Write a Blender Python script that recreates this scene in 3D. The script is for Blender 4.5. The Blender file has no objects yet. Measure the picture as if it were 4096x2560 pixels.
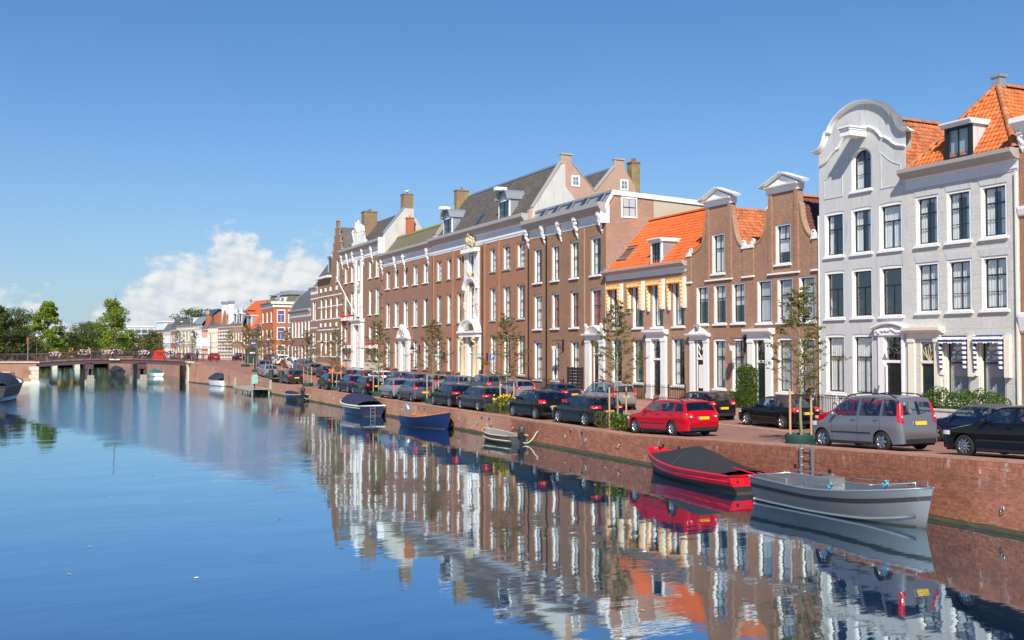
import bpy, math, random
from math import sin, cos, pi, sqrt, atan2, radians, floor
from mathutils import Vector, Matrix
R = random.Random(11)
sc = bpy.context.scene
col = sc.collection

# ------------------------------------------------------------------ camera, sky, sun
cd = bpy.data.cameras.new('camera'); cam = bpy.data.objects.new('camera', cd); col.objects.link(cam)
cd.sensor_width = 36; cd.lens = 34.98; cd.clip_start = .1; cd.clip_end = 6000
cam.location = (0, 0, 4.7); cam.rotation_euler = (radians(90 + 1.684), 0, radians(-25.556))
sc.camera = cam
SUND = Vector((.62, 1.0, -1.02)).normalized()          # the way the light travels
SUN_EL = math.asin(-SUND.z); SUN_ROT = atan2(-SUND.x, -SUND.y)
sd = bpy.data.lights.new('sun', 'SUN'); sd.energy = 5.0; sd.angle = radians(.53); sd.color = (1, .93, .83)
so = bpy.data.objects.new('sun', sd); col.objects.link(so); so.location = (-40, -60, 80)
so.rotation_euler = SUND.to_track_quat('-Z', 'Y').to_euler()
sc.view_settings.view_transform = 'Standard'; sc.view_settings.look = 'None'
sc.view_settings.exposure = .44; sc.view_settings.gamma = 1.0
sc.render.engine = 'CYCLES'

def nd(nt, t, **k):
    n = nt.nodes.new(t)
    for a, b in k.items():
        if a[0] == 'i' and a[1:].isdigit(): n.inputs[int(a[1:])].default_value = b
        else: setattr(n, a, b)
    return n
def mth(nt, op, a, b=None, c=None, clamp=False):
    n = nt.nodes.new('ShaderNodeMath'); n.operation = op; n.use_clamp = clamp
    for i, v in enumerate((a, b, c)):
        if v is None: continue
        if isinstance(v, (int, float)): n.inputs[i].default_value = v
        else: nt.links.new(v, n.inputs[i])
    return n.outputs[0]
def mixc(nt, f, a, b, bt='MIX'):
    n = nt.nodes.new('ShaderNodeMix'); n.data_type = 'RGBA'; n.blend_type = bt
    for i, v in ((0, f), (6, a), (7, b)):
        if isinstance(v, (int, float)): n.inputs[i].default_value = v
        elif isinstance(v, tuple): n.inputs[i].default_value = (v + (1,))[:4]
        else: nt.links.new(v, n.inputs[i])
    return n.outputs[2]
def sstep(nt, x, a, b):
    n = nt.nodes.new('ShaderNodeMapRange'); n.interpolation_type = 'SMOOTHSTEP'
    if isinstance(x, (int, float)): n.inputs[0].default_value = x
    else: nt.links.new(x, n.inputs[0])
    n.inputs[1].default_value = a; n.inputs[2].default_value = b
    n.inputs[3].default_value = 0; n.inputs[4].default_value = 1
    return n.outputs[0]
def noise(nt, vec, scale, detail=3, rough=.5, dim='3D'):
    n = nt.nodes.new('ShaderNodeTexNoise'); n.noise_dimensions = dim
    n.inputs['Scale'].default_value = scale; n.inputs['Detail'].default_value = detail; n.inputs['Roughness'].default_value = rough
    if vec is not None: nt.links.new(vec, n.inputs['Vector'])
    return n.outputs['Fac']

def make_world():
    w = bpy.data.worlds.new('World'); sc.world = w; w.use_nodes = True
    nt = w.node_tree; nt.nodes.clear(); L = nt.links.new
    sky = nd(nt, 'ShaderNodeTexSky'); sky.sky_type = 'NISHITA'; sky.sun_disc = False
    sky.sun_elevation = SUN_EL; sky.sun_rotation = SUN_ROT; sky.altitude = 0
    sky.air_density = 1.0; sky.dust_density = .12; sky.ozone_density = 4.0
    hs = nd(nt, 'ShaderNodeHueSaturation'); hs.inputs['Saturation'].default_value = 1.17
    L(mixc(nt, 1.0, sky.outputs[0], (.97, 1.04, 1.17), 'MULTIPLY'), hs.inputs['Color'])
    b1 = nd(nt, 'ShaderNodeBackground'); b1.inputs[1].default_value = .080; L(hs.outputs[0], b1.inputs[0])
    tc = nd(nt, 'ShaderNodeTexCoord'); sp = nd(nt, 'ShaderNodeSeparateXYZ'); L(tc.outputs['Generated'], sp.inputs[0])
    x, y, z = sp.outputs
    az = mth(nt, 'MULTIPLY', mth(nt, 'ARCTAN2', x, y), 57.2958)
    el = mth(nt, 'MULTIPLY', mth(nt, 'ARCSINE', z), 57.2958)
    cb = nd(nt, 'ShaderNodeCombineXYZ'); L(az, cb.inputs[0]); L(mth(nt, 'MULTIPLY', el, 1.35), cb.inputs[1])
    P = cb.outputs[0]
    # low cumulus banks round the horizon: their top follows the azimuth
    base = mth(nt, 'MULTIPLY', noise(nt, tc.outputs['Generated'], 5.5, 2, .5), 5.0)
    top = mth(nt, 'SUBTRACT', base, 1.2)
    for c, h, s in ((10.0, 4.2, 1.5), (7.0, 3.4, 1.9), (13.6, 4.6, 2.8), (17.5, 3.5, 2.5), (-1.0, 1.7, 3.4), (4.4, 1.5, 1.4)):
        d = mth(nt, 'DIVIDE', mth(nt, 'SUBTRACT', az, c), s)
        top = mth(nt, 'ADD', top, mth(nt, 'MULTIPLY', mth(nt, 'POWER', 2.718, mth(nt, 'MULTIPLY', mth(nt, 'MULTIPLY', d, d), -1)), h))
    n1 = noise(nt, P, .62, 9, .56)
    def shifted(dx, dy):
        m = nd(nt, 'ShaderNodeVectorMath'); m.operation = 'ADD'; L(P, m.inputs[0]); m.inputs[1].default_value = (dx, dy, 0)
        return noise(nt, m.outputs[0], .62, 9, .56)
    n2 = shifted(-.28, .42)
    edge = mth(nt, 'ADD', mth(nt, 'SUBTRACT', top, el), mth(nt, 'MULTIPLY', mth(nt, 'SUBTRACT', n1, .5), 6.5))
    mask = mth(nt, 'MULTIPLY', sstep(nt, edge, -.3, 1.3), sstep(nt, el, -4, .3))
    body = sstep(nt, edge, .1, 3.4)
    lit = mth(nt, 'ADD', .60, mth(nt, 'MULTIPLY', mth(nt, 'SUBTRACT', n1, n2), 2.6), clamp=True)  # sunlit and shaded cloud sides put into the colour by shifted noise
    low = sstep(nt, el, .2, 3.6)
    lit = mth(nt, 'ADD', mth(nt, 'MULTIPLY', lit, .75), mth(nt, 'MULTIPLY', low, .28), clamp=True)
    cc = mixc(nt, lit, (.40, .49, .61), (.82, .82, .80))
    b2 = nd(nt, 'ShaderNodeBackground'); b2.inputs[1].default_value = .82; L(cc, b2.inputs[0])
    b3 = nd(nt, 'ShaderNodeBackground'); b3.inputs[0].default_value = (.245, .355, .455, 1); b3.inputs[1].default_value = 1
    mh = nd(nt, 'ShaderNodeMixShader'); L(mth(nt, 'MULTIPLY', mth(nt, 'POWER', 2.718, mth(nt, 'MULTIPLY', mth(nt, 'MAXIMUM', el, 0), -.11)), .85), mh.inputs[0]); L(b1.outputs[0], mh.inputs[1]); L(b3.outputs[0], mh.inputs[2])
    ms = nd(nt, 'ShaderNodeMixShader')
    L(mth(nt, 'MULTIPLY', mask, .95), ms.inputs[0]); L(mh.outputs[0], ms.inputs[1]); L(b2.outputs[0], ms.inputs[2])
    o = nd(nt, 'ShaderNodeOutputWorld'); L(ms.outputs[0], o.inputs[0])
make_world()

# ------------------------------------------------------------------ materials
MATS = {}
def new_mat(name):
    m = bpy.data.materials.new(name); m.use_nodes = True
    nt = m.node_tree; b = nt.nodes['Principled BSDF']; MATS[name] = m
    return m, nt, b
def setp(b, **k):
    for a, v in k.items():
        a = {'rough': 'Roughness', 'metal': 'Metallic', 'spec': 'Specular IOR Level', 'coat': 'Coat Weight', 'coatr': 'Coat Roughness', 'ior': 'IOR', 'alpha': 'Alpha'}[a]
        b.inputs[a].default_value = v
def mat(name, c, rough=.6, metal=0., var=.12, vs=2.5, bump=0., bs=40, coat=0., spec=.5, rand=0., island=0., coatr=.03, streak=0.):
    m, nt, b = new_mat(name); L = nt.links.new
    setp(b, rough=rough, metal=metal, coat=coat, spec=spec, coatr=coatr)
    tc = nd(nt, 'ShaderNodeTexCoord'); v = tc.outputs['Object']
    f = mth(nt, 'ADD', 1 - var, mth(nt, 'MULTIPLY', noise(nt, v, vs, 5, .6), 2 * var))
    if streak:
        mp = nd(nt, 'ShaderNodeMapping'); mp.inputs['Scale'].default_value = (3.0, 3.0, .35); L(v, mp.inputs[0])
        s = sstep(nt, noise(nt, mp.outputs[0], 1.6, 4, .6), .5, .75)
        f = mth(nt, 'MULTIPLY', f, mth(nt, 'SUBTRACT', 1, mth(nt, 'MULTIPLY', s, streak)))
    if rand:
        oi = nd(nt, 'ShaderNodeObjectInfo'); f = mth(nt, 'MULTIPLY', f, mth(nt, 'ADD', 1 - rand, mth(nt, 'MULTIPLY', oi.outputs['Random'], 2 * rand)))
    if island:
        g = nd(nt, 'ShaderNodeNewGeometry'); f = mth(nt, 'MULTIPLY', f, mth(nt, 'ADD', 1 - island, mth(nt, 'MULTIPLY', g.outputs['Random Per Island'], 2 * island)))
    cc = nd(nt, 'ShaderNodeVectorMath'); cc.operation = 'SCALE'; cc.inputs[0].default_value = c[:3]; L(f, cc.inputs['Scale'])
    L(cc.outputs[0], b.inputs['Base Color'])
    if bump:
        bn = nd(nt, 'ShaderNodeBump'); bn.inputs['Strength'].default_value = bump; bn.inputs['Distance'].default_value = .02
        L(noise(nt, v, bs, 4, .6), bn.inputs['Height']); L(bn.outputs[0], b.inputs['Normal'])
    return m
def brick(name, c1, c2, mortar, bw=.215, bh=.0625, ms=.007, stain=.25, xy=False, bump=.35, tint=None):
    m, nt, b = new_mat(name); L = nt.links.new; setp(b, rough=.86, spec=.25)
    tc = nd(nt, 'ShaderNodeTexCoord'); sp = nd(nt, 'ShaderNodeSeparateXYZ'); L(tc.outputs['Object'], sp.inputs[0])
    cb = nd(nt, 'ShaderNodeCombineXYZ')
    if xy: L(sp.outputs[0], cb.inputs[1]); L(sp.outputs[1], cb.inputs[0])
    else: L(mth(nt, 'ADD', sp.outputs[0], sp.outputs[1]), cb.inputs[0]); L(sp.outputs[2], cb.inputs[1])
    t = nd(nt, 'ShaderNodeTexBrick'); L(cb.outputs[0], t.inputs['Vector'])
    t.inputs['Scale'].default_value = 1; t.inputs['Brick Width'].default_value = bw; t.inputs['Row Height'].default_value = bh
    t.inputs['Mortar Size'].default_value = ms; t.inputs['Mortar Smooth'].default_value = .2; t.inputs['Bias'].default_value = -.1
    t.inputs['Color1'].default_value = c1 + (1,); t.inputs['Color2'].default_value = c2 + (1,); t.inputs['Mortar'].default_value = mortar + (1,)
    n = noise(nt, tc.outputs['Object'], .45, 5, .6); mpn = nd(nt, 'ShaderNodeMapping'); mpn.inputs['Scale'].default_value = (4, 4, 13); L(tc.outputs['Object'], mpn.inputs[0]); n2 = noise(nt, mpn.outputs[0], 1.0, 5, .7)
    f = mth(nt, 'MULTIPLY', mth(nt, 'ADD', 1 - stain, mth(nt, 'MULTIPLY', n, 2 * stain)), mth(nt, 'ADD', .58, mth(nt, 'MULTIPLY', n2, .84)))
    src = t.outputs['Color']
    if tint: src = mixc(nt, sstep(nt, noise(nt, tc.outputs['Object'], .8, 4, .6), .5, .68), src, tint)
    cc = nd(nt, 'ShaderNodeVectorMath'); cc.operation = 'SCALE'; L(src, cc.inputs[0]); L(f, cc.inputs['Scale'])
    L(cc.outputs[0], b.inputs['Base Color'])
    bn = nd(nt, 'ShaderNodeBump'); bn.inputs['Strength'].default_value = bump; bn.inputs['Distance'].default_value = .006; bn.invert = True
    L(t.outputs['Fac'], bn.inputs['Height']); L(bn.outputs[0], b.inputs['Normal'])
    return m
def glass(name, tint=(.93, .95, .95), extra=.16):
    m, nt, b = new_mat(name); L = nt.links.new; nt.nodes.remove(b)
    tr = nd(nt, 'ShaderNodeBsdfTransparent'); tr.inputs[0].default_value = tint + (1,)
    gl = nd(nt, 'ShaderNodeBsdfGlossy'); gl.inputs['Roughness'].default_value = .015; gl.inputs[0].default_value = (.95, .97, 1, 1)
    tc = nd(nt, 'ShaderNodeTexCoord'); bn = nd(nt, 'ShaderNodeBump'); bn.inputs['Strength'].default_value = .25; bn.inputs['Distance'].default_value = .02
    L(noise(nt, tc.outputs['Object'], 2.2, 2, .5), bn.inputs['Height']); L(bn.outputs[0], gl.inputs['Normal'])
    g = nd(nt, 'ShaderNodeNewGeometry'); dt = nd(nt, 'ShaderNodeVectorMath'); dt.operation = 'DOT_PRODUCT'; L(g.outputs['Incoming'], dt.inputs[0]); L(g.outputs['Normal'], dt.inputs[1])
    cs = mth(nt, 'SUBTRACT', 1, mth(nt, 'ABSOLUTE', dt.outputs['Value']))           # same from both sides of the pane
    mx = nd(nt, 'ShaderNodeMixShader'); L(mth(nt, 'ADD', extra, mth(nt, 'MULTIPLY', mth(nt, 'POWER', cs, 5), .9), clamp=True), mx.inputs[0])
    L(tr.outputs[0], mx.inputs[1]); L(gl.outputs[0], mx.inputs[2])
    L(mx.outputs[0], nt.nodes['Material Output'].inputs[0]); return m
def leafm(name, c, c2=None):
    m, nt, b = new_mat(name); L = nt.links.new; setp(b, rough=.55, spec=.3)
    g = nd(nt, 'ShaderNodeNewGeometry'); c2 = c2 or tuple(x * 1.7 for x in c)
    cc = mixc(nt, g.outputs['Random Per Island'], c, c2); L(cc, b.inputs['Base Color'])
    tl = nd(nt, 'ShaderNodeBsdfTranslucent'); L(mixc(nt, .5, cc, (.25, .35, .03)), tl.inputs[0])
    mx = nd(nt, 'ShaderNodeMixShader'); mx.inputs[0].default_value = .36
    L(b.outputs[0], mx.inputs[1]); L(tl.outputs[0], mx.inputs[2]); L(mx.outputs[0], nt.nodes['Material Output'].inputs[0]); return m
def stripes(name, ca, cb_, w, axis):
    m, nt, b = new_mat(name); L = nt.links.new; setp(b, rough=.8, spec=.1)
    tc = nd(nt, 'ShaderNodeTexCoord'); sp = nd(nt, 'ShaderNodeSeparateXYZ'); L(tc.outputs['Object'], sp.inputs[0])
    a = mth(nt, 'GREATER_THAN', mth(nt, 'SINE', mth(nt, 'MULTIPLY', sp.outputs['XYZ'.index(axis)], pi / w)), 0)
    L(mixc(nt, a, ca, cb_), b.inputs['Base Color']); return m

# walls
brick('brick_quay', (.35, .135, .085), (.28, .107, .07), (.50, .36, .24), ms=.009, stain=.22)
brick('brick_brown', (.32, .142, .076), (.215, .095, .055), (.50, .40, .28), ms=.010, stain=.25)
brick('brick_neck', (.30, .118, .064), (.165, .066, .042), (.50, .385, .27), ms=.010, stain=.3)
brick('brick_dark', (.265, .132, .074), (.18, .09, .054), (.36, .265, .18), ms=.009, stain=.25)
brick('brick_side', (.33, .17, .11), (.27, .15, .11), (.40, .33, .27), stain=.2, tint=(.40, .22, .14))
brick('brick_red', (.33, .142, .080), (.26, .11, .065), (.38, .25, .165), ms=.009, stain=.22)
brick('brick_purple', (.295, .15, .10), (.235, .12, .086), (.36, .26, .2), stain=.2, tint=(.33, .155, .10))
brick('brick_ochre', (.275, .150, .088), (.225, .122, .074), (.34, .25, .18), stain=.22)
brick('brick_pink', (.29, .155, .13), (.25, .13, .11), (.33, .24, .2), stain=.15)
brick('brick_orange', (.46, .13, .05), (.40, .11, .045), (.42, .2, .12), stain=.1)
brick('brick_gable', (.42, .2, .13), (.36, .17, .11), (.47, .40, .33), bh=.075, bw=.25, ms=.014, stain=.15)
brick('brick_chimney', (.24, .15, .08), (.19, .11, .07), (.29, .24, .17), stain=.2, tint=(.28, .24, .08))
brick('paving', (.31, .15, .11), (.25, .12, .09), (.2, .15, .12), bw=.2, bh=.1, ms=.008, stain=.25, xy=True, bump=.2)
brick('paving_walk', (.40, .20, .145), (.34, .165, .12), (.22, .15, .12), bw=.22, bh=.11, ms=.008, stain=.25, xy=True, bump=.2)
brick('stucco_block', (.54, .53, .49), (.57, .56, .515), (.38, .37, .345), bw=1.05, bh=.62, ms=.009, stain=.13, bump=.25)
mat('brick_piece', (.345, .13, .08), .86, rand=.25, island=.25, var=.2, vs=14, bump=.25, bs=80, spec=.2)
def lime(name):                                            # pale lime blooms and dark damp stains on the brickwork
    m = MATS[name]; nt = m.node_tree; b = nt.nodes['Principled BSDF']; src = b.inputs['Base Color'].links[0].from_socket
    g = nd(nt, 'ShaderNodeNewGeometry'); mp = nd(nt, 'ShaderNodeMapping'); mp.inputs['Scale'].default_value = (1, 1.6, .8); nt.links.new(g.outputs['Position'], mp.inputs[0])
    f = mth(nt, 'MULTIPLY', sstep(nt, noise(nt, mp.outputs[0], 1.5, 5, .65), .60, .74), .6); d = mth(nt, 'MULTIPLY', sstep(nt, noise(nt, g.outputs['Position'], .55, 4, .6), .52, .72), .45)
    c = mixc(nt, d, src, (.13, .06, .045)); nt.links.new(mixc(nt, f, c, (.58, .50, .47)), b.inputs['Base Color'])
lime('brick_piece'); lime('brick_quay')
mat('mortar', (.55, .42, .30), .95, var=.2, vs=3, spec=.1)
mat('stucco_white', (.525, .53, .515), .7, var=.10, vs=.9, bump=.15, bs=14, streak=.26)
mat('plaster_grey', (.50, .49, .45), .85, var=.16, vs=.8, bump=.12, bs=8, streak=.22)
mat('plaster_beige', (.47, .41, .31), .85, var=.10, vs=.9, bump=.08, streak=.12)
mat('white_paint', (.80, .80, .78), .45, var=.05, vs=3, streak=.06)
mat('cream_paint', (.80, .74, .60), .5, var=.06, vs=3, streak=.06)
mat('cornice_grey', (.34, .325, .30), .55, var=.14, vs=2)
mat('cornice_white', (.66, .68, .69), .5, var=.08, vs=2, streak=.1)
mat('stone_white', (.72, .71, .68), .65, var=.10, vs=4, bump=.1, bs=25)
mat('stone_cream', (.56, .47, .29), .75, var=.22, vs=5, bump=.3, bs=20)
mat('stone_grey', (.33, .33, .31), .8, var=.15, vs=4, bump=.15, bs=30)
mat('stone_pale', (.55, .50, .40), .8, var=.15, vs=2, bump=.15, bs=12, streak=.2)
mat('zinc', (.40, .43, .46), .42, metal=.55, var=.14, vs=3, streak=.12)
mat('lead', (.20, .21, .22), .5, metal=.3, var=.2, vs=3)
mat('dark_sash', (.012, .02, .018), .35, var=.1)
mat('black_paint', (.012, .013, .014), .25, var=.1, coat=.3)
mat('door_green', (.012, .028, .022), .28, var=.1, coat=.4)
mat('room_dark', (.035, .033, .03), .9, var=.3, vs=.7)  # shade of unlit interiors put into the colour
mat('curtain', (.72, .72, .70), .9, var=.08, vs=5, spec=.1)
mat('curtain_grey', (.42, .44, .45), .9, var=.12, vs=5, spec=.1)
mat('curtain_red', (.33, .02, .03), .9, var=.15, vs=5, spec=.1)
mat('curtain_violet', (.20, .15, .33), .9, var=.15, vs=5, spec=.1)
mat('blind_olive', (.17, .16, .11), .8, var=.08)
stripes('awning_yellow', (.66, .54, .34), (.78, .27, .012), .13, 'Z')
stripes('awning_blue', (.78, .78, .76), (.03, .045, .15), .11, 'Z')
# roofs
mat('tile_orange', (.52, .128, .028), .62, rand=.28, island=.24, var=.22, vs=9, bump=.15, bs=50)
mat('tile_new', (.53, .105, .022), .6, rand=.15, island=.14, var=.16, vs=5)
mat('tile_old', (.42, .12, .04), .75, rand=.30, island=.25, var=.35, vs=5, bump=.2)
mat('tile_red_shaded', (.13, .045, .035), .7, rand=.2, var=.2, vs=6)  # dark red tile with the taller neighbour's shadow put into its colour
mat('tile_grey', (.085, .075, .068), .55, island=.18, var=.2, vs=4)
mat('slate', (.10, .098, .095), .55, var=.3, vs=6, bump=.4, bs=9)
mat('slate_moss', (.135, .12, .075), .9, var=.35, vs=3, bump=.6, bs=12)
mat('moss', (.22, .19, .025), .95, var=.4, vs=9, bump=.5)
mat('ridge_old', (.44, .15, .06), .75, rand=.25, var=.4, vs=6, bump=.25)
# glass, metal
glass('glass'); glass('glass_dark', (.45, .5, .52), .18); glass('car_glass', (.60, .65, .64), .13)
mat('iron', (.012, .012, .014), .45, metal=.2, var=.1)
mat('galvanized', (.46, .48, .50), .4, metal=.8, var=.15, vs=12)
mat('chrome', (.75, .76, .78), .12, metal=1, var=.02)
mat('rim_metal', (.55, .56, .58), .25, metal=.9, var=.03)
mat('rubber', (.014, .014, .015), .75, var=.15, vs=8)
mat('black_plastic', (.018, .018, .02), .5, var=.1)
mat('under_body', (.006, .006, .006), .9, var=.1)
mat('plate_yellow', (.83, .50, .012), .45, var=.05)
mat('plate_blue', (.02, .06, .35), .45, var=.05)
mat('lamp_red', (.45, .008, .012), .18, var=.1, coat=.8)
mat('lamp_clear', (.72, .70, .68), .12, var=.05, coat=.8)
mat('lamp_amber', (.75, .22, .01), .18, var=.05, coat=.8)
mat('steel_brown', (.075, .038, .042), .5, var=.15, vs=3)
mat('bag_green', (.012, .055, .04), .6, var=.2, vs=6)
mat('bin_green', (.025, .045, .045), .5, var=.1)
mat('wood_stake', (.47, .27, .15), .8, var=.2, vs=8, bump=.2)
mat('wood_grey', (.30, .28, .24), .85, var=.25, vs=5, bump=.3, bs=20)
mat('wood_fender', (.27, .27, .20), .85, var=.3, vs=4, bump=.3)
mat('wood_varnish', (.42, .15, .03), .3, var=.2, vs=5, coat=.5)
mat('bark', (.13, .12, .075), .9, var=.35, vs=8, bump=.5, bs=25)
mat('bark_green', (.20, .205, .11), .85, var=.3, vs=8, bump=.3, bs=25)
mat('algae', (.045, .042, .022), .8, var=.5, vs=4, bump=.5, bs=14)
mat('sign_blue', (.02, .10, .42), .4, var=.03); mat('sign_white', (.8, .8, .8), .45, var=.03); mat('sign_red', (.55, .02, .02), .4, var=.03)
mat('copper_green', (.22, .42, .34), .7, var=.2, vs=6); mat('copper_brown', (.20, .10, .06), .5, metal=.3, var=.2)
mat('skin', (.52, .30, .21), .6, var=.05); mat('cloth_blue', (.13, .22, .36), .85, var=.15); mat('cloth_dark', (.025, .025, .03), .85, var=.1); mat('hair_dark', (.03, .02, .015), .7, var=.2); mat('cloth_tan', (.40, .28, .16), .85, var=.1)
mat('tarp_navy', (.016, .021, .05), .75, var=.3, vs=4, bump=.8, bs=4); mat('tarp_black', (.022, .022, .023), .7, var=.3, vs=4, bump=.8, bs=4); mat('tarp_green', (.01, .13, .10), .7, var=.15)
mat('boat_red', (.58, .008, .02), .3, var=.14, coat=.6); mat('boat_navy', (.012, .018, .045), .22, var=.1, coat=.6); mat('boat_blue', (.007, .016, .065), .25, var=.12, coat=.5)
mat('boat_white', (.75, .73, .68), .35, var=.06, coat=.3); mat('boat_black', (.018, .018, .02), .5, var=.25, vs=4); mat('boat_grey', (.06, .068, .078), .5, var=.3, vs=5, metal=.3); mat('boat_inside', (.17, .185, .2), .55, var=.2)
mat('aluminium', (.25, .255, .26), .44, metal=.75, var=.10, vs=5); mat('rope_white', (.6, .57, .5), .9, var=.15); mat('rope_tan', (.5, .36, .2), .9, var=.2); mat('rope_cyan', (.02, .42, .52), .8, var=.1); mat('rope_dark', (.04, .035, .03), .9, var=.2)
mat('kerb_stone', (.36, .35, .33), .85, var=.15, vs=6); mat('paint_line', (.62, .6, .56), .8, var=.2, vs=8)
mat('soil', (.07, .055, .04), .95, var=.3); mat('grass_land', (.07, .09, .03), .95, var=.3, vs=.4)
mat('orange_paint', (.85, .23, .01), .3, var=.03, coat=.5); mat('truck_yellow', (.8, .42, .02), .4, var=.05); mat('postbox_red', (.65, .03, .012), .4, var=.05)
mat('flower_white', (.78, .74, .70), .8, island=.15); mat('flower_pink', (.55, .04, .16), .8, island=.3); mat('flower_red', (.6, .01, .02), .7, island=.2); mat('flower_yellow', (.8, .5, .01), .7, island=.2)
leafm('leaf_young', (.075, .095, .018), (.23, .17, .045)); leafm('leaf_big', (.10, .165, .014), (.30, .38, .035)); leafm('leaf_dark', (.042, .06, .016), (.13, .14, .035)); leafm('leaf_willow', (.075, .10, .03), (.15, .17, .055)); leafm('leaf_hedge', (.03, .075, .010), (.10, .17, .02)); leafm('leaf_olive', (.065, .08, .022), (.16, .16, .05)); leafm('leaf_ivy', (.04, .08, .02), (.09, .13, .03))
def lichen(name, c=(.10, .085, .06), lo=.56, k=.7):      # soot and lichen patches on old tiles
    m = MATS[name]; nt = m.node_tree; b = nt.nodes['Principled BSDF']; src = b.inputs['Base Color'].links[0].from_socket
    g = nd(nt, 'ShaderNodeNewGeometry'); f = mth(nt, 'MULTIPLY', sstep(nt, noise(nt, g.outputs['Position'], .9, 6, .7), lo, lo + .16), k)
    nt.links.new(mixc(nt, f, src, c), b.inputs['Base Color'])
lichen('tile_old', lo=.5); lichen('tile_orange', (.16, .09, .04), .58, .6); lichen('ridge_old', (.2, .19, .08), .5); lichen('tile_grey', (.16, .13, .10), .52, .5); lichen('slate', (.17, .16, .12), .5, .5)
PAINT = {}
def paint(name, c, metal=.0):
    if name not in PAINT: PAINT[name] = mat('car_' + name, c, .28, metal=metal, var=.02, coat=.6, coatr=.03, spec=.12)
    return PAINT[name]

def water_mat():
    m, nt, b = new_mat('water'); L = nt.links.new; nt.nodes.remove(b)
    tc = nd(nt, 'ShaderNodeTexCoord'); v = tc.outputs['Object']; sp = nd(nt, 'ShaderNodeSeparateXYZ'); L(v, sp.inputs[0]); X, Y, _ = sp.outputs
    mp = nd(nt, 'ShaderNodeMapping'); mp.inputs['Scale'].default_value = (.55, 1.0, 1); mp.inputs['Rotation'].default_value = (0, 0, radians(-20)); L(v, mp.inputs[0])
    calm = noise(nt, mp.outputs[0], .42, 2.2, .42)
    mp3 = nd(nt, 'ShaderNodeMapping'); mp3.inputs['Scale'].default_value = (.38, 1.25, 1); mp3.inputs['Rotation'].default_value = (0, 0, radians(-25)); L(v, mp3.inputs[0]); fine = noise(nt, mp3.outputs[0], 2.2, 3, .5)
    mp2 = nd(nt, 'ShaderNodeMapping'); mp2.inputs['Scale'].default_value = (.33, .95, 1); mp2.inputs['Rotation'].default_value = (0, 0, radians(8)); L(v, mp2.inputs[0])
    wind = mth(nt, 'ADD', noise(nt, mp2.outputs[0], 1.5, 6, .68), mth(nt, 'MULTIPLY', noise(nt, mp2.outputs[0], .55, 2, .5), .5))
    # cat's paw of wind between the calm foreground and the far bridge
    wob = mth(nt, 'MULTIPLY', mth(nt, 'SUBTRACT', noise(nt, v, .3, 5, .65), .5), 15)
    yy = mth(nt, 'ADD', Y, wob); dxx = mth(nt, 'SUBTRACT', X, 7.4)
    edge = mth(nt, 'ADD', 33, mth(nt, 'MAXIMUM', mth(nt, 'MULTIPLY', dxx, -5.2), mth(nt, 'MULTIPLY', dxx, 3.4)))
    wm = mth(nt, 'MULTIPLY', mth(nt, 'MULTIPLY', sstep(nt, mth(nt, 'SUBTRACT', yy, edge), -2, 9), sstep(nt, Y, 150, 110)), mth(nt, 'ADD', .10, mth(nt, 'MULTIPLY', sstep(nt, X, 16.5, 12.5), .9)))
    wm = mth(nt, 'MULTIPLY', wm, sstep(nt, noise(nt, v, .05, 3, .5), .18, .42))
    h = mth(nt, 'ADD', mth(nt, 'ADD', mth(nt, 'MULTIPLY', calm, .016), mth(nt, 'MULTIPLY', fine, .0024)), mth(nt, 'MULTIPLY', mth(nt, 'MULTIPLY', wind, mth(nt, 'ADD', .02, wm)), .042))
    bn = nd(nt, 'ShaderNodeBump'); bn.inputs['Strength'].default_value = 1; bn.inputs['Distance'].default_value = 1.0; L(h, bn.inputs['Height'])
    gl = nd(nt, 'ShaderNodeBsdfGlossy'); gl.inputs['Roughness'].default_value = .02; gl.inputs[0].default_value = (.78, .93, 1, 1); L(bn.outputs[0], gl.inputs['Normal'])
    df = nd(nt, 'ShaderNodeBsdfDiffuse'); df.inputs[0].default_value = (.006, .018, .042, 1)
    lw_ = nd(nt, 'ShaderNodeLayerWeight'); lw_.inputs[0].default_value = .5; L(bn.outputs[0], lw_.inputs['Normal'])
    fc = mth(nt, 'ADD', .40, mth(nt, 'MULTIPLY', mth(nt, 'POWER', lw_.outputs['Facing'], 3), .60), clamp=True)
    mx = nd(nt, 'ShaderNodeMixShader'); L(fc, mx.inputs[0])
    L(df.outputs[0], mx.inputs[1]); L(gl.outputs[0], mx.inputs[2]); L(mx.outputs[0], nt.nodes['Material Output'].inputs[0])
water_mat()

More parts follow.
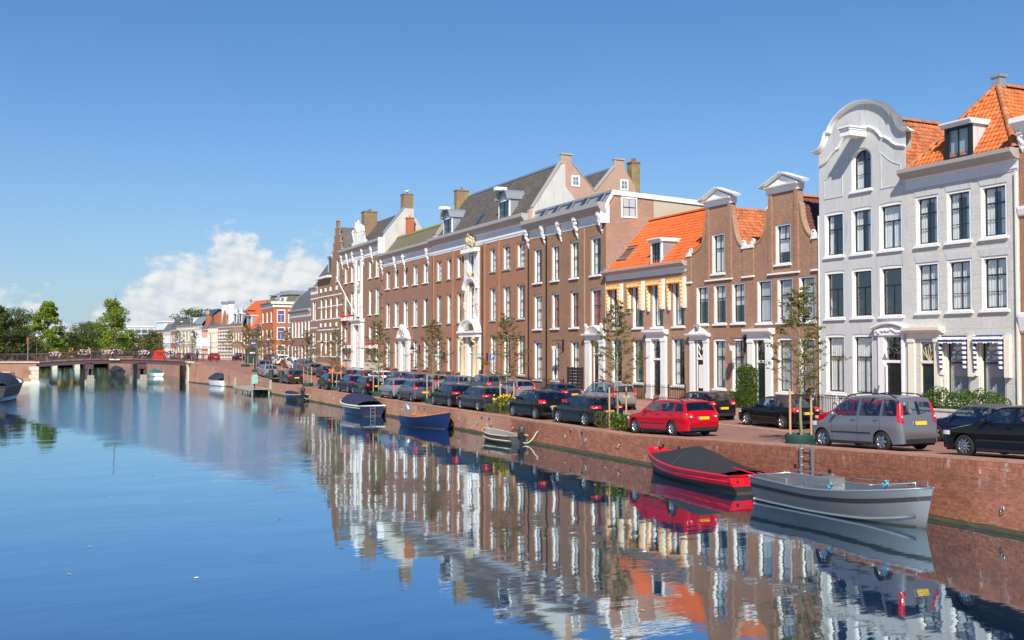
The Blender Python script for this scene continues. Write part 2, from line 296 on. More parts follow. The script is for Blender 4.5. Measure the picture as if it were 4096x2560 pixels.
# ------------------------------------------------------------------ mesh helpers
class MB:
    def __init__(s): s.v = []; s.f = []
    def add(s, vs, fs):
        o = len(s.v); s.v += [tuple(p) for p in vs]; s.f += [tuple(i + o for i in f) for f in fs]; return s
    def box(s, x0, x1, y0, y1, z0, z1):
        return s.add([(x0, y0, z0), (x1, y0, z0), (x1, y1, z0), (x0, y1, z0), (x0, y0, z1), (x1, y0, z1), (x1, y1, z1), (x0, y1, z1)],
                     [(0, 3, 2, 1), (4, 5, 6, 7), (0, 1, 5, 4), (1, 2, 6, 5), (2, 3, 7, 6), (3, 0, 4, 7)])
    def quad(s, a, b, c, d): return s.add([a, b, c, d], [(0, 1, 2, 3)])
    def poly(s, pts): return s.add(pts, [tuple(range(len(pts)))])
    def prism(s, pts, y0, y1):                          # polygon in x,z run along y
        n = len(pts)
        return s.add([(p[0], y0, p[1]) for p in pts] + [(p[0], y1, p[1]) for p in pts],
                     [tuple(range(n)), tuple(range(2 * n - 1, n - 1, -1))] + [(i, i + n, (i + 1) % n + n, (i + 1) % n) for i in range(n)])
    def prismx(s, pts, x0, x1):                         # polygon in y,z run along x
        n = len(pts)
        return s.add([(x0, p[0], p[1]) for p in pts] + [(x1, p[0], p[1]) for p in pts],
                     [tuple(range(n)), tuple(range(2 * n - 1, n - 1, -1))] + [(i, i + n, (i + 1) % n + n, (i + 1) % n) for i in range(n)])
    def prismz(s, pts, z0, z1):
        n = len(pts)
        return s.add([(p[0], p[1], z0) for p in pts] + [(p[0], p[1], z1) for p in pts],
                     [tuple(range(n)), tuple(range(2 * n - 1, n - 1, -1))] + [(i, i + n, (i + 1) % n + n, (i + 1) % n) for i in range(n)])
    def grid(s, rows, closed=False):
        m = len(rows[0]); vs = [p for r in rows for p in r]; fs = []
        for i in range(len(rows) - 1):
            for j in range(m if closed else m - 1):
                k = (j + 1) % m; fs.append((i * m + j, i * m + k, (i + 1) * m + k, (i + 1) * m + j))
        return s.add(vs, fs)
    def tube(s, pts, r, n=6, cap=True, closed=False):
        pts = [Vector(p) for p in pts]; rows = []
        up = Vector((0, 0, 1)); N = len(pts)
        for i, p in enumerate(pts):
            if closed: d = pts[(i + 1) % N] - pts[i - 1]
            else: d = pts[min(i + 1, N - 1)] - pts[max(i - 1, 0)]
            d = d.normalized() if d.length > 1e-9 else up
            a = d.cross(up)
            if a.length < .05: a = d.cross(Vector((1, 0, 0)))
            a.normalize(); b = d.cross(a); rr = r[i] if isinstance(r, (list, tuple)) else r
            rows.append([p + a * (rr * cos(2 * pi * k / n)) + b * (rr * sin(2 * pi * k / n)) for k in range(n)])
        if closed: rows.append(rows[0])
        o = len(s.v); s.grid(rows, True)
        if cap and not closed:
            s.f.append(tuple(range(o, o + n))); e = len(s.v) - n; s.f.append(tuple(range(e + n - 1, e - 1, -1)))
        return s
    def lathe(s, prof, n=12, c=(0, 0, 0), axis='z'):
        rows = []
        for r, h in prof:
            row = []
            for k in range(n):
                a = 2 * pi * k / n
                if axis == 'z': row.append((c[0] + r * cos(a), c[1] + r * sin(a), c[2] + h))
                elif axis == 'x': row.append((c[0] + h, c[1] + r * cos(a), c[2] + r * sin(a)))
                else: row.append((c[0] + r * cos(a), c[1] + h, c[2] + r * sin(a)))
            rows.append(row)
        return s.grid(rows, True)
    def blob(s, c, r, n=7, m=5, rng=None, jit=0.):
        rx, ry, rz = r if isinstance(r, tuple) else (r, r, r); rows = []
        for i in range(m + 1):
            t = pi * i / m; row = []
            for k in range(n):
                a = 2 * pi * k / n; q = 1 + (rng.uniform(-jit, jit) if rng else 0)
                row.append((c[0] + rx * sin(t) * cos(a) * q, c[1] + ry * sin(t) * sin(a) * q, c[2] + rz * cos(t) * q))
            rows.append(row)
        return s.grid(rows, True)
    def mesh(s, name, material, smooth=False, sharp=None):
        me = bpy.data.meshes.new(name); me.from_pydata(s.v, [], s.f)
        if material: me.materials.append(MATS[material] if isinstance(material, str) else material)
        if smooth:
            me.polygons.foreach_set('use_smooth', [True] * len(me.polygons))
            if sharp: me.set_sharp_from_angle(angle=radians(sharp))
        me.update(); return me
    def build(s, name, material, parent=None, loc=(0, 0, 0), smooth=False, sharp=None):
        return inst(name, s.mesh(name, material, smooth, sharp), parent, loc)
def inst(name, me, parent=None, loc=(0, 0, 0), rz=0., mtx=None):
    o = bpy.data.objects.new(name, me); col.objects.link(o)
    if parent: o.parent = parent
    if mtx is not None: o.matrix_basis = mtx
    else:
        o.location = loc
        if rz: o.rotation_euler = (0, 0, rz)
    return o
CACHE = {}
def cached(key, fn, name, material, smooth=False, sharp=None):
    if key not in CACHE:
        mb = MB(); fn(mb); CACHE[key] = mb.mesh(name, material, smooth, sharp)
    return CACHE[key]
def tag(o, label, cat, group=None):
    o['label'] = label; o['category'] = cat
    if group: o['group'] = group
    return o
def thing(name, label, cat, loc=(0, 0, 0), rz=0., group=None):
    o = bpy.data.objects.new(name, None); o.empty_display_size = .3; col.objects.link(o); o.location = loc; o.rotation_euler = (0, 0, rz)
    return tag(o, label, cat, group)
def struct(o): o['kind'] = 'structure'; return o
def stuff(o): o['kind'] = 'stuff'; return o
def copy_tree(o, parent=None):
    c = o.copy(); col.objects.link(c)
    if parent: c.parent = parent
    for ch in list(o.children): copy_tree(ch, c)
    return c
def lerp(a, b, t): return a + (b - a) * t
def interp(pts, x):
    if x <= pts[0][0]: return pts[0][1]
    for (a, b), (c, d) in zip(pts, pts[1:]):
        if x <= c: return b + (d - b) * (x - a) / (c - a) if c > a else d
    return pts[-1][1]
def street_z(y, x=22.5):
    a = interp([(-60, 1.87), (17, 1.87), (36, 1.13), (112, 1.13), (142, 2.6), (400, 2.6)], y)
    b = interp([(-60, 1.62), (17, 1.5), (33, 1.13), (112, 1.13), (142, 2.6), (400, 2.6)], y)
    return lerp(a, b, min(max((x - 22.9) / 7, 0), 1))
XF = 38.7                                                  # plane of the house fronts
# ------------------------------------------------------------------ water, ground, quay
def quay_x(y): return interp([(-60, 22.45), (117, 22.45), (126, 22.1), (134, 21.5), (142, 20.5), (149, 19.7), (158, 19.7), (172, 21.4), (196, 22.0), (266, 22.5), (340, 20)], y)
mb = MB(); mb.quad((-90, -60, 0), (60, -60, 0), (60, 345, 0), (-90, 345, 0)); struct(mb.build('water', 'water'))
mb = MB(); S = 2500
mb.quad((-S, -300, -1.5), (S, -300, -1.5), (S, S, -1.5), (-S, S, -1.5))
mb.quad((38.6, -300, 1.1), (S, -300, 1.1), (S, 150, 1.1), (38.6, 150, 1.1))
mb.quad((-S, 330, 1.3), (S, 330, 1.3), (S, S, 1.3), (-S, S, 1.3))
struct(mb.build('ground', 'grass_land'))
ys = [-60, 10, 17] + [17 + i * 1.9 for i in range(1, 11)] + [45, 60, 80, 100, 112] + [112 + i * 3 for i in range(1, 11)] + [148, 158, 172, 185, 196, 231, 266, 300, 340]
mb = MB(); mb.grid([[(x, y, street_z(y, x)) for x in (quay_x(y) + .5, 23.5, 25.5, 28, 30, 32.2)] for y in ys if y <= 148]); struct(mb.build('street', 'paving'))
mb = MB(); mb.grid([[(quay_x(y) + .5, y, street_z(y)), (75, y, street_z(y))] for y in ys if y >= 148])
mb.quad((32.2, 148.0, 2.5), (75, 148, 2.5), (75, 148, 2.65), (32.2, 148, 2.65)); struct(mb.build('far_street', 'paving'))
mb = MB()
for a, b in zip(ys, ys[1:]):
    if b > 148: break
    za, zb = street_z(a, 32) + .12, street_z(b, 32) + .12
    mb.add([(32.2, a, za - .3), (32.36, a, za - .3), (32.36, a, za), (32.2, a, za), (32.2, b, zb - .3), (32.36, b, zb - .3), (32.36, b, zb), (32.2, b, zb)], [(3, 2, 6, 7), (0, 3, 7, 4), (2, 1, 5, 6)])
struct(mb.build('kerb', 'kerb_stone'))
mb = MB(); mb.grid([[(32.36, y, street_z(y, 32) + .116), (40, y, street_z(y, 32) + .116)] for y in ys if y <= 148]); struct(mb.build('pavement', 'paving_walk'))
# parking bay lines along the building side of the street
for i, y in enumerate([21.5, 29.2, 37.2, 43.2, 50.5, 57, 67]):
    mb = MB(); mb.grid([[(29.6, y + j * .1, street_z(y + j * .1, 30) + .006), (31.9, y + j * .1, street_z(y + j * .1, 30) + .006)] for j in (0, 1)]); struct(mb.build('parking_line', 'paint_line'))
mb = MB(); mb.grid([[(29.5, y, street_z(y, 30) + .006), (29.6, y, street_z(y, 30) + .006)] for y in ys if 16 < y < 110]); struct(mb.build('parking_line', 'paint_line'))
# left bank
mb = MB(); mb.grid([[(-90, y, 2.2), (x, y, 2.2)] for x, y in ((-5, -60), (-5, 120), (-4.6, 150), (-3.5, 166), (-8, 196), (-20, 266), (-36, 345))])
mb.quad((-90, 150, 2.2), (-4.6, 150, 2.2), (-4.6, 150, 2.45), (-90, 150, 2.45)); struct(mb.build('left_bank', 'paving'))
lw = thing('bank_wall', 'pink brick canal wall along the bank before the trees', 'wall', (-5, 100, 0))
mb = MB(); mb.grid([[(x + 5, y - 100, -.6), (x + 5, y - 100, 2.24)] for x, y in ((-5, -60), (-5, 120), (-4.6, 150), (-4.6, 155.7))])
mb.grid([[(x + 5, y - 100, -.6), (x + 5, y - 100, 2.24)] for x, y in ((-3, 160), (-3.5, 166), (-8, 196), (-20, 266), (-36, 345))]); mb.build('wall', 'brick_quay', lw)

qw = thing('quay_wall', 'long red brick quay wall with brick coping along the canal', 'quay', (22.45, 60, 0))
Q0 = Vector((22.45, 60, 0)); YA, YB = 12.0, 47.0
mb = MB()
def wall_rows(y0, y1, off=0., zlo=-.8, zhi=None):
    yy = [y0] + [y for y in ys if y0 < y < y1] + [y1]
    return [[(quay_x(y) + off - Q0.x, y - Q0.y, zlo), (quay_x(y) + off - Q0.x, y - Q0.y, street_z(y) if zhi is None else zhi)] for y in yy]
mb.grid(wall_rows(-60, YA)); mb.grid(wall_rows(YB, 149.5)); mb.grid(wall_rows(158, 340)); mb.build('brick_face', 'brick_quay', qw)
mb = MB(); mb.grid(wall_rows(YA, YB, .006)); mb.build('mortar_bed', 'mortar', qw)
mb = MB(); yy = [y for y in ys if y <= 148]
for y0, y1 in zip(yy, yy[1:]):
    za, zb = street_z(y0), street_z(y1); xa, xb = quay_x(y0) - Q0.x, quay_x(y1) - Q0.x
    mb.add([(xa - .012, y0 - 60, za - .05), (xa - .012, y0 - 60, za + .004), (xa + .5, y0 - 60, za + .012), (xb - .012, y1 - 60, zb - .05), (xb - .012, y1 - 60, zb + .004), (xb + .5, y1 - 60, zb + .012)], [(0, 1, 4, 3), (1, 2, 5, 4)])
mb.build('coping', 'paving_walk', qw)
mb = MB(); rr = random.Random(3); rows = []
y = YA
while y < 149:
    x = quay_x(y) - Q0.x; rows.append([(x - .07 - rr.uniform(0, .03), y - 60, -.3), (x - .05 - rr.uniform(0, .03), y - 60, .03), (x - .012, y - 60, .10 + rr.uniform(-.03, .05)), (x + .02, y - 60, .16)]); y += .35
mb.grid(rows); stuff(mb.build('algae_ledge', 'algae', qw))
# bricks of the near face, one by one; the 300 largest in view are parts, the rest one mesh
def brick_mesh(mb_, w, h, d=.03):
    mb_.add([(0, -w / 2, 0), (0, w / 2, 0), (0, w / 2, h), (0, -w / 2, h), (d, -w / 2, 0), (d, w / 2, 0), (d, w / 2, h), (d, -w / 2, h)], [(0, 3, 2, 1), (0, 1, 5, 4), (3, 7, 6, 2), (0, 4, 7, 3), (1, 2, 6, 5)])
bl = []; rb = random.Random(5); CH = .0625
for k in range(2, 30):
    z = k * CH; mod, bw = (.2175, .2035) if k % 2 else (.10875, .0955)
    y = YA + (k % 4) * .054
    while y < YB:
        lim = floor((street_z(y) - (.27 if y < 36.3 else .06)) / CH) * CH if y < 36.3 else street_z(y) - .06
        if y < 36.3: lim = floor((street_z(floor(y / 2.3) * 2.3 + 2.3) - .25) / CH) * CH
        if z + CH <= lim + 1e-4: bl.append((y, z, bw, .0495))
        y += mod
y = YA
while y < 36.3:
    zt = street_z(y) - .055; zl = floor((street_z(floor(y / 2.3) * 2.3 + 2.3) - .25) / CH) * CH; zm = zt - .12
    bl.append((y, zm + .008, .051, .110))
    if zm - zl > .03: bl.append((y, zl + .004, .051, zm - zl - .010))
    y += CH
vis = sorted([b for b in bl if b[0] > 17.0], key=lambda b: b[0]); big = vis[:300]; bigset = set(big)
for (y, z, w, h) in big:
    hh = round(h, 2) if h > .06 else .0495
    me = cached(('brk', w, hh), lambda m: brick_mesh(m, w, hh), 'brick', 'brick_piece')
    inst('brick', me, qw, (-.008 - rb.uniform(0, .005), y - 60, z))
mb = MB()
for (y, z, w, h) in bl:
    if (y, z, w, h) in bigset: continue
    o = len(mb.v); brick_mesh(mb, w, h); dx = -.008 - rb.uniform(0, .005)
    for i in range(o, len(mb.v)): p = mb.v[i]; mb.v[i] = (p[0] + dx, p[1] + y - 60, p[2] + z)
stuff(mb.build('brickwork', 'brick_piece', qw))
# pale stone corner of the bridge abutment
mb = MB()
for i in range(5): mb.box(19.58 - Q0.x, 19.95 - Q0.x, 148.4 - 60, (149.55 if i % 2 else 149.9) - 60, -.3 + i * .62, .29 + i * .62)
mb.box(19.4 - Q0.x, 20.3 - Q0.x, 147.2 - 60, 150.2 - 60, 2.8, 2.95); mb.build('quoin', 'stone_pale', qw)
# openings, rings, ladder
dm = cached('drain', lambda m: m.box(-.02, .03, -.055, .055, -.07, .07), 'drain_hole', 'under_body')
for y in (25.46, 23.9, 33.07, 32.0, 40.64, 39.55, 50.85, 49.84, 60.94, 59.95): inst('drain_hole', dm, qw, (0, y - 60, .88))
def ring_fn(m):
    m.box(-.03, .02, -.03, .03, .0, .06); m.tube([(-.05, .055 * cos(a), -.03 + .055 * sin(a)) for a in [i * pi / 5 for i in range(10)]], .014, 5, closed=True); m.tube([(-.05, .035 * cos(a), .06 + .035 * sin(a)) for a in [i * pi / 5 for i in range(10)]], .012, 5, closed=True)
rm = cached('moor', ring_fn, 'mooring_ring', 'galvanized', True)
for y in (17.69, 25.95, 36.35, 39.18, 41.08, 43.93, 46.75, 49.5, 51.36, 54.15, 59.65, 61.4, 64.17, 81.2, 84.3, 100.2, 102.8):
    tag(inst('mooring_ring', rm, None, (22.43, y, .6)), 'small galvanized mooring ring on the brick quay wall', 'mooring ring', 'mooring rings on the quay wall')
ld = thing('quay_ladder', 'galvanized steel ladder fixed upright on the quay wall', 'ladder', (22.36, 24.82, .1))
for s in (-1, 1):
    mb = MB(); mb.box(-.05, .03, s * .26 - .035, s * .26 + .035, -.4, 1.55 if s < 0 else 1.53); mb.build('rail', 'galvanized', ld)
for i in range(6):
    mb = MB(); mb.tube([(-.01, -.24, .05 + i * .27), (-.01, .24, .05 + i * .27)], .016, 6); mb.build('rung', 'galvanized', ld)

# ------------------------------------------------------------------ far bridge
br = thing('canal_bridge', 'low brown steel girder bridge across the canal with railings and flower baskets', 'bridge', (10, 153, 0))
def deck_z(x): return 3.35 - .0042 * (x - 10) ** 2
bx = [.4 + i * 19.3 / 16 for i in range(17)]
for y, nm in ((150.0, 'girder'), (157.2, 'girder')):
    mb = MB(); mb.grid([[(x - 10, y - 153, deck_z(x) - .05), (x - 10, y - 153, deck_z(x) - .62), (x - 10, y - 152.8, deck_z(x) - .62), (x - 10, y - 152.8, deck_z(x) - .05)] for x in bx], True)
    mb.grid([[(x - 10, y - 153 - .12, deck_z(x) - .05), (x - 10, y - 153 - .12, deck_z(x) - .16), (x - 10, y - 153 + .05, deck_z(x) - .16), (x - 10, y - 153 + .05, deck_z(x) - .05)] for x in bx], True)
    mb.grid([[(x - 10, y - 153 - .1, deck_z(x) - .56), (x - 10, y - 153 - .1, deck_z(x) - .66), (x - 10, y - 153 + .05, deck_z(x) - .66), (x - 10, y - 153 + .05, deck_z(x) - .56)] for x in bx], True)
    mb.build(nm, 'steel_brown', br)
mb = MB(); mb.grid([[(x - 10, -2.9, deck_z(x)), (x - 10, 4.5, deck_z(x)), (x - 10, 4.5, deck_z(x) - .3), (x - 10, -2.9, deck_z(x) - .3)] for x in bx], True); mb.build('deck', 'paving', br)
for yy_ in (150.05, 157.3):
    ends = (-6.5, 23.0) if yy_ < 153 else (-3, 23)
    zt = lambda x: (deck_z(x) if .4 < x < 19.7 else deck_z(min(max(x, .4), 19.7))) - (.0 if x < 19.7 else .02 * (x - 19.7))
    xs_ = [ends[0] + i * (ends[1] - ends[0]) / 28 for i in range(29)]
    yf = lambda x: yy_ if x < 20 or yy_ > 153 else yy_ - (x - 20) ** 1.5 * 1.1
    for h, r in ((1.08, .045), (.98, .02), (.18, .025)):
        mb = MB(); mb.tube([(x - 10, yf(x) - 153, zt(x) + h) for x in xs_], r, 5); mb.build('rail', 'steel_brown', br)
    pm = cached('bpost', lambda m: (m.box(-.06, .06, -.05, .05, 0, 1.12), m.box(-.09, .09, -.07, .07, 0, .12)), 'post', 'steel_brown')
    for i in range(0, 29, 2): inst('post', pm, br, (xs_[i] - 10, yf(xs_[i]) - 153, zt(xs_[i]) - .02))
    bm_ = cached('bbal', lambda m: m.box(-.011, .011, -.011, .011, .15, 1.05), 'baluster', 'steel_brown')
    for i in range(28):
        for k in range(1, 6):
            x = lerp(xs_[i], xs_[i + 1], k / 6); inst('baluster', bm_, br, (x - 10, yf(x) - 153, zt(x)))
for px in (6.7, 13.55):
    mb = MB(); mb.box(px - 10 - .55, px - 10 + .55, -3.1, 4.6, 1.95, 2.75); mb.box(px - 10 - .5, px - 10 - .2, -2.9, 4.3, -.5, 2); mb.box(px - 10 + .25, px - 10 + .5, -2.9, 4.3, -.5, 2); mb.build('pier', 'steel_brown', br)
    mb = MB()
    for k in range(4): mb.box(px - 10 - .28 + k * .22, px - 10 - .08 + k * .22, -4.1, -3.85, -.5, 1.15 - .03 * (k % 2))
    mb.box(px - 10 - .45, px - 10 + .7, -4.15, -3.7, .35, .55); mb.box(px - 10 - .6, px - 10 + .75, -3.9, -3.1, -.5, .42); mb.build('fender', 'wood_fender', br)
mb = MB(); mb.box(-14.6, -9.6, 2.7, 4.6, -.5, 3.05); mb.box(9.75, 12.5, -3.2, 4.6, -.5, 2.62); mb.build('abutment', 'brick_quay', br)
mb = MB(); mb.quad((-20, -3.05, -.5), (-9.9, -3.05, -.5), (-9.9, -3.05, 2.95), (-20, -3.05, 2.95)); mb.quad((-9.9, -3.05, -.5), (-9.9, 4.5, -.5), (-9.9, 4.5, 2.6), (-9.9, -3.05, 2.6)); mb.quad((-20, -3.05, 2.95), (-9.9, -3.05, 2.95), (-9.9, 4.6, 2.95), (-20, 4.6, 2.95)); mb.build('abutment', 'brick_quay', br)
mb = MB()
for i in range(5): mb.box(-10.55 if i % 2 else -10.8, -9.62, -3.12, -2.6, -.4 + i * .56, .12 + i * .56)
mb.box(-20, -9.55, -3.2, -2.7, 2.86, 3.02); mb.box(-20, -9.5, -3.35, -2.9, -.5, .35); mb.build('quoin', 'stone_pale', br)
def lamp_post(x, y, z, h, label, name='street_lamp', grp=None, mt='steel_brown'):
    t = thing(name, label, 'lamp', (x, y, z), 0, grp)
    mb = MB(); mb.lathe([(.0, 0), (.2, 0), (.2, .5), (.13, .6), (.11, 1.1), (.07, 1.25), (.055, h - .75), (.1, h - .7), (.05, h - .62), (.0, h - .62)], 10); mb.build('pole', mt, t, smooth=True, sharp=40)
    mb = MB(); mb.lathe([(.09, h - .62), (.19, h - .2)], 6); mb.build('lantern_glass', 'lamp_clear', t)
    mb = MB(); mb.lathe([(.23, h - .2), (.12, h - .06), (.05, h), (.0, h + .12)], 6); mb.build('lantern_roof', mt, t)
lamp_post(20.25, 149.0, 2.95, 4.3, 'brown cast lamp post standing on the bridge abutment corner beside the white stone quoin')
lamp_post(.1, 150.4, 2.95, 4.1, 'brown cast lamp post at the bridge end beside the bushy bright green tree')
lamp_post(20.3, 158.2, 2.95, 3.9, 'brown lamp post on the far side of the bridge near the red letterbox')
t = thing('flag_mast', 'tall thin brown mast with finial rising from the middle of the bridge', 'mast', (10.0, 149.85, 3.3))
mb = MB(); mb.lathe([(0, 0), (.2, 0), (.2, .15), (.12, .2), (.11, 1.3), (.07, 1.5), (.05, 5.2), (.035, 8.3), (.09, 8.35), (.2, 8.42), (.03, 8.6), (.02, 9.3), (0, 9.3)], 8); mb.build('pole', 'steel_brown', t, smooth=True, sharp=40)
mb = MB(); mb.box(-.75, .6, -.15, .15, -.12, .06); mb.build('foot_stone', 'stone_pale', t)
def basket(seed):
    r = random.Random(seed); a, b, c = MB(), MB(), MB()
    for i in range(420):
        th_, ph = r.uniform(0, 2 * pi), math.acos(r.uniform(-.8, 1)); rad = r.uniform(.75, 1.05)
        p = Vector((1.05 * rad * sin(ph) * cos(th_), .38 * rad * sin(ph) * sin(th_), .52 * rad * cos(ph)))
        tgt = a if r.random() < .45 else (b if r.random() < .4 else c); q = r.uniform(.05, .09)
        u = Vector((r.uniform(-1, 1), r.uniform(-1, 1), r.uniform(-1, 1))).normalized() * q; w = u.cross(Vector((r.uniform(-1, 1), r.uniform(-1, 1), r.uniform(-1, 1)))).normalized() * q
        tgt.quad(p - u - w, p + u - w, p + u + w, p - u + w)
    return a.mesh('white_petals', 'flower_white'), b.mesh('pink_petals', 'flower_pink'), c.mesh('leaves', 'leaf_hedge')
BK = [basket(i) for i in range(2)]
for i, x in enumerate((2.35, 6.0, 9.0, 10.7, 13.8, 17.4)):
    y = 149.8 if i != 3 else 157.0; mi = BK[i % 2]
    t = thing('flower_basket', 'basket of white and pink flowers hanging on the bridge railing', 'flowers', (x, y, deck_z(x) + .95), 0, 'flower baskets on the bridge railing')
    t.scale = (.78,) * 3
    for nm, me in zip(('white_petals', 'pink_petals', 'leaves'), mi): stuff(inst(nm, me, t))
    mb = MB(); mb.lathe([(.0, -.25), (.25, -.2), (.35, 0), (.0, .0)], 8); mb.build('bowl', 'iron', t)
# second, farther bridge seen under the first
b2 = thing('far_footbridge', 'second low bridge on pale piers seen beneath the steel bridge', 'bridge', (-2, 262, 0), radians(9))
mb = MB(); mb.box(-16, 16, -2, 2, 2.2, 2.9); mb.build('deck', 'steel_brown', b2)
for x in (-9, -4, 1, 6, 11):
    mb = MB(); mb.box(x - .5, x + .5, -1.6, 1.6, -.4, 2.2); mb.build('pier', 'stone_pale', b2)
# ------------------------------------------------------------------ house kit
RW = random.Random(21)
class House:
    """local x runs to the right along the front, y goes inwards, z up; the measured front uses world y, mapped by self.x"""
    def __init__(s, name, label, yl, yr, zb, X=XF, rz=-pi / 2, loc=None, cat='house', group=None):
        s.oy = yl; s.W = abs(yl - yr); s.zb = zb; s.ops = []; s.flip = loc is None
        s.root = thing(name, label, cat, loc or (X, yl, zb), rz, group)
    def x(s, y): return s.oy - y if s.flip else y
    def b(s, mb, name, m, parent=None, **k):
        mb.v = [(p[0], p[1], p[2] - s.zb) for p in mb.v]; return mb.build(name, m, parent or s.root, **k)
    def wall(s, top, m, thick=.3, dep=9., name='wall', sides=True, z0=None, eave=None, rev=.32, xr=None, smat=None):
        z0 = s.zb - .3 if z0 is None else z0
        xa_, xb_ = xr or (0, s.W)
        top = [(xa_, top), (xb_, top)] if isinstance(top, (int, float)) else top
        xs = {xa_, xb_}
        for p in top: xs.add(p[0])
        ops = [o for o in s.ops if o[1] > xa_ and o[0] < xb_]
        for o in ops:
            xs.add(o[0]); xs.add(o[1])
            if o[4]:
                for i in range(1, 10): xs.add(o[0] + (o[1] - o[0]) * i / 10)
        xs = sorted(xs); mb = MB()
        def otop(o, x):
            if not o[4]: return o[3]
            c, hw = (o[0] + o[1]) / 2, (o[1] - o[0]) / 2; return o[3] - o[4] + o[4] * sqrt(max(0, 1 - ((x - c) / hw) ** 2))
        for a, b in zip(xs, xs[1:]):
            if b - a < 1e-6: continue
            e = min(1e-4, (b - a) / 4); ta, tb = interp(top, a + e), interp(top, b - e); lo = (z0, z0)
            for o in sorted([o for o in ops if o[0] < a + e and o[1] > b - e], key=lambda o: o[2]):
                mb.quad((a, 0, lo[0]), (b, 0, lo[1]), (b, 0, o[2]), (a, 0, o[2])); lo = (otop(o, a), otop(o, b))
                mb.quad((a, 0, lo[0]), (b, 0, lo[1]), (b, rev, lo[1]), (a, rev, lo[0]))
            mb.quad((a, 0, lo[0]), (b, 0, lo[1]), (b, 0, tb), (a, 0, ta)); mb.quad((a, 0, ta), (b, 0, tb), (b, thick, tb), (a, thick, ta)); mb.quad((a, thick, ta), (b, thick, tb), (b, thick, max(tb - .8, z0)), (a, thick, max(ta - .8, z0)))
        for o in ops:
            for x in (o[0], o[1]): mb.quad((x, 0, o[2]), (x, rev, o[2]), (x, rev, otop(o, x)), (x, 0, otop(o, x)))
            mb.quad((o[0], 0, o[2]), (o[1], 0, o[2]), (o[1], rev, o[2]), (o[0], rev, o[2]))
        if sides:
            ev = eave or min(top[0][1], top[-1][1])
            mq = MB() if smat else mb
            for x in (xa_, xb_): mq.quad((x, 0, z0), (x, dep, z0), (x, dep, ev), (x, 0, ev))
            mq.quad((xa_, dep, z0), (xb_, dep, z0), (xb_, dep, ev), (xa_, dep, ev))
            if smat: s.b(mq, 'side_wall', smat)
        w = s.b(mb, name, m)
        ev = eave or min(top[0][1], top[-1][1])
        mi = MB(); mi.quad((xa_, .9, z0), (xb_, .9, z0), (xb_, .9, ev - .1), (xa_, .9, ev - .1)); s.b(mi, 'room_backing', 'room_dark')  # added dark sheet behind the windows, room shade in its colour
        return w
    def win(s, ya, yb, z0, z1, grid=((.36, 2, 1), (.64, 2, 2)), sash='dark_sash', frame='white_paint', fw=.10, sill='white_paint', cur='r', rec=.05, arch=0., det=2, gl='glass', op=True, sd=.10, parent=None, fd=.22):
        xa, xb = sorted((s.x(ya), s.x(yb))); w, h = round(xb - xa, 2), round(z1 - z0, 2)
        if op: s.ops.append((xa, xb, z0, z1, arch))
        hs = h - arch if arch > h * .12 else h
        def ffn(m):
            m.box(0, fw, rec, rec + fd, 0, hs); m.box(w - fw, w, rec, rec + fd, 0, hs); m.box(fw, w - fw, rec, rec + fd, 0, fw * .8)
            if hs == h: m.box(fw, w - fw, rec, rec + fd, h - fw - (arch), h)
            else:
                n = 12; o_ = [(w / 2 - w / 2 * cos(pi * i / n), hs + arch * sin(pi * i / n)) for i in range(n + 1)]; i_ = [(w / 2 - (w / 2 - fw) * cos(pi * i / n), hs + (arch - fw) * sin(pi * i / n)) for i in range(n + 1)]
                for k in range(n):
                    m.add([(o_[k][0], rec, o_[k][1]), (o_[k + 1][0], rec, o_[k + 1][1]), (i_[k + 1][0], rec, i_[k + 1][1]), (i_[k][0], rec, i_[k][1]), (i_[k][0], rec + fd, i_[k][1]), (i_[k + 1][0], rec + fd, i_[k + 1][1])], [(0, 1, 2, 3), (3, 2, 5, 4)])
        key = (w, h, fw, rec, arch, fd)
        f = inst('window', cached(('wf',) + key + (frame,), ffn, 'window', frame), parent or s.root, (xa, 0, z0 - s.zb))
        iw, ih = w - 2 * fw, hs - fw * (1.8 if hs == h else .8) - (arch if hs == h else 0); x0, zz = fw, fw * .8; sb = .05; yb_ = rec + fd - .06
        cells = []
        def sfn(m):
            m.box(x0, x0 + sb, yb_, yb_ + .05, zz, zz + ih); m.box(x0 + iw - sb, x0 + iw, yb_, yb_ + .05, zz, zz + ih); m.box(x0 + sb, x0 + iw - sb, yb_, yb_ + .05, zz, zz + sb * 1.3); m.box(x0 + sb, x0 + iw - sb, yb_, yb_ + .05, zz + ih - sb, zz + ih)
            if hs != h:
                n = 10; w2 = iw / 2; ii = [(w / 2 - w2 * cos(pi * i / n), hs + (arch - fw) * sin(pi * i / n)) for i in range(n + 1)]; jj = [(w / 2 - (w2 - sb) * cos(pi * i / n), hs + (arch - fw - sb) * sin(pi * i / n)) for i in range(n + 1)]
                for k in range(n): m.quad((ii[k][0], yb_, ii[k][1]), (ii[k + 1][0], yb_, ii[k + 1][1]), (jj[k + 1][0], yb_, jj[k + 1][1]), (jj[k][0], yb_, jj[k][1]))
                m.box(w / 2 - .035, w / 2 + .035, yb_ - .01, yb_ + .05, hs - sb, hs + arch - fw - .02)
            top_ = zz + ih
            for ri, (fr, nc, nr) in enumerate(grid):
                rh = ih * fr; bot = top_ - rh
                if ri < len(grid) - 1: m.box(x0 + sb, x0 + iw - sb, yb_ - .015, yb_ + .05, bot - .035, bot + .035)
                for c in range(1, nc): xx = x0 + iw * c / nc; m.box(xx - .02, xx + .02, yb_ + .005, yb_ + .045, bot, top_)
                for q in range(1, nr): z_ = bot + rh * q / nr; m.box(x0 + sb, x0 + iw - sb, yb_ + .008, yb_ + .042, z_ - .016, z_ + .016)
                top_ = bot
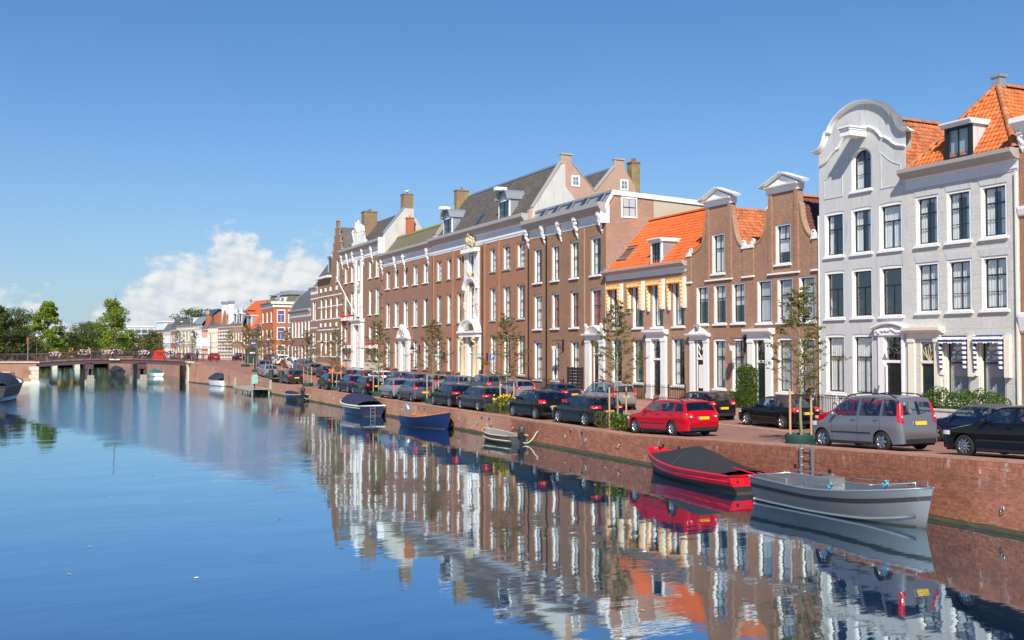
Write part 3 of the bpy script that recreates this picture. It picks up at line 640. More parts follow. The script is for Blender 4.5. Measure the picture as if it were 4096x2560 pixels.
        inst('sash', cached(('ws',) + key + (grid, sash), sfn, 'sash', sash), f)
        if det > 1:
            top_ = zz + ih
            for fr, nc, nr in grid:
                rh = ih * fr; bot = top_ - rh; cw, ch = round(iw / nc, 3), round(rh / nr, 3)
                pm = cached(('pane', cw, ch, gl), lambda m: m.quad((0, 0, 0), (cw, 0, 0), (cw, 0, ch), (0, 0, ch)), 'pane', gl)
                for c in range(nc):
                    for q in range(nr): inst('pane', pm, f, (x0 + cw * c, yb_ + .03 + RW.uniform(-.002, .002), bot + ch * q), RW.uniform(-.006, .006))
                top_ = bot
        else:
            inst('pane', cached(('pane1', iw, ih, gl), lambda m: m.quad((x0, 0, zz), (x0 + iw, 0, zz), (x0 + iw, 0, zz + ih), (x0, 0, zz + ih)), 'pane', gl), f, (0, yb_ + .03, 0))
        if hs != h:
            n = 12; mb = MB(); mb.poly([(w / 2 - iw / 2 * cos(pi * i / n), yb_ + .03, hs + (arch - fw) * sin(pi * i / n)) for i in range(n + 1)]); mb.build('pane', gl, f)
        if sill:
            inst('sill', cached(('sill', w, sill, sd), lambda m: m.box(-.07, w + .07, -sd, rec + .03, -.11, 0), 'sill', sill), f)
        if cur == 'r': cur = RW.choice(['side', 'side', 'full', 'blind', 'side', 'none', 'full'])
        if cur != 'none': s.curtain(f, cur, x0, iw, zz, ih, yb_ + .10)
        return f
    def curtain(s, f, cur, x0, iw, z0, ih, y):
        m = 'curtain'
        if ':' in cur: cur, m = cur.split(':')
        k = RW.randrange(3)
        def drape(mb, a, b, lo, hi):
            n = max(4, int((b - a) / .045)); mb.grid([[(lerp(a, b, i / n), y + .03 * sin(i * 1.9 + k) + .01 * sin(i * .7), lo + .0), (lerp(a, b, i / n), y + .02 * sin(i * 1.9 + k), hi)] for i in range(n + 1)])
        def fn(mb):
            if cur == 'side':
                q = (.30, .24, .36)[k]; drape(mb, x0, x0 + iw * q, z0, z0 + ih); drape(mb, x0 + iw * (1 - q), x0 + iw, z0, z0 + ih)
            elif cur == 'full': drape(mb, x0, x0 + iw, z0, z0 + ih)
            elif cur == 'low': drape(mb, x0, x0 + iw, z0, z0 + ih * .55)
            elif cur == 'blind': mb.box(x0, x0 + iw, y, y + .01, z0 + ih * (.45, .6, .3)[k], z0 + ih)
            elif cur == 'left': drape(mb, x0, x0 + iw * .45, z0, z0 + ih)
            elif cur == 'slats':
                n = int(ih / .07)
                for i in range(n): mb.box(x0, x0 + iw, y, y + .02, z0 + i * .07, z0 + i * .07 + .055)
        inst('curtain', cached(('cur', cur, m, k, round(iw, 2), round(ih, 2), round(y, 2)), fn, 'curtain', m, cur != 'slats' and cur != 'blind'), f)
    def cornice(s, xa, xb, prof, m, name='cornice', base=0.):
        mb = MB(); mb.prismx([(base, prof[0][1])] + [(-o, z) for o, z in prof] + [(base, prof[-1][1])], xa, xb); return s.b(mb, name, m)
    def bx(s, name, m, x0, x1, y0, y1, z0, z1, parent=None):
        mb = MB(); mb.box(x0, x1, y0, y1, z0, z1); return s.b(mb, name, m, parent)
    def roof(s, name, m, *quads):
        mb = MB()
        for q in quads: mb.poly(q)
        return s.b(mb, name, m)
    def door(s, ya, yb, z0, z1, m='black_paint', fan=None, frame='white_paint', panels=3, dbl=False, fanstyle=0):
        xa, xb = sorted((s.x(ya), s.x(yb))); s.ops.append((xa, xb, z0, fan or z1, 0)); w = xb - xa
        mb = MB(); mb.box(xa + .05, xb - .05, .08, .13, z0, z1)
        n = 2 if dbl else 1
        for c in range(n):
            a = xa + .05 + (w - .1) * c / n; b = xa + .05 + (w - .1) * (c + 1) / n
            for i in range(panels):
                lo = lerp(z0 + .15, z1 - .12, i / panels); hi = lerp(z0 + .15, z1 - .12, (i + 1) / panels) - .12
                mb.prism([(a + .1, lo), (b - .1, lo), (b - .1, hi), (a + .1, hi)], .06, .09); mb.prism([(a + .18, lo + .08), (b - .18, lo + .08), (b - .18, hi - .08), (a + .18, hi - .08)], .045, .065)
        d = s.b(mb, 'door', m)
        mb = MB(); mb.blob((xa + .16, .03, z0 + 1.05), .035); s.b(mb, 'handle', 'chrome', d)
        mb = MB(); mb.box(xa, xa + .06, .0, .12, z0, fan or z1); mb.box(xb - .06, xb, .0, .12, z0, fan or z1)
        if fan: mb.box(xa + .06, xb - .06, -.02, .13, z1, z1 + .14); mb.box(xa + .06, xb - .06, .0, .12, fan - .07, fan)
        s.b(mb, 'door_frame', frame, d)
        if fan:
            mb = MB(); mb.quad((xa + .06, .06, z1 + .14), (xb - .06, .06, z1 + .14), (xb - .06, .06, fan - .07), (xa + .06, .06, fan - .07)); fl = s.b(mb, 'fanlight', 'glass_dark', d)
            mb = MB(); c = (xa + xb) / 2; zc = (z1 + .14 + fan - .07) / 2; rh = (fan - z1 - .21) / 2; rw = (w - .12) / 2
            fm = ('dark_sash', 'stone_cream', 'white_paint')[fanstyle]
            if fanstyle == 0:
                mb.tube([(c + rw * .33 * cos(a), .04, zc + rh * .3 * sin(a)) for a in [i * pi / 6 for i in range(12)]], .03, 5, closed=True)
                for a in ((c, zc + rh), (c, zc - rh), (c - rw, zc), (c + rw, zc)): mb.tube([(lerp(c, a[0], .3), .04, lerp(zc, a[1], .3)), (a[0], .04, a[1])], .025, 5)
            elif fanstyle == 1:
                for q in (-.55, 0, .55): mb.tube([(c + rw * q * .2, .04, zc - rh), (c + rw * q * 1.2 - .08, .04, zc), (c + rw * q, .04, zc + rh * (.8 - abs(q) * .6))], .018, 5); mb.tube([(c + rw * q * .2, .04, zc - rh), (c + rw * q * 1.2 + .08, .04, zc), (c + rw * q, .04, zc + rh * (.8 - abs(q) * .6))], .018, 5)
            else:
                for q in (-1, 1):
                    mb.tube([(c, .04, zc - rh), (c + q * rw * .7, .04, zc - rh * .4), (c + q * rw * .3, .04, zc), (c + q * rw * .8, .04, zc + rh * .5), (c + q * rw * .25, .04, zc + rh * .9)], .03, 5)
                mb.tube([(c, .04, zc - rh), (c, .04, zc + rh)], .02, 5)
            s.b(mb, 'tracery', fm, fl)
        return d
    def portal(s, ya, yb, z0, ze, zt, m='white_paint', pw=.28, out=.14, ped=None, capital=None):
        """pilasters from z0 to ze with an entablature up to zt"""
        xa, xb = sorted((s.x(ya), s.x(yb))); mb = MB()
        for a, b in ((xa, xa + pw), (xb - pw, xb)):
            mb.box(a, b, -out, .02, z0, ze); mb.box(a - .04, b + .04, -out - .05, .02, z0, z0 + .35); mb.box(a - .03, b + .03, -out - .04, .02, ze - .16, ze)
        h = zt - ze
        mb.box(xa, xb, -out - .02, .02, ze, ze + h * .55)
        mb.prismx([(.0, ze + h * .5), (-out - .05, ze + h * .5), (-out - .12, ze + h * .62), (-out - .28, ze + h * .75), (-out - .3, zt), (.0, zt)], xa - .16, xb + .16)
        p = s.b(mb, 'door_surround', m)
        return p
def carved(mb, x, z0, z1, w, out, seed, n=16, y=0.):
    r = random.Random(seed)
    for i in range(n):
        t = i / (n - 1); q = (1 - t) ** .6 * .8 + .25; rr_ = w * .42 * q * r.uniform(.7, 1.1)
        mb.blob((x + r.uniform(-.28, .28) * w * q, y - out * (1 - t) * .8 - rr_ * .3, lerp(z1, z0, t)), (rr_, rr_ * .8, rr_ * r.uniform(.8, 1.3)), 6, 4)
def consoles(h, ys_, z0, z1, w=.4, out=.3, m='stone_white'):
    for i, y in enumerate(ys_):
        w *= 1; mb = MB(); x = h.x(y); carved(mb, 0, z0, z1, w * .8, out * .8, 40 + i % 3, 22); mb.box(-w * .32, w * .32, -out, 0, z1 - .12, z1 + .25)
        mb.v = [(p[0] + x, p[1], p[2]) for p in mb.v]; h.b(mb, 'console', m, smooth=True, sharp=50)
CORN = lambda zb_, zt, o: [(.03, zb_), (.03, zb_ + (zt - zb_) * .12), (.07, zb_ + (zt - zb_) * .14), (.07, zb_ + (zt - zb_) * .22), (.04, zb_ + (zt - zb_) * .24), (.04, zb_ + (zt - zb_) * .64), (.12, zb_ + (zt - zb_) * .68), (.16, zb_ + (zt - zb_) * .74)]
GUT = lambda zb_, zt, o: [(.16, zb_), (o * .7, zb_ + (zt - zb_) * .2), (o * .78, zb_ + (zt - zb_) * .35), (o, zb_ + (zt - zb_) * .6), (o, zt)]
def entab(h, z0, z1, zt, out=.5, m1='cornice_white', m2='cornice_grey', xa=None, xb=None):
    xa = -.02 if xa is None else xa; xb = h.W + .02 if xb is None else xb
    h.cornice(xa, xb, CORN(z0, z1 + (z1 - z0) * .35, out), m1, 'frieze'); h.cornice(xa - .05, xb + .05, GUT(z0 + (z1 - z0) * 1.0, zt, out), m2, 'gutter')
# pantiles
def tile_fn(tw, th):
    def fn(m):
        P = [(0, .0), (.14, .032), (.34, .05), (.54, .032), (.72, .006), (1.0, .0)]
        lo = [(x * tw * 1.04 - tw / 2, -.02, z + .034) for x, z in P]; up = [(x * tw * 1.04 - tw / 2, th * 1.05, z + .004) for x, z in P]; dn = [(x, y + .002, z - .022) for x, y, z in lo]
        m.grid([dn, lo, up])
    return fn
def frame_mtx(o, u, v):
    n = u.cross(v).normalized(); M = Matrix((u, v, n)).transposed().to_4x4(); M.translation = o; return M
def tiles(h, parent, o, u, v, lu, lv, inside, m, tw=.24, th=.3, ind=300, key=None, sort=None, name='roof_tile'):
    """o: eave corner, u along the eave, v up the slope (house coordinates, absolute z)"""
    o = Vector(o); u = Vector(u).normalized(); v = Vector(v).normalized(); n = u.cross(v).normalized()
    me = cached(('tile', tw, th, m), tile_fn(tw, th), name, m); rt = random.Random(9); cells = []
    for j in range(int(lv / th)):
        for i in range(int(lu / tw)):
            cu, cv = (i + .5) * tw, j * th
            if inside(cu, cv + th * .5): cells.append((cu, cv))
    if sort: cells.sort(key=sort)
    dz = Vector((0, 0, h.zb))
    for cu, cv in cells[:ind]:
        p = o + u * (cu + rt.uniform(-.008, .008)) + v * (cv + rt.uniform(-.012, .012)) + n * (.02 + rt.uniform(0, .008)) - dz
        inst(name, me, parent, mtx=frame_mtx(p, u, v))
    if cells[ind:]:
        mb = MB(); base = MB(); tile_fn(tw, th)(base)
        for cu, cv in cells[ind:]:
            p = o + u * (cu + rt.uniform(-.006, .006)) + v * (cv + rt.uniform(-.008, .008)) + n * (.02 + rt.uniform(0, .006)) - dz
            mb.add([p + u * a + v * b + n * c for a, b, c in base.v], base.f)
        stuff(mb.build('tile_field', m, parent))
def ridge(h, parent, a, b, r, m, step=.36, name='ridge_tile'):
    a, b = Vector(a), Vector(b); L_ = (b - a).length; d = (b - a) / L_; side = d.cross(Vector((0, 0, 1))).normalized(); up = side.cross(d).normalized(); n = max(1, int(L_ / step)); st = L_ / n
    def fn(mb):
        for q0, q1, k in ((0, st * 1.08, 1.0),):
            ra, rb_ = [], []
            for i in range(7):
                t = -.25 + (pi + .5) * i / 6; ra.append((r * 1.08 * cos(t), q0, r * 1.08 * sin(t))); rb_.append((r * .93 * cos(t), q1, r * .93 * sin(t)))
            mb.grid([[(x * .85, y, z * .85) for x, y, z in ra], ra, rb_])
    me = cached(('ridge', round(r, 3), round(st, 3), m), fn, name, m, True, 50); dz = Vector((0, 0, h.zb))
    for i in range(n):
        M = Matrix((side, d, up)).transposed().to_4x4(); M.translation = a + d * (st * i) - dz; inst(name, me, parent, mtx=M)
def sweep(h, pts, prof, m, name, parent=None):
    """profile (out, up-along-normal) swept over a curve in the x,z plane of the front"""
    n = len(pts); rows = []
    for i in range(n):
        a, b = pts[max(i - 1, 0)], pts[min(i + 1, n - 1)]; dx, dz = b[0] - a[0], b[1] - a[1]; l = sqrt(dx * dx + dz * dz) or 1; nx, nz = -dz / l, dx / l
        rows.append([(pts[i][0] + nx * q, -o, pts[i][1] + nz * q) for o, q in prof])
    mb = MB(); mb.grid(rows); k = len(prof); mb.f.append(tuple(range(k))); mb.f.append(tuple(range(len(mb.v) - 1, len(mb.v) - k - 1, -1))); return h.b(mb, name, m, parent)
def smooth_curve(P, n=6):
    out = []
    for i in range(len(P) - 1):
        p0, p1, p2, p3 = P[max(i - 1, 0)], P[i], P[i + 1], P[min(i + 2, len(P) - 1)]
        for k in range(n):
            t = k / n; out.append(tuple(.5 * (2 * p1[j] + (p2[j] - p0[j]) * t + (2 * p0[j] - 5 * p1[j] + 4 * p2[j] - p3[j]) * t * t + (3 * p1[j] - p0[j] - 3 * p2[j] + p3[j]) * t ** 3) for j in (0, 1)))
    return out + [P[-1]]
def chimney(h, x0, x1, y0, y1, z0, z1, m='brick_chimney', pots=2, potm='copper_brown'):
    mb = MB(); mb.box(x0, x1, y0, y1, z0, z1 - .12); mb.box(x0 - .06, x1 + .06, y0 - .06, y1 + .06, z1 - .14, z1); c = h.b(mb, 'chimney', m)
    for i in range(pots):
        mb = MB(); mb.lathe([(.11, z1), (.1, z1 + .32), (.0, z1 + .32)], 8, (lerp(x0, x1, (i + .5) / pots), (y0 + y1) / 2, 0)); h.b(mb, 'chimney_pot', potm, c, smooth=True, sharp=50)
def dormer(h, xc, w, z0, zt, y0, depth, m='white_paint', cheek='zinc', sash='dark_sash', grid=((1., 2, 1),), curved=False, hood=.25, cur='side', hm='cornice_white'):
    """dormer standing on the roof: front at y0, running back by depth"""
    mb = MB(); x0, x1 = xc - w / 2, xc + w / 2; t = .16
    mb.box(x0, x0 + t, y0, y0 + .12, z0, zt); mb.box(x1 - t, x1, y0, y0 + .12, z0, zt); mb.box(x0 + t, x1 - t, y0, y0 + .12, z0, z0 + .1); mb.box(x0 + t, x1 - t, y0, y0 + .12, zt - .08, zt)
    d = h.b(mb, 'dormer', m)
    for x in (x0, x1): mb = MB(); mb.poly([(x, y0 + .121, z0), (x, y0 + .121, zt), (x, y0 + depth, zt)]); h.b(mb, 'cheek', cheek, d)
    if curved:
        mb = MB(); n = 10; mb.grid([[(xc - (w / 2 + .15) * cos(pi * i / n), y0 - .35, zt + .02 + w * .42 * sin(pi * i / n)), (xc - (w / 2 + .15) * cos(pi * i / n), y0 + depth + .6, zt + .02 + w * .42 * sin(pi * i / n))] for i in range(n + 1)])
        mb.poly([(xc - (w / 2) * cos(pi * i / n), y0 + .05, zt + w * .38 * sin(pi * i / n)) for i in range(n + 1)]); h.b(mb, 'hood', cheek, d)
        mb = MB(); mb.box(xc - .28, xc + .28, y0 - .9, y0 + .2, zt + w * .38, zt + w * .38 + .3); h.b(mb, 'hoist_beam', m, d)
    else:
        mb = MB(); mb.prismx([(y0 + .02, zt), (y0 - hood * .5, zt), (y0 - hood * .6, zt + .1), (y0 - hood, zt + .16), (y0 - hood, zt + .24), (y0 + depth + .2, zt + .26), (y0 + depth + .2, zt)], x0 - .12, x1 + .12); h.b(mb, 'hood', hm, d)
    mb = MB(); a, b, lo, hi = x0 + t, x1 - t, z0 + .1, zt - .08
    mb.box(a, a + .06, y0 + .03, y0 + .09, lo, hi); mb.box(b - .06, b, y0 + .03, y0 + .09, lo, hi); mb.box(a, b, y0 + .03, y0 + .09, lo, lo + .07); mb.box(a, b, y0 + .03, y0 + .09, hi - .06, hi)
    for fr, nc, nr in grid:
        for c in range(1, nc): x = lerp(a, b, c / nc); mb.box(x - .03, x + .03, y0 + .03, y0 + .09, lo, hi)
        for q in range(1, nr): z = lerp(lo, hi, q / nr); mb.box(a, b, y0 + .04, y0 + .085, z - .02, z + .02)
    h.b(mb, 'sash', sash, d); mb = MB(); mb.quad((a, y0 + .07, lo), (b, y0 + .07, lo), (b, y0 + .07, hi), (a, y0 + .07, hi)); h.b(mb, 'pane', 'glass', d)
    mb = MB(); mb.quad((a, y0 + .25, lo), (b, y0 + .25, lo), (b, y0 + .25, hi), (a, y0 + .25, hi)); h.b(mb, 'curtain', 'curtain_grey' if cur == 'side' else 'room_dark', d)  # without a curtain: a dark sheet coloured as the room's shade
    return d
def awning(h, ya, yb, z0, z1, m, out=.45, low=1.9):
    out *= .62
    xa, xb = sorted((h.x(ya), h.x(yb))); mb = MB(); n = 14
    for x, sg in ((xa, 1), (xb, -1)):
        for side in (0, 1):
            rows = []
            for i in range(n * 2 + 1):
                t = i / (n * 2); z = lerp(z1, z0, t); wv = .035 * abs(sin(i * pi / 2)); o_ = lerp(out, out * .75, t) + wv
                rows.append([(x + sg * .02 * side, -.02, z), (x + sg * (.02 * side + .06), -o_ * .5, z), (x + sg * .02 * side + sg * .03, -o_, z)])
            mb.grid(rows)
    rows = []
    for i in range(17):
        t = i / 16; x = lerp(xa, xb, t); sag = .05 * sin(t * pi * 3) ** 2
        rows.append([(x, -.02, z1 + .04), (x, -out, z1 - .10 - sag), (x, -out - .02, z1 - .26 - .05 * (i % 2) - sag)])
    mb.grid(rows)
    return h.b(mb, 'awning', m, smooth=False)
# ------------------------------------------------------------------ the row of houses, from the right
S3 = ((.33, 2, 1), (.67, 2, 2)); S2 = ((.36, 1, 1), (.64, 2, 1)); S4 = ((.34, 2, 1), (.66, 2, 1)); SG = ((.42, 2, 1), (.58, 2, 2)); SH = ((.46, 2, 2), (.54, 2, 2))
# brick house cut by the picture edge
A = House('brick_house', 'red brown brick house with white cornice beside the light grey stucco house', 29.5, 23.3, 1.3)
for z0, z1 in ((11.2, 13.2), (7.0, 9.6), (2.4, 5.1)):
    for y in (28.4, 26.5, 24.6): A.win(y, y - 1.3, z0, z1, S3)
A.wall(13.5, 'brick_red', dep=10)
entab(A, 13.45, 14.2, 14.75, .55, 'white_paint', 'white_paint')
consoles(A, (29.3, 27.2, 25.2, 23.6), 13.3, 14.2, .35, .3, 'white_paint')
A.cornice(-.02, A.W, [(.0, 10.5), (.10, 10.55), (.16, 10.8), (.16, 10.92), (0, 10.95)], 'white_paint', 'string_course'); A.cornice(-.02, A.W, [(.0, 5.4), (.10, 5.5), (.22, 6.1), (.22, 6.25), (0, 6.3)], 'white_paint', 'string_course')
A.roof('roof', 'tile_old', [(0, .2, 14.7), (6.2, .2, 14.7), (6.2, 5, 17.5), (0, 5, 17.5)])

# light grey stucco house with the hipped orange roof
B = House('stucco_house', 'light grey stucco house with hipped orange tile roof and a dormer', 35.75, 29.55, 1.3)
colsB = ((35.2, 33.85), (33.37, 32.02), (31.49, 30.13))
for i, (a, b) in enumerate(colsB):
    B.win(a, b, 9.72, 12.1, S3, rec=.02, cur=('side', 'side', 'side')[i], sd=.12); B.win(a, b, 6.47, 8.88, S3, rec=.02, cur='full', sd=.12)
for a, b in ((33.62, 32.2), (31.72, 30.3)):
    B.win(a, b, 2.15, 5.22, ((.36, 1, 1), (.64, 1, 1)), frame='cream_paint', rec=.05, cur='full:curtain_grey', sd=.1)
    awning(B, a + .08, b + .12, 3.75, 5.3, 'awning_blue', .5)
    xb = B.x(b); B.bx('awning_board', 'cream_paint', xb + .02, xb + .30, -.16, .0, 3.45, 5.32); xa = B.x(a); B.bx('awning_board', 'cream_paint', xa - .16, xa - .03, -.14, .0, 3.5, 5.3)
B.door(35.02, 33.98, 1.45, 4.02, 'door_green', fan=5.12, frame='cream_paint', fanstyle=1, panels=3)
B.portal(35.7, 33.75, 1.3, 5.2, 5.76, 'cream_paint', pw=.38, out=.10)
B.wall(12.6, 'stucco_block', dep=10)
entab(B, 12.55, 13.05, 13.5, .6, 'cornice_white', 'cornice_grey')
for (a, b), z in [(c, z) for c in colsB for z in (12.1, 8.88)]:
    xa, xb = B.x(a), B.x(b); mb = MB(); mb.prism([(xa - .02, z + .02), (xb + .02, z + .02), (xb + .13, z + .36), (xa - .13, z + .36)], -.018, .0); B.b(mb, 'window_arch', 'stucco_white')
WB = B.W; ap = (WB / 2, 2.75, 17.3); e0 = 13.42
rf = B.roof('roof', 'tile_old', [(0, -.1, e0), (WB, -.1, e0), ap], [(WB, -.1, e0), (WB, 10, e0), (WB / 2, 10, 17.35), ap], [(0, 10, e0), (0, -.1, e0), ap, (WB / 2, 10, 17.35)])
vv = Vector((0, ap[1] + .1, ap[2] - e0)); lv = vv.length
tiles(B, rf, (0, -.1, e0), (1, 0, 0), vv, WB, lv, lambda u, v: abs(u - WB / 2) < (WB / 2 - .05) * (1 - v / lv) and not (2.2 < u < 3.85 and v < 2.15), 'tile_orange')
vs_ = Vector((-(WB / 2), 0, 17.3 - e0)); ls = vs_.length
tiles(B, rf, (WB, -.1, e0), (0, 1, 0), vs_, 9.8, ls, lambda u, v: u > 2.85 * v / ls + .12, 'tile_orange', ind=110, sort=lambda c: c[0])
ridge(B, rf, (WB - .05, -.1, e0 + .08), (ap[0], ap[1], ap[2] + .08), .15, 'ridge_old'); ridge(B, rf, (.05, -.1, e0 + .08), (ap[0], ap[1], ap[2] + .08), .13, 'ridge_old'); ridge(B, rf, (ap[0], ap[1] + .4, ap[2] + .06), (ap[0], 9.8, ap[2] + .1), .13, 'ridge_old')
chimney(B, ap[0] - .22, ap[0] + .22, 2.55, 3.0, 17.2, 17.85, 'zinc', 0)
dormer(B, B.x(32.73), 1.5, 13.56, 15.12, .04, 1.5, 'dark_sash', 'stucco_white', 'dark_sash')
B.bx('downpipe', 'cream_paint', WB - .12, WB - .02, -.12, -.02, 1.4, 12.5)
t = thing('lamp_standard', 'slender black lamp on a thin pole beside the grey house door', 'lamp', (37.6, 36.2, 1.35))
mb = MB(); mb.lathe([(0, 0), (.07, 0), (.05, .3), (.03, .4), (.025, 2.5), (0, 2.5)], 8); mb.build('pole', 'iron', t); mb = MB(); mb.lathe([(.06, 2.5), (.15, 2.85)], 4); mb.build('lantern_glass', 'lamp_clear', t); mb = MB(); mb.lathe([(.19, 2.85), (.05, 3.05), (.03, 3.15), (0, 3.2)], 4); mb.build('lantern_roof', 'iron', t)

# white house with the curved gable
Cc = House('gable_house', 'white stucco house with swan curved gable, hoist beam and arched window', 41.83, 35.75, 1.3)
for i, (a, b) in enumerate(((41.42, 40.0), (39.46, 38.03), (37.54, 36.05))):
    Cc.win(a, b, 9.7, 12.1, S2, rec=.03, cur=('side', 'side', 'full')[i], arch=.06); Cc.win(a, b, 6.36, 8.92, S2, rec=.03, cur=('none', 'none', 'none')[i], arch=.06)
    if i < 2: Cc.win(a, b, 2.35, 5.5, S2, rec=.03, cur='full', arch=.06, sd=.05)
Cc.door(37.22, 36.12, 1.5, 4.02, 'black_paint', fan=5.38, fanstyle=0, panels=4, dbl=True)
mb = MB()
for a, b in ((Cc.x(37.62), Cc.x(37.22)), (Cc.x(36.12), Cc.x(36.0))): mb.box(a, b, -.1, .02, 1.3, 5.4)
Cc.b(mb, 'door_surround', 'white_paint')
n = 10; xa, xb = Cc.x(37.85), Cc.x(35.86); mb = MB(); mb.prism([(xa + .05, 5.4)] + [(lerp(xa + .05, xb - .05, i / n), 5.66 + .22 * sin(pi * i / n)) for i in range(n + 1)] + [(xb - .05, 5.4)], -.16, .0); pd = Cc.b(mb, 'pediment', 'white_paint')
sweep(Cc, [(lerp(xa - .05, xb + .05, i / n), 5.68 + .24 * sin(pi * i / n)) for i in range(n + 1)], [(0, 0), (.2, 0), (.3, .08), (.3, .14), (0, .16)], 'white_paint', 'pediment_hood', pd)
mb = MB(); rr = random.Random(2)
for i in range(26): t_ = i / 25; mb.blob((lerp(xa + .2, xb - .2, t_), -.17, 5.55 + rr.uniform(-.06, .06) + .1 * sin(pi * t_)), (.08, .05, .07), 6, 4)
Cc.b(mb, 'carving', 'stone_white', pd, smooth=True)
Cc.win(39.42, 38.0, 12.98, 15.2, ((1., 2, 2),), rec=.05, cur='left', arch=.6, sd=.12)
gy = [(41.82, 15.5), (41.6, 15.54), (41.38, 15.72), (41.2, 16.0), (41.1, 16.3), (41.0, 16.42)], [(40.9, 16.38), (40.62, 16.78), (40.15, 17.14), (39.5, 17.42), (38.8, 17.52), (38.1, 17.42), (37.45, 17.14), (36.98, 16.78), (36.7, 16.38)], [(36.6, 16.42), (36.5, 16.3), (36.4, 16.0), (36.22, 15.72), (36.0, 15.54), (35.78, 15.5)]
gc = [smooth_curve([(Cc.x(y), z) for y, z in g]) for g in gy]
Cc.wall(sum(gc, []), 'stucco_white', thick=.35, eave=12.6, dep=10)
PRO = [(-.34, .0), (.0, -.02), (.07, .0), (.09, .05), (.15, .07), (.24, .11), (.26, .16), (.0, .19), (-.34, .19)]
gcs = [[(gc[0][0][0] - .34, gc[0][0][1] - .03)] + gc[0], gc[1], gc[2] + [(gc[2][-1][0] + .34, gc[2][-1][1] - .03)]]
for i, g in enumerate(gcs):
    sweep(Cc, g, PRO[:7], 'white_paint', 'gable_cornice'); sweep(Cc, g, PRO[6:], 'lead', 'lead_cap')
st = smooth_curve([(Cc.x(y), z) for y, z in ((41.83, 14.68), (41.2, 14.86), (40.75, 15.2), (40.4, 15.42))]), smooth_curve([(Cc.x(y), z) for y, z in ((40.25, 15.44), (39.9, 15.85), (39.4, 16.12), (38.8, 16.2), (38.2, 16.12), (37.7, 15.85), (37.35, 15.44))]), smooth_curve([(Cc.x(y), z) for y, z in ((37.2, 15.42), (36.85, 15.2), (36.4, 14.86), (35.77, 14.68))])
for g in st: sweep(Cc, g, [(0, 0), (.09, .02), (.12, .09), (.02, .13), (0, .13)], 'white_paint', 'string_course')
mb = MB(); mb.box(Cc.x(39.0) - .02, Cc.x(38.35), -1.15, 0, 15.72, 16.02); mb.box(Cc.x(39.04), Cc.x(38.31), -1.22, 0, 16.02, 16.12); mb.box(Cc.x(39.1), Cc.x(38.25), -1.28, 0, 16.12, 16.2); Cc.b(mb, 'hoist_beam', 'white_paint')
for a, b, s_ in ((41.42, 40.05, 1), (37.4, 36.1, -1)):
    x0, x1 = Cc.x(a), Cc.x(b); zl, zr = (13.9, 14.75) if s_ > 0 else (14.75, 13.9)
    P = smooth_curve([(x0, zl), (lerp(x0, x1, .5), (zl + zr) / 2 - .12), (x1, zr)]); lo = 12.85
    mb = MB(); mb.prism([(x0, lo), (x0 + .035, lo), (x0 + .035, P[0][1]), (x0, P[0][1])], -.03, 0); mb.prism([(x1 - .035, lo), (x1, lo), (x1, P[-1][1]), (x1 - .035, P[-1][1])], -.03, 0); mb.prism([(x0, lo), (x1, lo), (x1, lo + .035), (x0, lo + .035)], -.028, 0)
    for p, q in zip(P, P[1:]): mb.prism([(p[0], p[1] - .035), (q[0], q[1] - .035), q, p], -.026, 0)
    Cc.b(mb, 'wall_panel', 'stucco_white')
WC = Cc.W; cr = Cc.roof('roof', 'tile_old', [(WC + .0, .3, 12.7), (WC, 10, 12.7), (WC / 2, 10, 16.95), (WC / 2, .3, 16.95)], [(0, .3, 12.7), (0, 10, 12.7), (WC / 2, 10, 16.95), (WC / 2, .3, 16.95)])
vs_ = Vector((-WC / 2, 0, 4.25)); tiles(Cc, cr, (WC, .4, 12.7), (0, 1, 0), vs_, 8.5, vs_.length, lambda u, v: True, 'tile_old', sort=lambda c: -c[1] + c[0] * .5)
ridge(Cc, cr, (WC / 2, .4, 17.0), (WC / 2, 9.8, 17.0), .13, 'ridge_old')

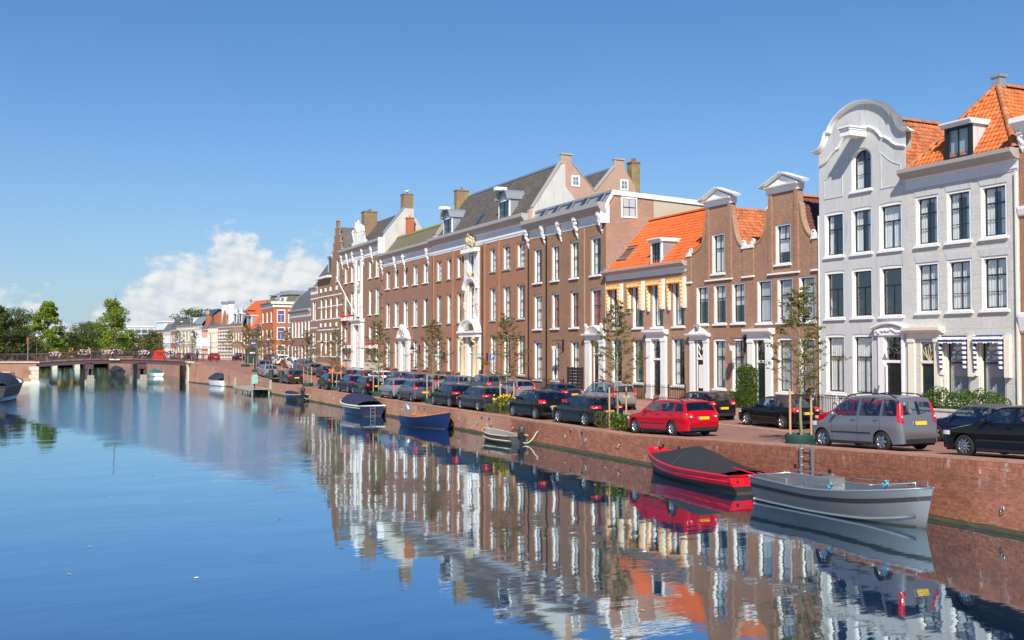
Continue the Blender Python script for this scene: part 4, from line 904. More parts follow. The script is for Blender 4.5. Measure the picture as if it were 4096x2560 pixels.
# two neck gable houses
def neck_house(name, label, yl, yr, nl, nr, ztop, gw, row2, rowg, stain, scr, tilem, cur2):
    h = House(name, label, yl, yr, 1.25)
    if stain:
        for k, (a, b) in enumerate(row2): h.win(a, b, 6.25, 8.8, ((.37, 1, 1), (.63, 1, 1)), rec=.05, cur=cur2[k])
    else:
        for k, (a, b) in enumerate(row2): h.win(a, b, 6.3, 8.78, S4, rec=.05, cur=cur2[k])
    for a, b in rowg: h.win(a, b, 2.22, 5.4, S4 if not stain else ((.37, 1, 1), (.63, 1, 1)), rec=.05, cur='slats' if not stain else 'full:curtain_grey', arch=.08)
    h.win(gw[0], gw[1], gw[2], gw[3], ((.36, 2, 1), (.64, 2 if not stain else 1, 1)), rec=.05, cur='full' if not stain else 'blind')
    L0, R0 = h.x(nl), h.x(nr); W = h.W; sh = 10.85
    lc = smooth_curve([(.55, sh), (L0 - .55, 11.3), (L0 - .22, 12.0), (L0 - .04, 12.95)]); rc = smooth_curve([(R0 + .04, 12.95), (R0 + .22, 12.0), (R0 + .55, 11.3), (W - .55, sh)])
    h.wall([(0, sh - .05), (.545, sh - .05)] + lc + [(L0, ztop)] + [(R0, ztop)] + rc + [(W - .545, sh - .05), (W, sh - .05)], 'brick_neck', thick=.3, eave=10.2, dep=10)
    for g in (lc, rc): sweep(h, g, [(-.3, -.01), (.05, -.01), (.05, .10), (-.3, .10)], 'brick_brown', 'gable_coping')
    for x in (L0 + .02, R0 - .34): h.bx('pilaster', 'brick_neck', x, x + .32, -.07, 0, 9.15, ztop)
    for x in (.0, W - .5): h.bx('pilaster', 'brick_neck', x, x + .5, -.06, 0, 9.1, sh - .06)
    for a, b in ((L0 - .05, R0 + .05), (-.0, .56), (W - .56, W)): h.bx('string_course', 'white_paint', a, b, -.12, .0, 9.02, 9.12)
    for x in (.0, W - .56): h.bx('pedestal', 'white_paint', x, x + .56, -.12, .32, sh - .06, sh + .06)
    for x, sg in ((.3, 1), (W - .3, -1)):
        mb = MB(); mb.tube([(x + sg * (.17 - .17 * cos(a) * (1 - a / 9)), 0, sh + .28 + .2 * sin(a) * (1 - a / 9)) for a in [i * .55 for i in range(13)]], .06, 6); mb.box(x - .2, x + .2, -.1, .12, sh + .06, sh + .16); mb.blob((x + sg * .05, 0, sh + .2), (.2, .09, .14), 8, 5); h.b(mb, 'scroll', 'stone_white', smooth=True, sharp=60)
    xa, xb = L0 - .06, R0 + .06
    mb = MB(); mb.prismx([(.32, ztop), (-.08, ztop), (-.1, ztop + .24), (-.16, ztop + .27), (-.3, ztop + .33), (-.32, ztop + .4), (.32, ztop + .4)], xa - .05, xb + .05); fz = h.b(mb, 'frieze', 'white_paint')
    xm = (xa + xb) / 2; zb_ = ztop + .4; ea, eb = xa - .45, xb + .45
    mb = MB(); mb.prism([(xa, zb_), (xb, zb_), (xm, zb_ + .56)], -.1, .3); pd_ = h.b(mb, 'pediment', 'white_paint')
    for p, q in (((ea, zb_), (xm, zb_ + .64)), ((xm, zb_ + .64), (eb, zb_))): sweep(h, [p, q], [(-.3, -.02), (.12, -.02), (.22, .02), (.32, .06), (.33, .12), (-.3, .13)], 'cornice_white', 'raking_cornice', pd_)
    ro = h.roof('roof', tilem, [(W, .3, 10.3), (W, 10, 10.3), (W / 2, 10, 13.6), (W / 2, .3, 13.6)], [(0, .3, 10.3), (0, 10, 10.3), (W / 2, 10, 13.6), (W / 2, .3, 13.6)])
    vs = Vector((-W / 2, 0, 3.3)); tiles(h, ro, (W, .35, 10.3), (0, 1, 0), vs, 6.5, vs.length, lambda u, v: True, tilem, sort=lambda c: -c[1] + c[0] * .8, ind=220)
    ridge(h, ro, (W / 2, .4, 13.64), (W / 2, 9.5, 13.64), .12, 'ridge_old')
    return h
D = neck_house('neck_gable_house', 'brown brick neck gable house with stained glass upper lights next to the white house', 47.87, 41.85, 46.02, 43.45, 13.75, (45.46, 44.13, 9.6, 11.93), ((47.12, 45.8), (45.33, 43.99), (43.53, 42.19)), ((45.35, 44.08), (43.5, 42.24)), True, 0, 'tile_red_shaded', ('full:curtain_grey', 'full:curtain_grey', 'full:curtain_grey'))
D.door  # front door unit is set into the wall below
def add_door_block(h, ya, yb, z0, z1, fan, m, fanstyle, panels):
    xa, xb = sorted((h.x(ya), h.x(yb))); mb = MB(); mb.box(xa + .05, xb - .05, -.02, .04, z0, z1)
    for i in range(panels): lo = lerp(z0 + .15, z1 - .12, i / panels); hi = lerp(z0 + .15, z1 - .12, (i + 1) / panels) - .12; mb.box(xa + .17, xb - .17, -.04, .0, lo, hi)
    d = h.b(mb, 'door', m); mb = MB(); mb.box(xa, xa + .07, -.06, .03, z0, fan); mb.box(xb - .07, xb, -.06, .03, z0, fan); mb.box(xa, xb, -.07, .03, z1, z1 + .15); h.b(mb, 'door_frame', 'white_paint', d)
    mb = MB(); mb.box(xa + .07, xb - .07, -.02, .0, z1 + .15, fan); fl = h.b(mb, 'fanlight', 'glass_dark', d); c = (xa + xb) / 2; zc = (z1 + .15 + fan) / 2; rw = (xb - xa) / 2 - .08; rh = (fan - z1 - .15) / 2
    mb = MB(); mb.box(xa + .07, xb - .07, .005, .02, z1 + .15, fan); h.b(mb, 'fanlight_backing', 'room_dark', d)
    mb = MB()
    for q in (-1, 1): mb.tube([(c, -.04, zc - rh), (c + q * rw * .75, -.04, zc - rh * .4), (c + q * rw * .3, -.04, zc), (c + q * rw * .8, -.04, zc + rh * .5), (c + q * rw * .25, -.04, zc + rh * .9)], .03, 5)
    h.b(mb, 'tracery', 'white_paint' if fanstyle else 'dark_sash', fl); mb = MB(); mb.blob((xa + .2, -.07, z0 + 1.1), .04); h.b(mb, 'handle', 'chrome', d)
add_door_block(D, 47.1, 46.08, 1.4, 3.9, 5.28, 'door_green', 0, 3); D.portal(47.86, 45.72, 1.25, 5.25, 5.92, 'white_paint', pw=.52, out=.16)
E_ = neck_house('neck_gable_house', 'brown brick neck gable house with shuttered ground floor windows and ivy hedge', 54.15, 47.87, 52.05, 49.45, 13.75, (51.48, 50.17, 9.47, 12.0), ((53.17, 51.85), (51.32, 50.04), (49.51, 48.22)), ((51.38, 50.1), (49.54, 48.26)), False, 0, 'tile_old', ('blind', 'blind', 'blind'))
add_door_block(E_, 53.05, 52.12, 1.4, 4.02, 5.3, 'black_paint', 1, 2); E_.portal(53.8, 51.82, 1.25, 5.3, 5.72, 'white_paint', pw=.5, out=.10)
xa, xb = E_.x(53.8), E_.x(51.82); mb = MB(); mb.prism([(xa - .05, 5.7), (xb + .05, 5.7), ((xa + xb) / 2 + .25, 6.08), ((xa + xb) / 2, 6.2), ((xa + xb) / 2 - .25, 6.08)], -.22, 0); E_.b(mb, 'pediment', 'white_paint')
mb = MB(); carved(mb, (xa + xb) / 2, 5.65, 6.15, .4, .25, 5, 18); E_.b(mb, 'carving', 'lead', smooth=True)
for (a, b) in ((52.95, 52.25),):
    E_.bx('door_grille', 'curtain', E_.x(a) + .1, E_.x(b) - .1, -.06, -.03, 2.2, 3.7)

# low house with the new orange roof and yellow awnings
Fh = House('terrace_house', 'low brick house with bright new orange roof, dormer and yellow striped awnings', 64.45, 54.15, 1.25)
for k, (a, b) in enumerate(((63.75, 62.3), (60.85, 59.42), (58.35, 56.95), (55.85, 54.45))):
    Fh.win(a, b, 6.22, 9.35, S3, rec=.08, cur=('side', 'blind', 'side', 'side')[k], gl='glass')
    awning(Fh, a + .3, b + .1, 7.5, 9.42, 'awning_yellow', .5); xb = Fh.x(b); Fh.bx('awning_board', 'cream_paint', xb + .0, xb + .22, -.2, 0, 7.45, 9.5)
    xa = Fh.x(a); Fh.bx('awning_board', 'cream_paint', xa - .33, xa - .2, -.16, 0, 7.35, 8.6)
for k, (a, b) in enumerate(((63.75, 62.3), (60.85, 59.42), (55.97, 54.47))): Fh.win(a, b, 2.25, 5.46, ((.45, 2, 1), (.55, 2, 2)), rec=.08, cur=('none', 'slats:blind_olive', 'side')[k])
Fh.door(58.22, 57.14, 1.5, 3.95, 'black_paint', fan=5.38, panels=4); Fh.portal(58.85, 56.5, 1.25, 5.4, 6.05, 'white_paint', pw=.58, out=.16)
Fh.wall(9.9, 'brick_brown', dep=8, smat='brick_side')
entab(Fh, 9.8, 10.2, 10.55, .5, 'cornice_white', 'cornice_grey')
WF = Fh.W; fr_ = Fh.roof('roof', 'tile_new', [(0, -.1, 10.5), (WF, -.1, 10.5), (WF, 3.85, 14.57), (0, 3.85, 14.57)], [(0, 3.85, 14.57), (WF, 3.85, 14.57), (WF, 8, 10.4), (0, 8, 10.4)], [(WF, -.1, 10.5), (WF, 3.85, 14.57), (WF, 8, 10.4)])
vv = Vector((0, 3.95, 4.07)); dx0, dx1 = Fh.x(58.55), Fh.x(57.25)
tiles(Fh, fr_, (0, -.1, 10.5), (1, 0, 0), vv, WF, vv.length, lambda u, v: not (dx0 - .1 < u < dx1 + .1 and v < 2.3) and not (.35 < u < 1.95 and 1.1 < v < 2.6), 'tile_new', tw=.3, th=.34, sort=lambda c: -c[0])
ridge(Fh, fr_, (0, 3.85, 14.6), (WF, 3.85, 14.6), .13, 'tile_new', .4)
dormer(Fh, Fh.x(57.9), 1.35, 10.56, 12.16, .08, 1.65, 'white_paint', 'zinc', 'dark_sash', ((1., 3, 4),), cur='none')
n_ = vv.normalized().cross(Vector((1, 0, 0))).normalized(); mb = MB()
def on_roof(u, v, k=.06): p = Vector((0, -.1, 10.5)) + Vector((1, 0, 0)) * u + vv.normalized() * v - n_ * k; return p
for a, b, c, d_ in ((.4, .55, 1.15, 2.5), (1.75, 1.9, 1.15, 2.5), (.55, 1.75, 1.15, 1.3), (.55, 1.75, 2.35, 2.5)): mb.add([on_roof(a, c, .0), on_roof(b, c, .0), on_roof(b, d_, .0), on_roof(a, d_, .0), on_roof(a, c, .12), on_roof(b, c, .12), on_roof(b, d_, .12), on_roof(a, d_, .12)], [(4, 5, 6, 7), (0, 1, 5, 4), (1, 2, 6, 5), (2, 3, 7, 6), (3, 0, 4, 7)])
sk = Fh.b(mb, 'skylight', 'lead'); mb = MB(); mb.quad(on_roof(.55, 1.3, .08), on_roof(1.75, 1.3, .08), on_roof(1.75, 2.35, .08), on_roof(.55, 2.35, .08)); Fh.b(mb, 'pane', 'glass_dark', sk)
mb = MB()
for i in range(17): t_ = i / 16; mb.box(-.12 + .02, .12, -.1 + 3.95 * t_ - .12, -.1 + 3.95 * t_ + .16, 10.45 + 4.07 * t_, 10.72 + 4.07 * t_)
Fh.b(mb, 'lead_flashing', 'zinc')

# dark brick house with the flat topped attic
G = House('canal_house', 'dark brown brick town house with carved white consoles under its cornice', 77.67, 64.5, 1.25)
colsG = ((76.6, 75.05), (73.33, 72.0), (70.1, 68.72), (66.85, 65.24))
for i, (a, b) in enumerate(colsG):
    G.win(a, b, 10.38, 13.38, SG, rec=.12, cur=('side', 'side', 'side', 'side')[i], sd=.14, arch=.05); G.win(a, b, 6.42, 9.4, SG, rec=.12, cur=('full', 'side:curtain_red', 'full:curtain_red', 'full:curtain_red')[i], sd=.14, arch=.08)
    if i < 3: G.win(a, b, 2.1, 5.4, SG, rec=.12, cur='full', sd=.1, arch=.06)
G.door(66.4, 65.22, 1.45, 4.25, 'black_paint', fan=5.36, panels=3); G.portal(67.4, 64.6, 1.25, 5.38, 5.9, 'stone_white', pw=.72, out=.2)
mb = MB(); xc = G.x(65.98); n = 10
sweep(G, [(xc - .95 * cos(pi * i / n), 5.88 + .5 * sin(pi * i / n)) for i in range(n + 1)], [(0, -.1), (.3, -.1), (.42, .05), (.42, .14), (0, .16)], 'stone_white', 'arched_pediment')
mb.prism([(xc - .95 * cos(pi * i / n), 5.86 + .45 * sin(pi * i / n)) for i in range(n + 1)], -.12, 0); G.b(mb, 'tympanum', 'stone_white')
for k_ in (-1, 1): mb = MB(); carved(mb, xc + k_ * 1.15, 5.9, 6.55, .4, .3, 3, 14); G.b(mb, 'carving', 'stone_white', smooth=True, sharp=50)
G.wall(14.3, 'brick_dark', dep=10, smat='brick_side', eave=14.3)
entab(G, 14.26, 15.0, 15.82, .75, 'cornice_white', 'cornice_grey')
consoles(G, (77.45, 74.4, 71.5, 68.75, 65.0), 13.5, 15.0, .6, .5)
for x in (G.x(77.6), G.x(74.2), G.x(67.75)): G.bx('downpipe', 'brick_side' if x > 5 else 'iron', x, x + .1, -.1, -.01, 1.4, 14.2)
WG = G.W
G.roof('mansard', 'zinc', [(0, .05, 15.75), (WG, .05, 15.75), (WG, .75, 16.72), (0, .75, 16.72)]); G.roof('flat_roof', 'lead', [(0, .75, 16.72), (WG, .75, 16.72), (WG, 10, 16.35), (0, 10, 16.35)])
G.bx('roof_edge', 'zinc', 0, WG, .55, .8, 16.62, 16.8)
mb = MB(); mb.poly([(WG + .004, 0, 14.2), (WG + .004, 4.3, 14.2), (WG + .004, 4.3, 16.45), (WG + .004, .7, 16.6), (WG + .004, .0, 15.7)]); G.b(mb, 'side_gable', 'brick_side')
mb = MB(); mb.quad((WG + .006, 4.3, 12.0), (WG + .006, 10, 12.0), (WG + .006, 10, 16.3), (WG + .006, 4.3, 16.45)); G.b(mb, 'side_plaster', 'plaster_beige')
mb = MB()
for (ya, za), (yb, zb_) in (((-.1, 15.6), (.62, 16.78)), ((.62, 16.78), (10, 16.42))): mb.add([(WG - .05, ya, za - .36), (WG + .12, ya, za - .36), (WG + .12, ya, za), (WG - .05, ya, za), (WG - .05, yb, zb_ - .36), (WG + .12, yb, zb_ - .36), (WG + .12, yb, zb_), (WG - .05, yb, zb_)], [(3, 2, 6, 7), (2, 1, 5, 6), (0, 1, 2, 3), (1, 0, 4, 5)])
G.b(mb, 'roof_trim', 'white_paint')
mb = MB(); mb.box(WG - .02, WG + .03, -.5, .3, 14.25, 15.75); G.b(mb, 'cornice_return', 'white_paint')
sw = MB(); f0, f1, z0_, z1_ = 1.35, 2.75, 14.72, 16.32
for a, b, c, d_ in ((f0, f0 + .12, z0_, z1_), (f1 - .12, f1, z0_, z1_), (f0 + .12, f1 - .12, z0_, z0_ + .12), (f0 + .12, f1 - .12, z1_ - .12, z1_)): sw.box(WG + .0, WG + .06, a, b, c, d_)
wn = G.b(sw, 'window', 'white_paint'); mb = MB(); mb.box(WG + .008, WG + .03, f0 + .12, f1 - .12, z0_ + .12, z1_ - .12); G.b(mb, 'pane', 'curtain_grey', wn)
mb = MB(); mb.box(WG + .01, WG + .05, 2.03, 2.07, z0_ + .12, z1_ - .12); mb.box(WG + .01, WG + .05, f0 + .12, f1 - .12, 15.5, 15.56)
for a, b, c, d_ in ((f0 + .12, f0 + .17, z0_ + .12, z1_ - .12), (f1 - .17, f1 - .12, z0_ + .12, z1_ - .12)): mb.box(WG + .01, WG + .05, a, b, c, d_)
G.b(mb, 'sash', 'dark_sash', wn)
for xq in (2.3, 4.6, 7.0, 9.4, 11.9):
    mb = MB(); mb.add([(xq - .4, .0, 15.8), (xq + .4, .0, 15.8), (xq + .4, .62, 16.66), (xq - .4, .62, 16.66), (xq - .4, -.08, 15.85), (xq + .4, -.08, 15.85), (xq + .4, .54, 16.72), (xq - .4, .54, 16.72)], [(4, 5, 6, 7), (0, 1, 5, 4), (1, 2, 6, 5), (2, 3, 7, 6), (3, 0, 4, 7)]); sk = G.b(mb, 'skylight', 'lead'); mb = MB(); mb.quad((xq - .3, -.06, 15.95), (xq + .3, -.06, 15.95), (xq + .3, .47, 16.66), (xq - .3, .47, 16.66)); G.b(mb, 'pane', 'glass_dark', sk)

# wide red brick palace with the carved centre bay
Hh = House('palace_house', 'wide red brick mansion with carved white centre bay and dark tiled roof', 100.75, 77.67, 1.25)
colsH = ((99.75, 98.3), (96.8, 95.28), (94.05, 92.78), (85.8, 84.5), (82.9, 81.3), (79.95, 78.33))
for a, b in colsH:
    Hh.win(a, b, 12.0, 14.2, SH, rec=.14, cur='r', sill='stone_grey', sd=.1); Hh.win(a, b, 7.4, 10.48, SH, rec=.14, cur='r', sill='stone_grey', sd=.1); Hh.win(a, b, 2.4, 5.98, SH, rec=.14, cur='r', sill='stone_grey', sd=.1)
Hh.win(90.75, 89.2, 12.2, 14.1, SH, rec=.05, sill=None); Hh.win(90.75, 89.2, 7.6, 10.9, SH, rec=.05, sill=None, arch=.7)
Hh.door(90.6, 89.2, 1.6, 4.3, 'stone_grey', fan=5.7, panels=4, dbl=True)
Hh.wall(14.9, 'brick_red', dep=11, smat='brick_gable', eave=14.9)
entab(Hh, 14.8, 15.85, 16.6, .7, 'cornice_white', 'cornice_grey')
for y in (95.1, 92.4, 87.0, 83.75, 100.65, 77.9): x = Hh.x(y); Hh.bx('pilaster', 'brick_red', x - .18, x + .18, -.12, 0, 1.3, 14.85)
def cb(h, name, m, ya, yb, z0, z1, out, parent=None): xa, xb = sorted((h.x(ya), h.x(yb))); return h.bx(name, m, xa, xb, -out, 0, z0, z1, parent)
for a, b in ((91.7, 90.75), (89.2, 88.25)): cb(Hh, 'pilaster', 'stone_white', a, b, 6.6, 14.2, .16)
for a, b in ((92.0, 90.65), (89.15, 87.85)): cb(Hh, 'pilaster', 'stone_white', a, b, 1.3, 6.2, .2)
for a, b in ((91.8, 91.1), (88.8, 88.05)):
    mb = MB(); xa, xb = Hh.x(a), Hh.x(b); mb.lathe([(.3, 1.5), (.26, 1.7), (.22, 4.9), (.3, 5.0), (.3, 5.1)], 10, ((xa + xb) / 2, -.42, 0)); carved(mb, (xa + xb) / 2, 5.1, 5.8, .6, .2, 8, 8, -.35); Hh.b(mb, 'column', 'stone_cream', smooth=True, sharp=40)
mb = MB(); xa, xb = Hh.x(92.3), Hh.x(87.6); mb.box(xa + .2, xb - .2, -.6, 0, 5.9, 6.3); mb.box(xa, xb, -.75, 0, 6.3, 6.5); Hh.b(mb, 'entablature', 'white_paint')
xm = (xa + xb) / 2; n = 10; sweep(Hh, [(xm - 1.9 * cos(pi * i / n), 6.5 + 1.0 * sin(pi * i / n)) for i in range(n + 1)], [(0, -.2), (.5, -.2), (.7, 0), (.72, .16), (0, .2)], 'white_paint', 'arched_pediment')
sweep(Hh, [(xm - 1.55 * cos(pi * i / n), 10.6 + 1.0 * sin(pi * i / n)) for i in range(n + 1)], [(0, -.25), (.25, -.25), (.42, 0), (.45, .16), (0, .2)], 'white_paint', 'arched_hood')
cb(Hh, 'window_hood', 'white_paint', 91.75, 88.2, 14.2, 14.6, .55)
for sg in (-1, 1):
    for dx_, z0_, z1_, w_, o_, sd_ in ((1.55, 7.2, 9.2, .42, .22, 12), (1.45, 9.2, 11.4, .38, .2, 17), (1.25, 12.0, 14.0, .28, .15, 22)): mb = MB(); carved(mb, xm + sg * dx_, z0_, z1_, w_, o_, sd_ + sg, 20); Hh.b(mb, 'carving', 'stone_cream', smooth=True)
mb = MB(); carved(mb, xm, 11.2, 12.2, .62, .4, 30, 16); Hh.b(mb, 'carving', 'stone_cream', smooth=True)
mb = MB(); rr = random.Random(4)
for i in range(60): a = rr.uniform(0, 2 * pi); q = rr.uniform(0, 1) ** .5; mb.blob((xm + 1.0 * q * cos(a), -.3 - .2 * (1 - q), 15.3 + .62 * q * sin(a)), rr.uniform(.09, .18), 6, 4)
mb.blob((xm, -.4, 16.0), (.22, .2, .26), 8, 5); Hh.b(mb, 'coat_of_arms', 'stone_cream', smooth=True)
WH = Hh.W; ev, rz_, ry = 16.5, 21.4, 3.75
hr = Hh.roof('roof', 'tile_grey', [(0, .2, ev), (WH, .2, ev), (WH, ry, rz_), (0, ry, rz_)], [(0, ry, rz_), (WH, ry, rz_), (WH, 6.65, 18.9), (0, 6.65, 18.9)], [(0, 6.65, 18.9), (WH, 6.65, 18.9), (WH, 9.2, rz_), (0, 9.2, rz_)], [(0, 9.2, rz_), (WH, 9.2, rz_), (WH, 11, 17), (0, 11, 17)])
vv = Vector((0, ry - .2, rz_ - ev)); d1, d0 = Hh.x(83.65), Hh.x(97.7)
tiles(Hh, hr, (0, .2, ev), (1, 0, 0), vv, WH, vv.length, lambda u, v: not (abs(u - d1) < 1.45 and v < 2.2) and not (abs(u - d0) < 1.45 and v < 2.2), 'tile_grey', tw=.3, th=.36, ind=0)
vb = Vector((0, 2.55, 2.5)); tiles(Hh, hr, (0, 6.65, 18.9), (1, 0, 0), vb, WH, vb.length, lambda u, v: u > WH - 8, 'tile_grey', tw=.3, th=.36, ind=0)
for y_ in (ry, 9.2): mb = MB(); mb.prismx([(y_ - .16, rz_ - .1), (y_, rz_ + .16), (y_ + .16, rz_ - .1)], .2, WH - .2); Hh.b(mb, 'ridge_cap', 'galvanized')
def end_gable(h, x, m, coping='zinc'):
    pts = [(.0, 14.3), (.0, 16.9), (.35, 17.05), (ry - .5, rz_ - .05), (ry - .5, rz_ + .7), (ry + .5, rz_ + .7), (ry + .5, rz_ - .05), (6.65, 18.95), (8.75, rz_ - .05), (8.75, rz_ + .7), (9.75, rz_ + .7), (9.75, rz_ - .05), (11, 19.6), (11, 14.3)]
    mb = MB(); mb.prismx(pts, x - .18, x + .18); g = h.b(mb, 'gable_wall', m)
    mb = MB()
    for p, q in ((pts[2], pts[3]), (pts[6], pts[7]), (pts[7], pts[8])):
        mb.add([(x - .24, p[0], p[1]), (x + .24, p[0], p[1]), (x + .24, q[0], q[1]), (x - .24, q[0], q[1]), (x - .24, p[0] - .05, p[1] + .14), (x + .24, p[0] - .05, p[1] + .14), (x + .24, q[0] - .05, q[1] + .14), (x - .24, q[0] - .05, q[1] + .14)], [(4, 5, 6, 7), (0, 1, 5, 4), (1, 2, 6, 5), (2, 3, 7, 6), (3, 0, 4, 7)])
    for yc in (ry, 9.25): mb.box(x - .26, x + .26, yc - .58, yc + .58, rz_ + .62, rz_ + .76); mb.box(x - .2, x + .2, yc - .54, yc - .38, rz_ - .2, rz_ + .62)
    h.b(mb, 'gable_coping', coping, g); return g
gw_ = end_gable(Hh, WH, 'brick_gable', 'stone_grey'); end_gable(Hh, 0, 'plaster_grey', 'stone_grey')
mb = MB(); mb.poly([(WH + .184, .3, 14.5), (WH + .184, 4.55, 14.5), (WH + .184, 4.55, 18.1), (WH + .184, 3.62, 19.2), (WH + .184, 3.6, 21.2), (WH + .184, 3.2, 21.1), (WH + .184, .35, 17.0)]); Hh.b(mb, 'plaster_patch', 'plaster_grey', gw_)
for y_ in (4.66, 9.75):
    mb = MB(); mb.box(WH + .186, WH + .23, y_ - .42, y_ + .42, 19.25, 20.25); w_ = Hh.b(mb, 'window', 'white_paint'); mb = MB(); mb.box(WH + .2, WH + .236, y_ - .27, y_ + .27, 19.4, 20.1); Hh.b(mb, 'pane', 'glass_dark', w_); mb = MB(); mb.box(WH + .2, WH + .24, y_ - .02, y_ + .02, 19.4, 20.1); mb.box(WH + .2, WH + .24, y_ - .27, y_ + .27, 19.73, 19.77); Hh.b(mb, 'sash', 'white_paint', w_)
for d_ in (d1, d0): dormer(Hh, d_, 2.4, 16.75, 18.55, .45, 1.55, 'white_paint', 'zinc', 'dark_sash', ((1., 2, 3),), curved=True, cur='none')
chimney(Hh, .1, .9, 2.4, 3.8, 19.6, 22.1, 'brick_chimney', 1); chimney(Hh, WH - .9, WH - .1, 10.75, 11.65, 15, 22.1, 'brick_chimney', 2)
mb = MB(); q = vv.normalized(); u0 = Hh.x(90.2); p_ = [Vector((u0 + du, .2, ev)) + q * v - Vector((0, .07, -.07)) for du, v in ((-.45, .6), (.45, .6), (.45, 1.9), (-.45, 1.9))]; mb.quad(*p_); Hh.b(mb, 'skylight', 'glass_dark')

for h_, x_, z_, m_ in ((Fh, .05, 9.7, 'zinc'), (Cc, .04, 12.0, 'stucco_white'), (Hh, .1, 14.6, 'iron'), (Hh, Hh.x(87.4), 14.6, 'iron')):
    mb = MB(); mb.lathe([(.05, 1.4), (.05, z_)], 8, (x_, -.1, 0)); h_.b(mb, 'downpipe', m_, smooth=True)
mb = MB(); mb.prism([(1.2, 13.2), (4.6, 13.2), (4.6, 13.6), (2.6, 14.9), (2.2, 14.9), (1.2, 14.1)], 5.5, 7.0); E_.b(mb, 'rear_attic', 'white_paint'); mb = MB(); mb.lathe([(.12, 14.7), (.12, 15.2), (.2, 15.25), (.05, 15.45), (0, 15.45)], 8, (2.9, 5.8, 0)); E_.b(mb, 'flue', 'iron')
# ------------------------------------------------------------------ farther houses of the row
Ih = House('canal_house', 'five bay purple brown brick house with mossy low roof and white cornice', 118.1, 100.75, 1.25)
colsI = ((116.95, 115.35), (113.75, 112.15), (110.5, 108.8), (107.2, 105.6), (103.85, 102.25))
for i, (a, b) in enumerate(colsI):
    Ih.win(a, b, 12.05, 14.3, S4, rec=.14, cur='blind:blind_olive' if i < 3 else 'side', det=1, sd=.12); Ih.win(a, b, 7.35, 10.38, S4, rec=.14, cur='r', det=1, sd=.12)
    if i != 2: Ih.win(a, b, 2.5, 5.72, S4, rec=.14, cur='full:blind_olive' if i == 1 else 'side', det=1, sd=.12, sill='stone_grey')
Ih.door(110.2, 109.0, 1.6, 4.2, 'black_paint', fan=5.7, panels=3); Ih.portal(111.3, 107.9, 1.3, 5.6, 6.1, 'stone_white', pw=.9, out=.3)
xm = Ih.x(109.6); n = 10; sweep(Ih, [(xm - 1.3 * cos(pi * i / n), 6.05 + .8 * sin(pi * i / n)) for i in range(n + 1)], [(0, -.3), (.4, -.3), (.6, 0), (.62, .18), (0, .2)], 'stone_white', 'arched_pediment')
mb = MB(); mb.prism([(xm - .6, 6.3), (xm + .6, 6.3), (xm + .5, 7.1), (xm + .65, 7.35), (xm - .65, 7.35), (xm - .5, 7.1)], -.3, 0); carved(mb, xm, 5.9, 7.2, .9, .5, 6, 12); Ih.b(mb, 'carving', 'stone_white', smooth=True, sharp=50)
Ih.wall(14.9, 'brick_purple', dep=10); entab(Ih, 14.85, 15.75, 16.45, .65)
consoles(Ih, (117.9, 112.9, 109.7, 102.0), 13.9, 15.5, .6, .45)
WI = Ih.W; Ih.roof('roof', 'slate_moss', [(0, .1, 16.4), (WI, .1, 16.4), (WI, 1.9, 18.65), (0, 1.9, 18.65)], [(0, 1.9, 18.65), (WI, 1.9, 18.65), (WI, 4, 16.5), (0, 4, 16.5)])
mb = MB(); mb.prismx([(1.7, 18.5), (1.9, 18.78), (2.1, 18.5)], 0, WI); Ih.b(mb, 'ridge_moss', 'moss')
mb = MB(); mb.prismx([(5, 14), (5, 17.5), (7.0, 20.3), (9, 17.6), (9, 14)], WI - 6, WI - .3); Ih.b(mb, 'rear_wing', 'plaster_grey')
Ih.roof('rear_roof', 'tile_grey', [(WI - 6.3, 4.8, 17.4), (WI - .1, 4.8, 17.4), (WI - .1, 7.0, 20.45), (WI - 6.3, 7.0, 20.45)])

Jh = House('ornate_house', 'tall ochre brick house with white carved crest above its bracketed cornice', 136.0, 118.1, 1.25)
colsJ = ((135.2, 133.6), (132.2, 130.6), (129.0, 127.2), (123.95, 122.55), (121.2, 119.65))
for i, (a, b) in enumerate(colsJ):
    Jh.win(a, b, 13.85, 16.15, S4, rec=.12, cur='r', det=1, sd=.12); Jh.win(a, b, 9.15, 12.45, S4, rec=.12, cur='r', det=1, sd=.12)
    if i != 2: Jh.win(a, b, 3.4, 7.75, ((.5, 2, 1), (.5, 2, 1)), rec=.12, cur='r', det=1, sd=.12)
Jh.door(128.9, 127.3, 2.6, 5.6, 'black_paint', fan=7.5, panels=3); Jh.portal(130.3, 125.8, 2.3, 7.9, 8.7, 'stone_white', pw=1.1, out=.45)
for a, b in ((129.7, 129.0), (127.2, 126.5)): cb(Jh, 'pilaster', 'stone_white', a, b, 8.7, 16.6, .2)
mb = MB(); xm = Jh.x(128.1)
for sg in (-1, 1): carved(mb, xm + sg * 1.4, 8.7, 12.0, .5, .22, 50 + sg, 24)
carved(mb, xm, 12.5, 13.4, .7, .2, 55, 12); Jh.b(mb, 'carving', 'stone_white', smooth=True)
for z in (2.6, 4.4, 8.2, 9.9, 11.6, 13.3, 15):
    for x in (.0, Jh.W - .7): Jh.bx('quoin', 'brick_ochre', x, x + .7, -.1, 0, z, z + 1.0)
Jh.bx('base_course', 'stone_pale', -.02, Jh.W + .02, -.12, 0, 1.25, 3.0)
Jh.wall(16.65, 'brick_ochre', dep=10, smat='plaster_grey'); entab(Jh, 16.6, 17.7, 18.5, .7, 'cornice_white', 'cornice_grey')
consoles(Jh, (135.6, 133.0, 130.2, 125.9, 122.0, 118.5), 15.6, 17.6, .6, .5)
mb = MB(); x0 = Jh.x(131.0); x1 = Jh.x(125.4); xm = (x0 + x1) / 2
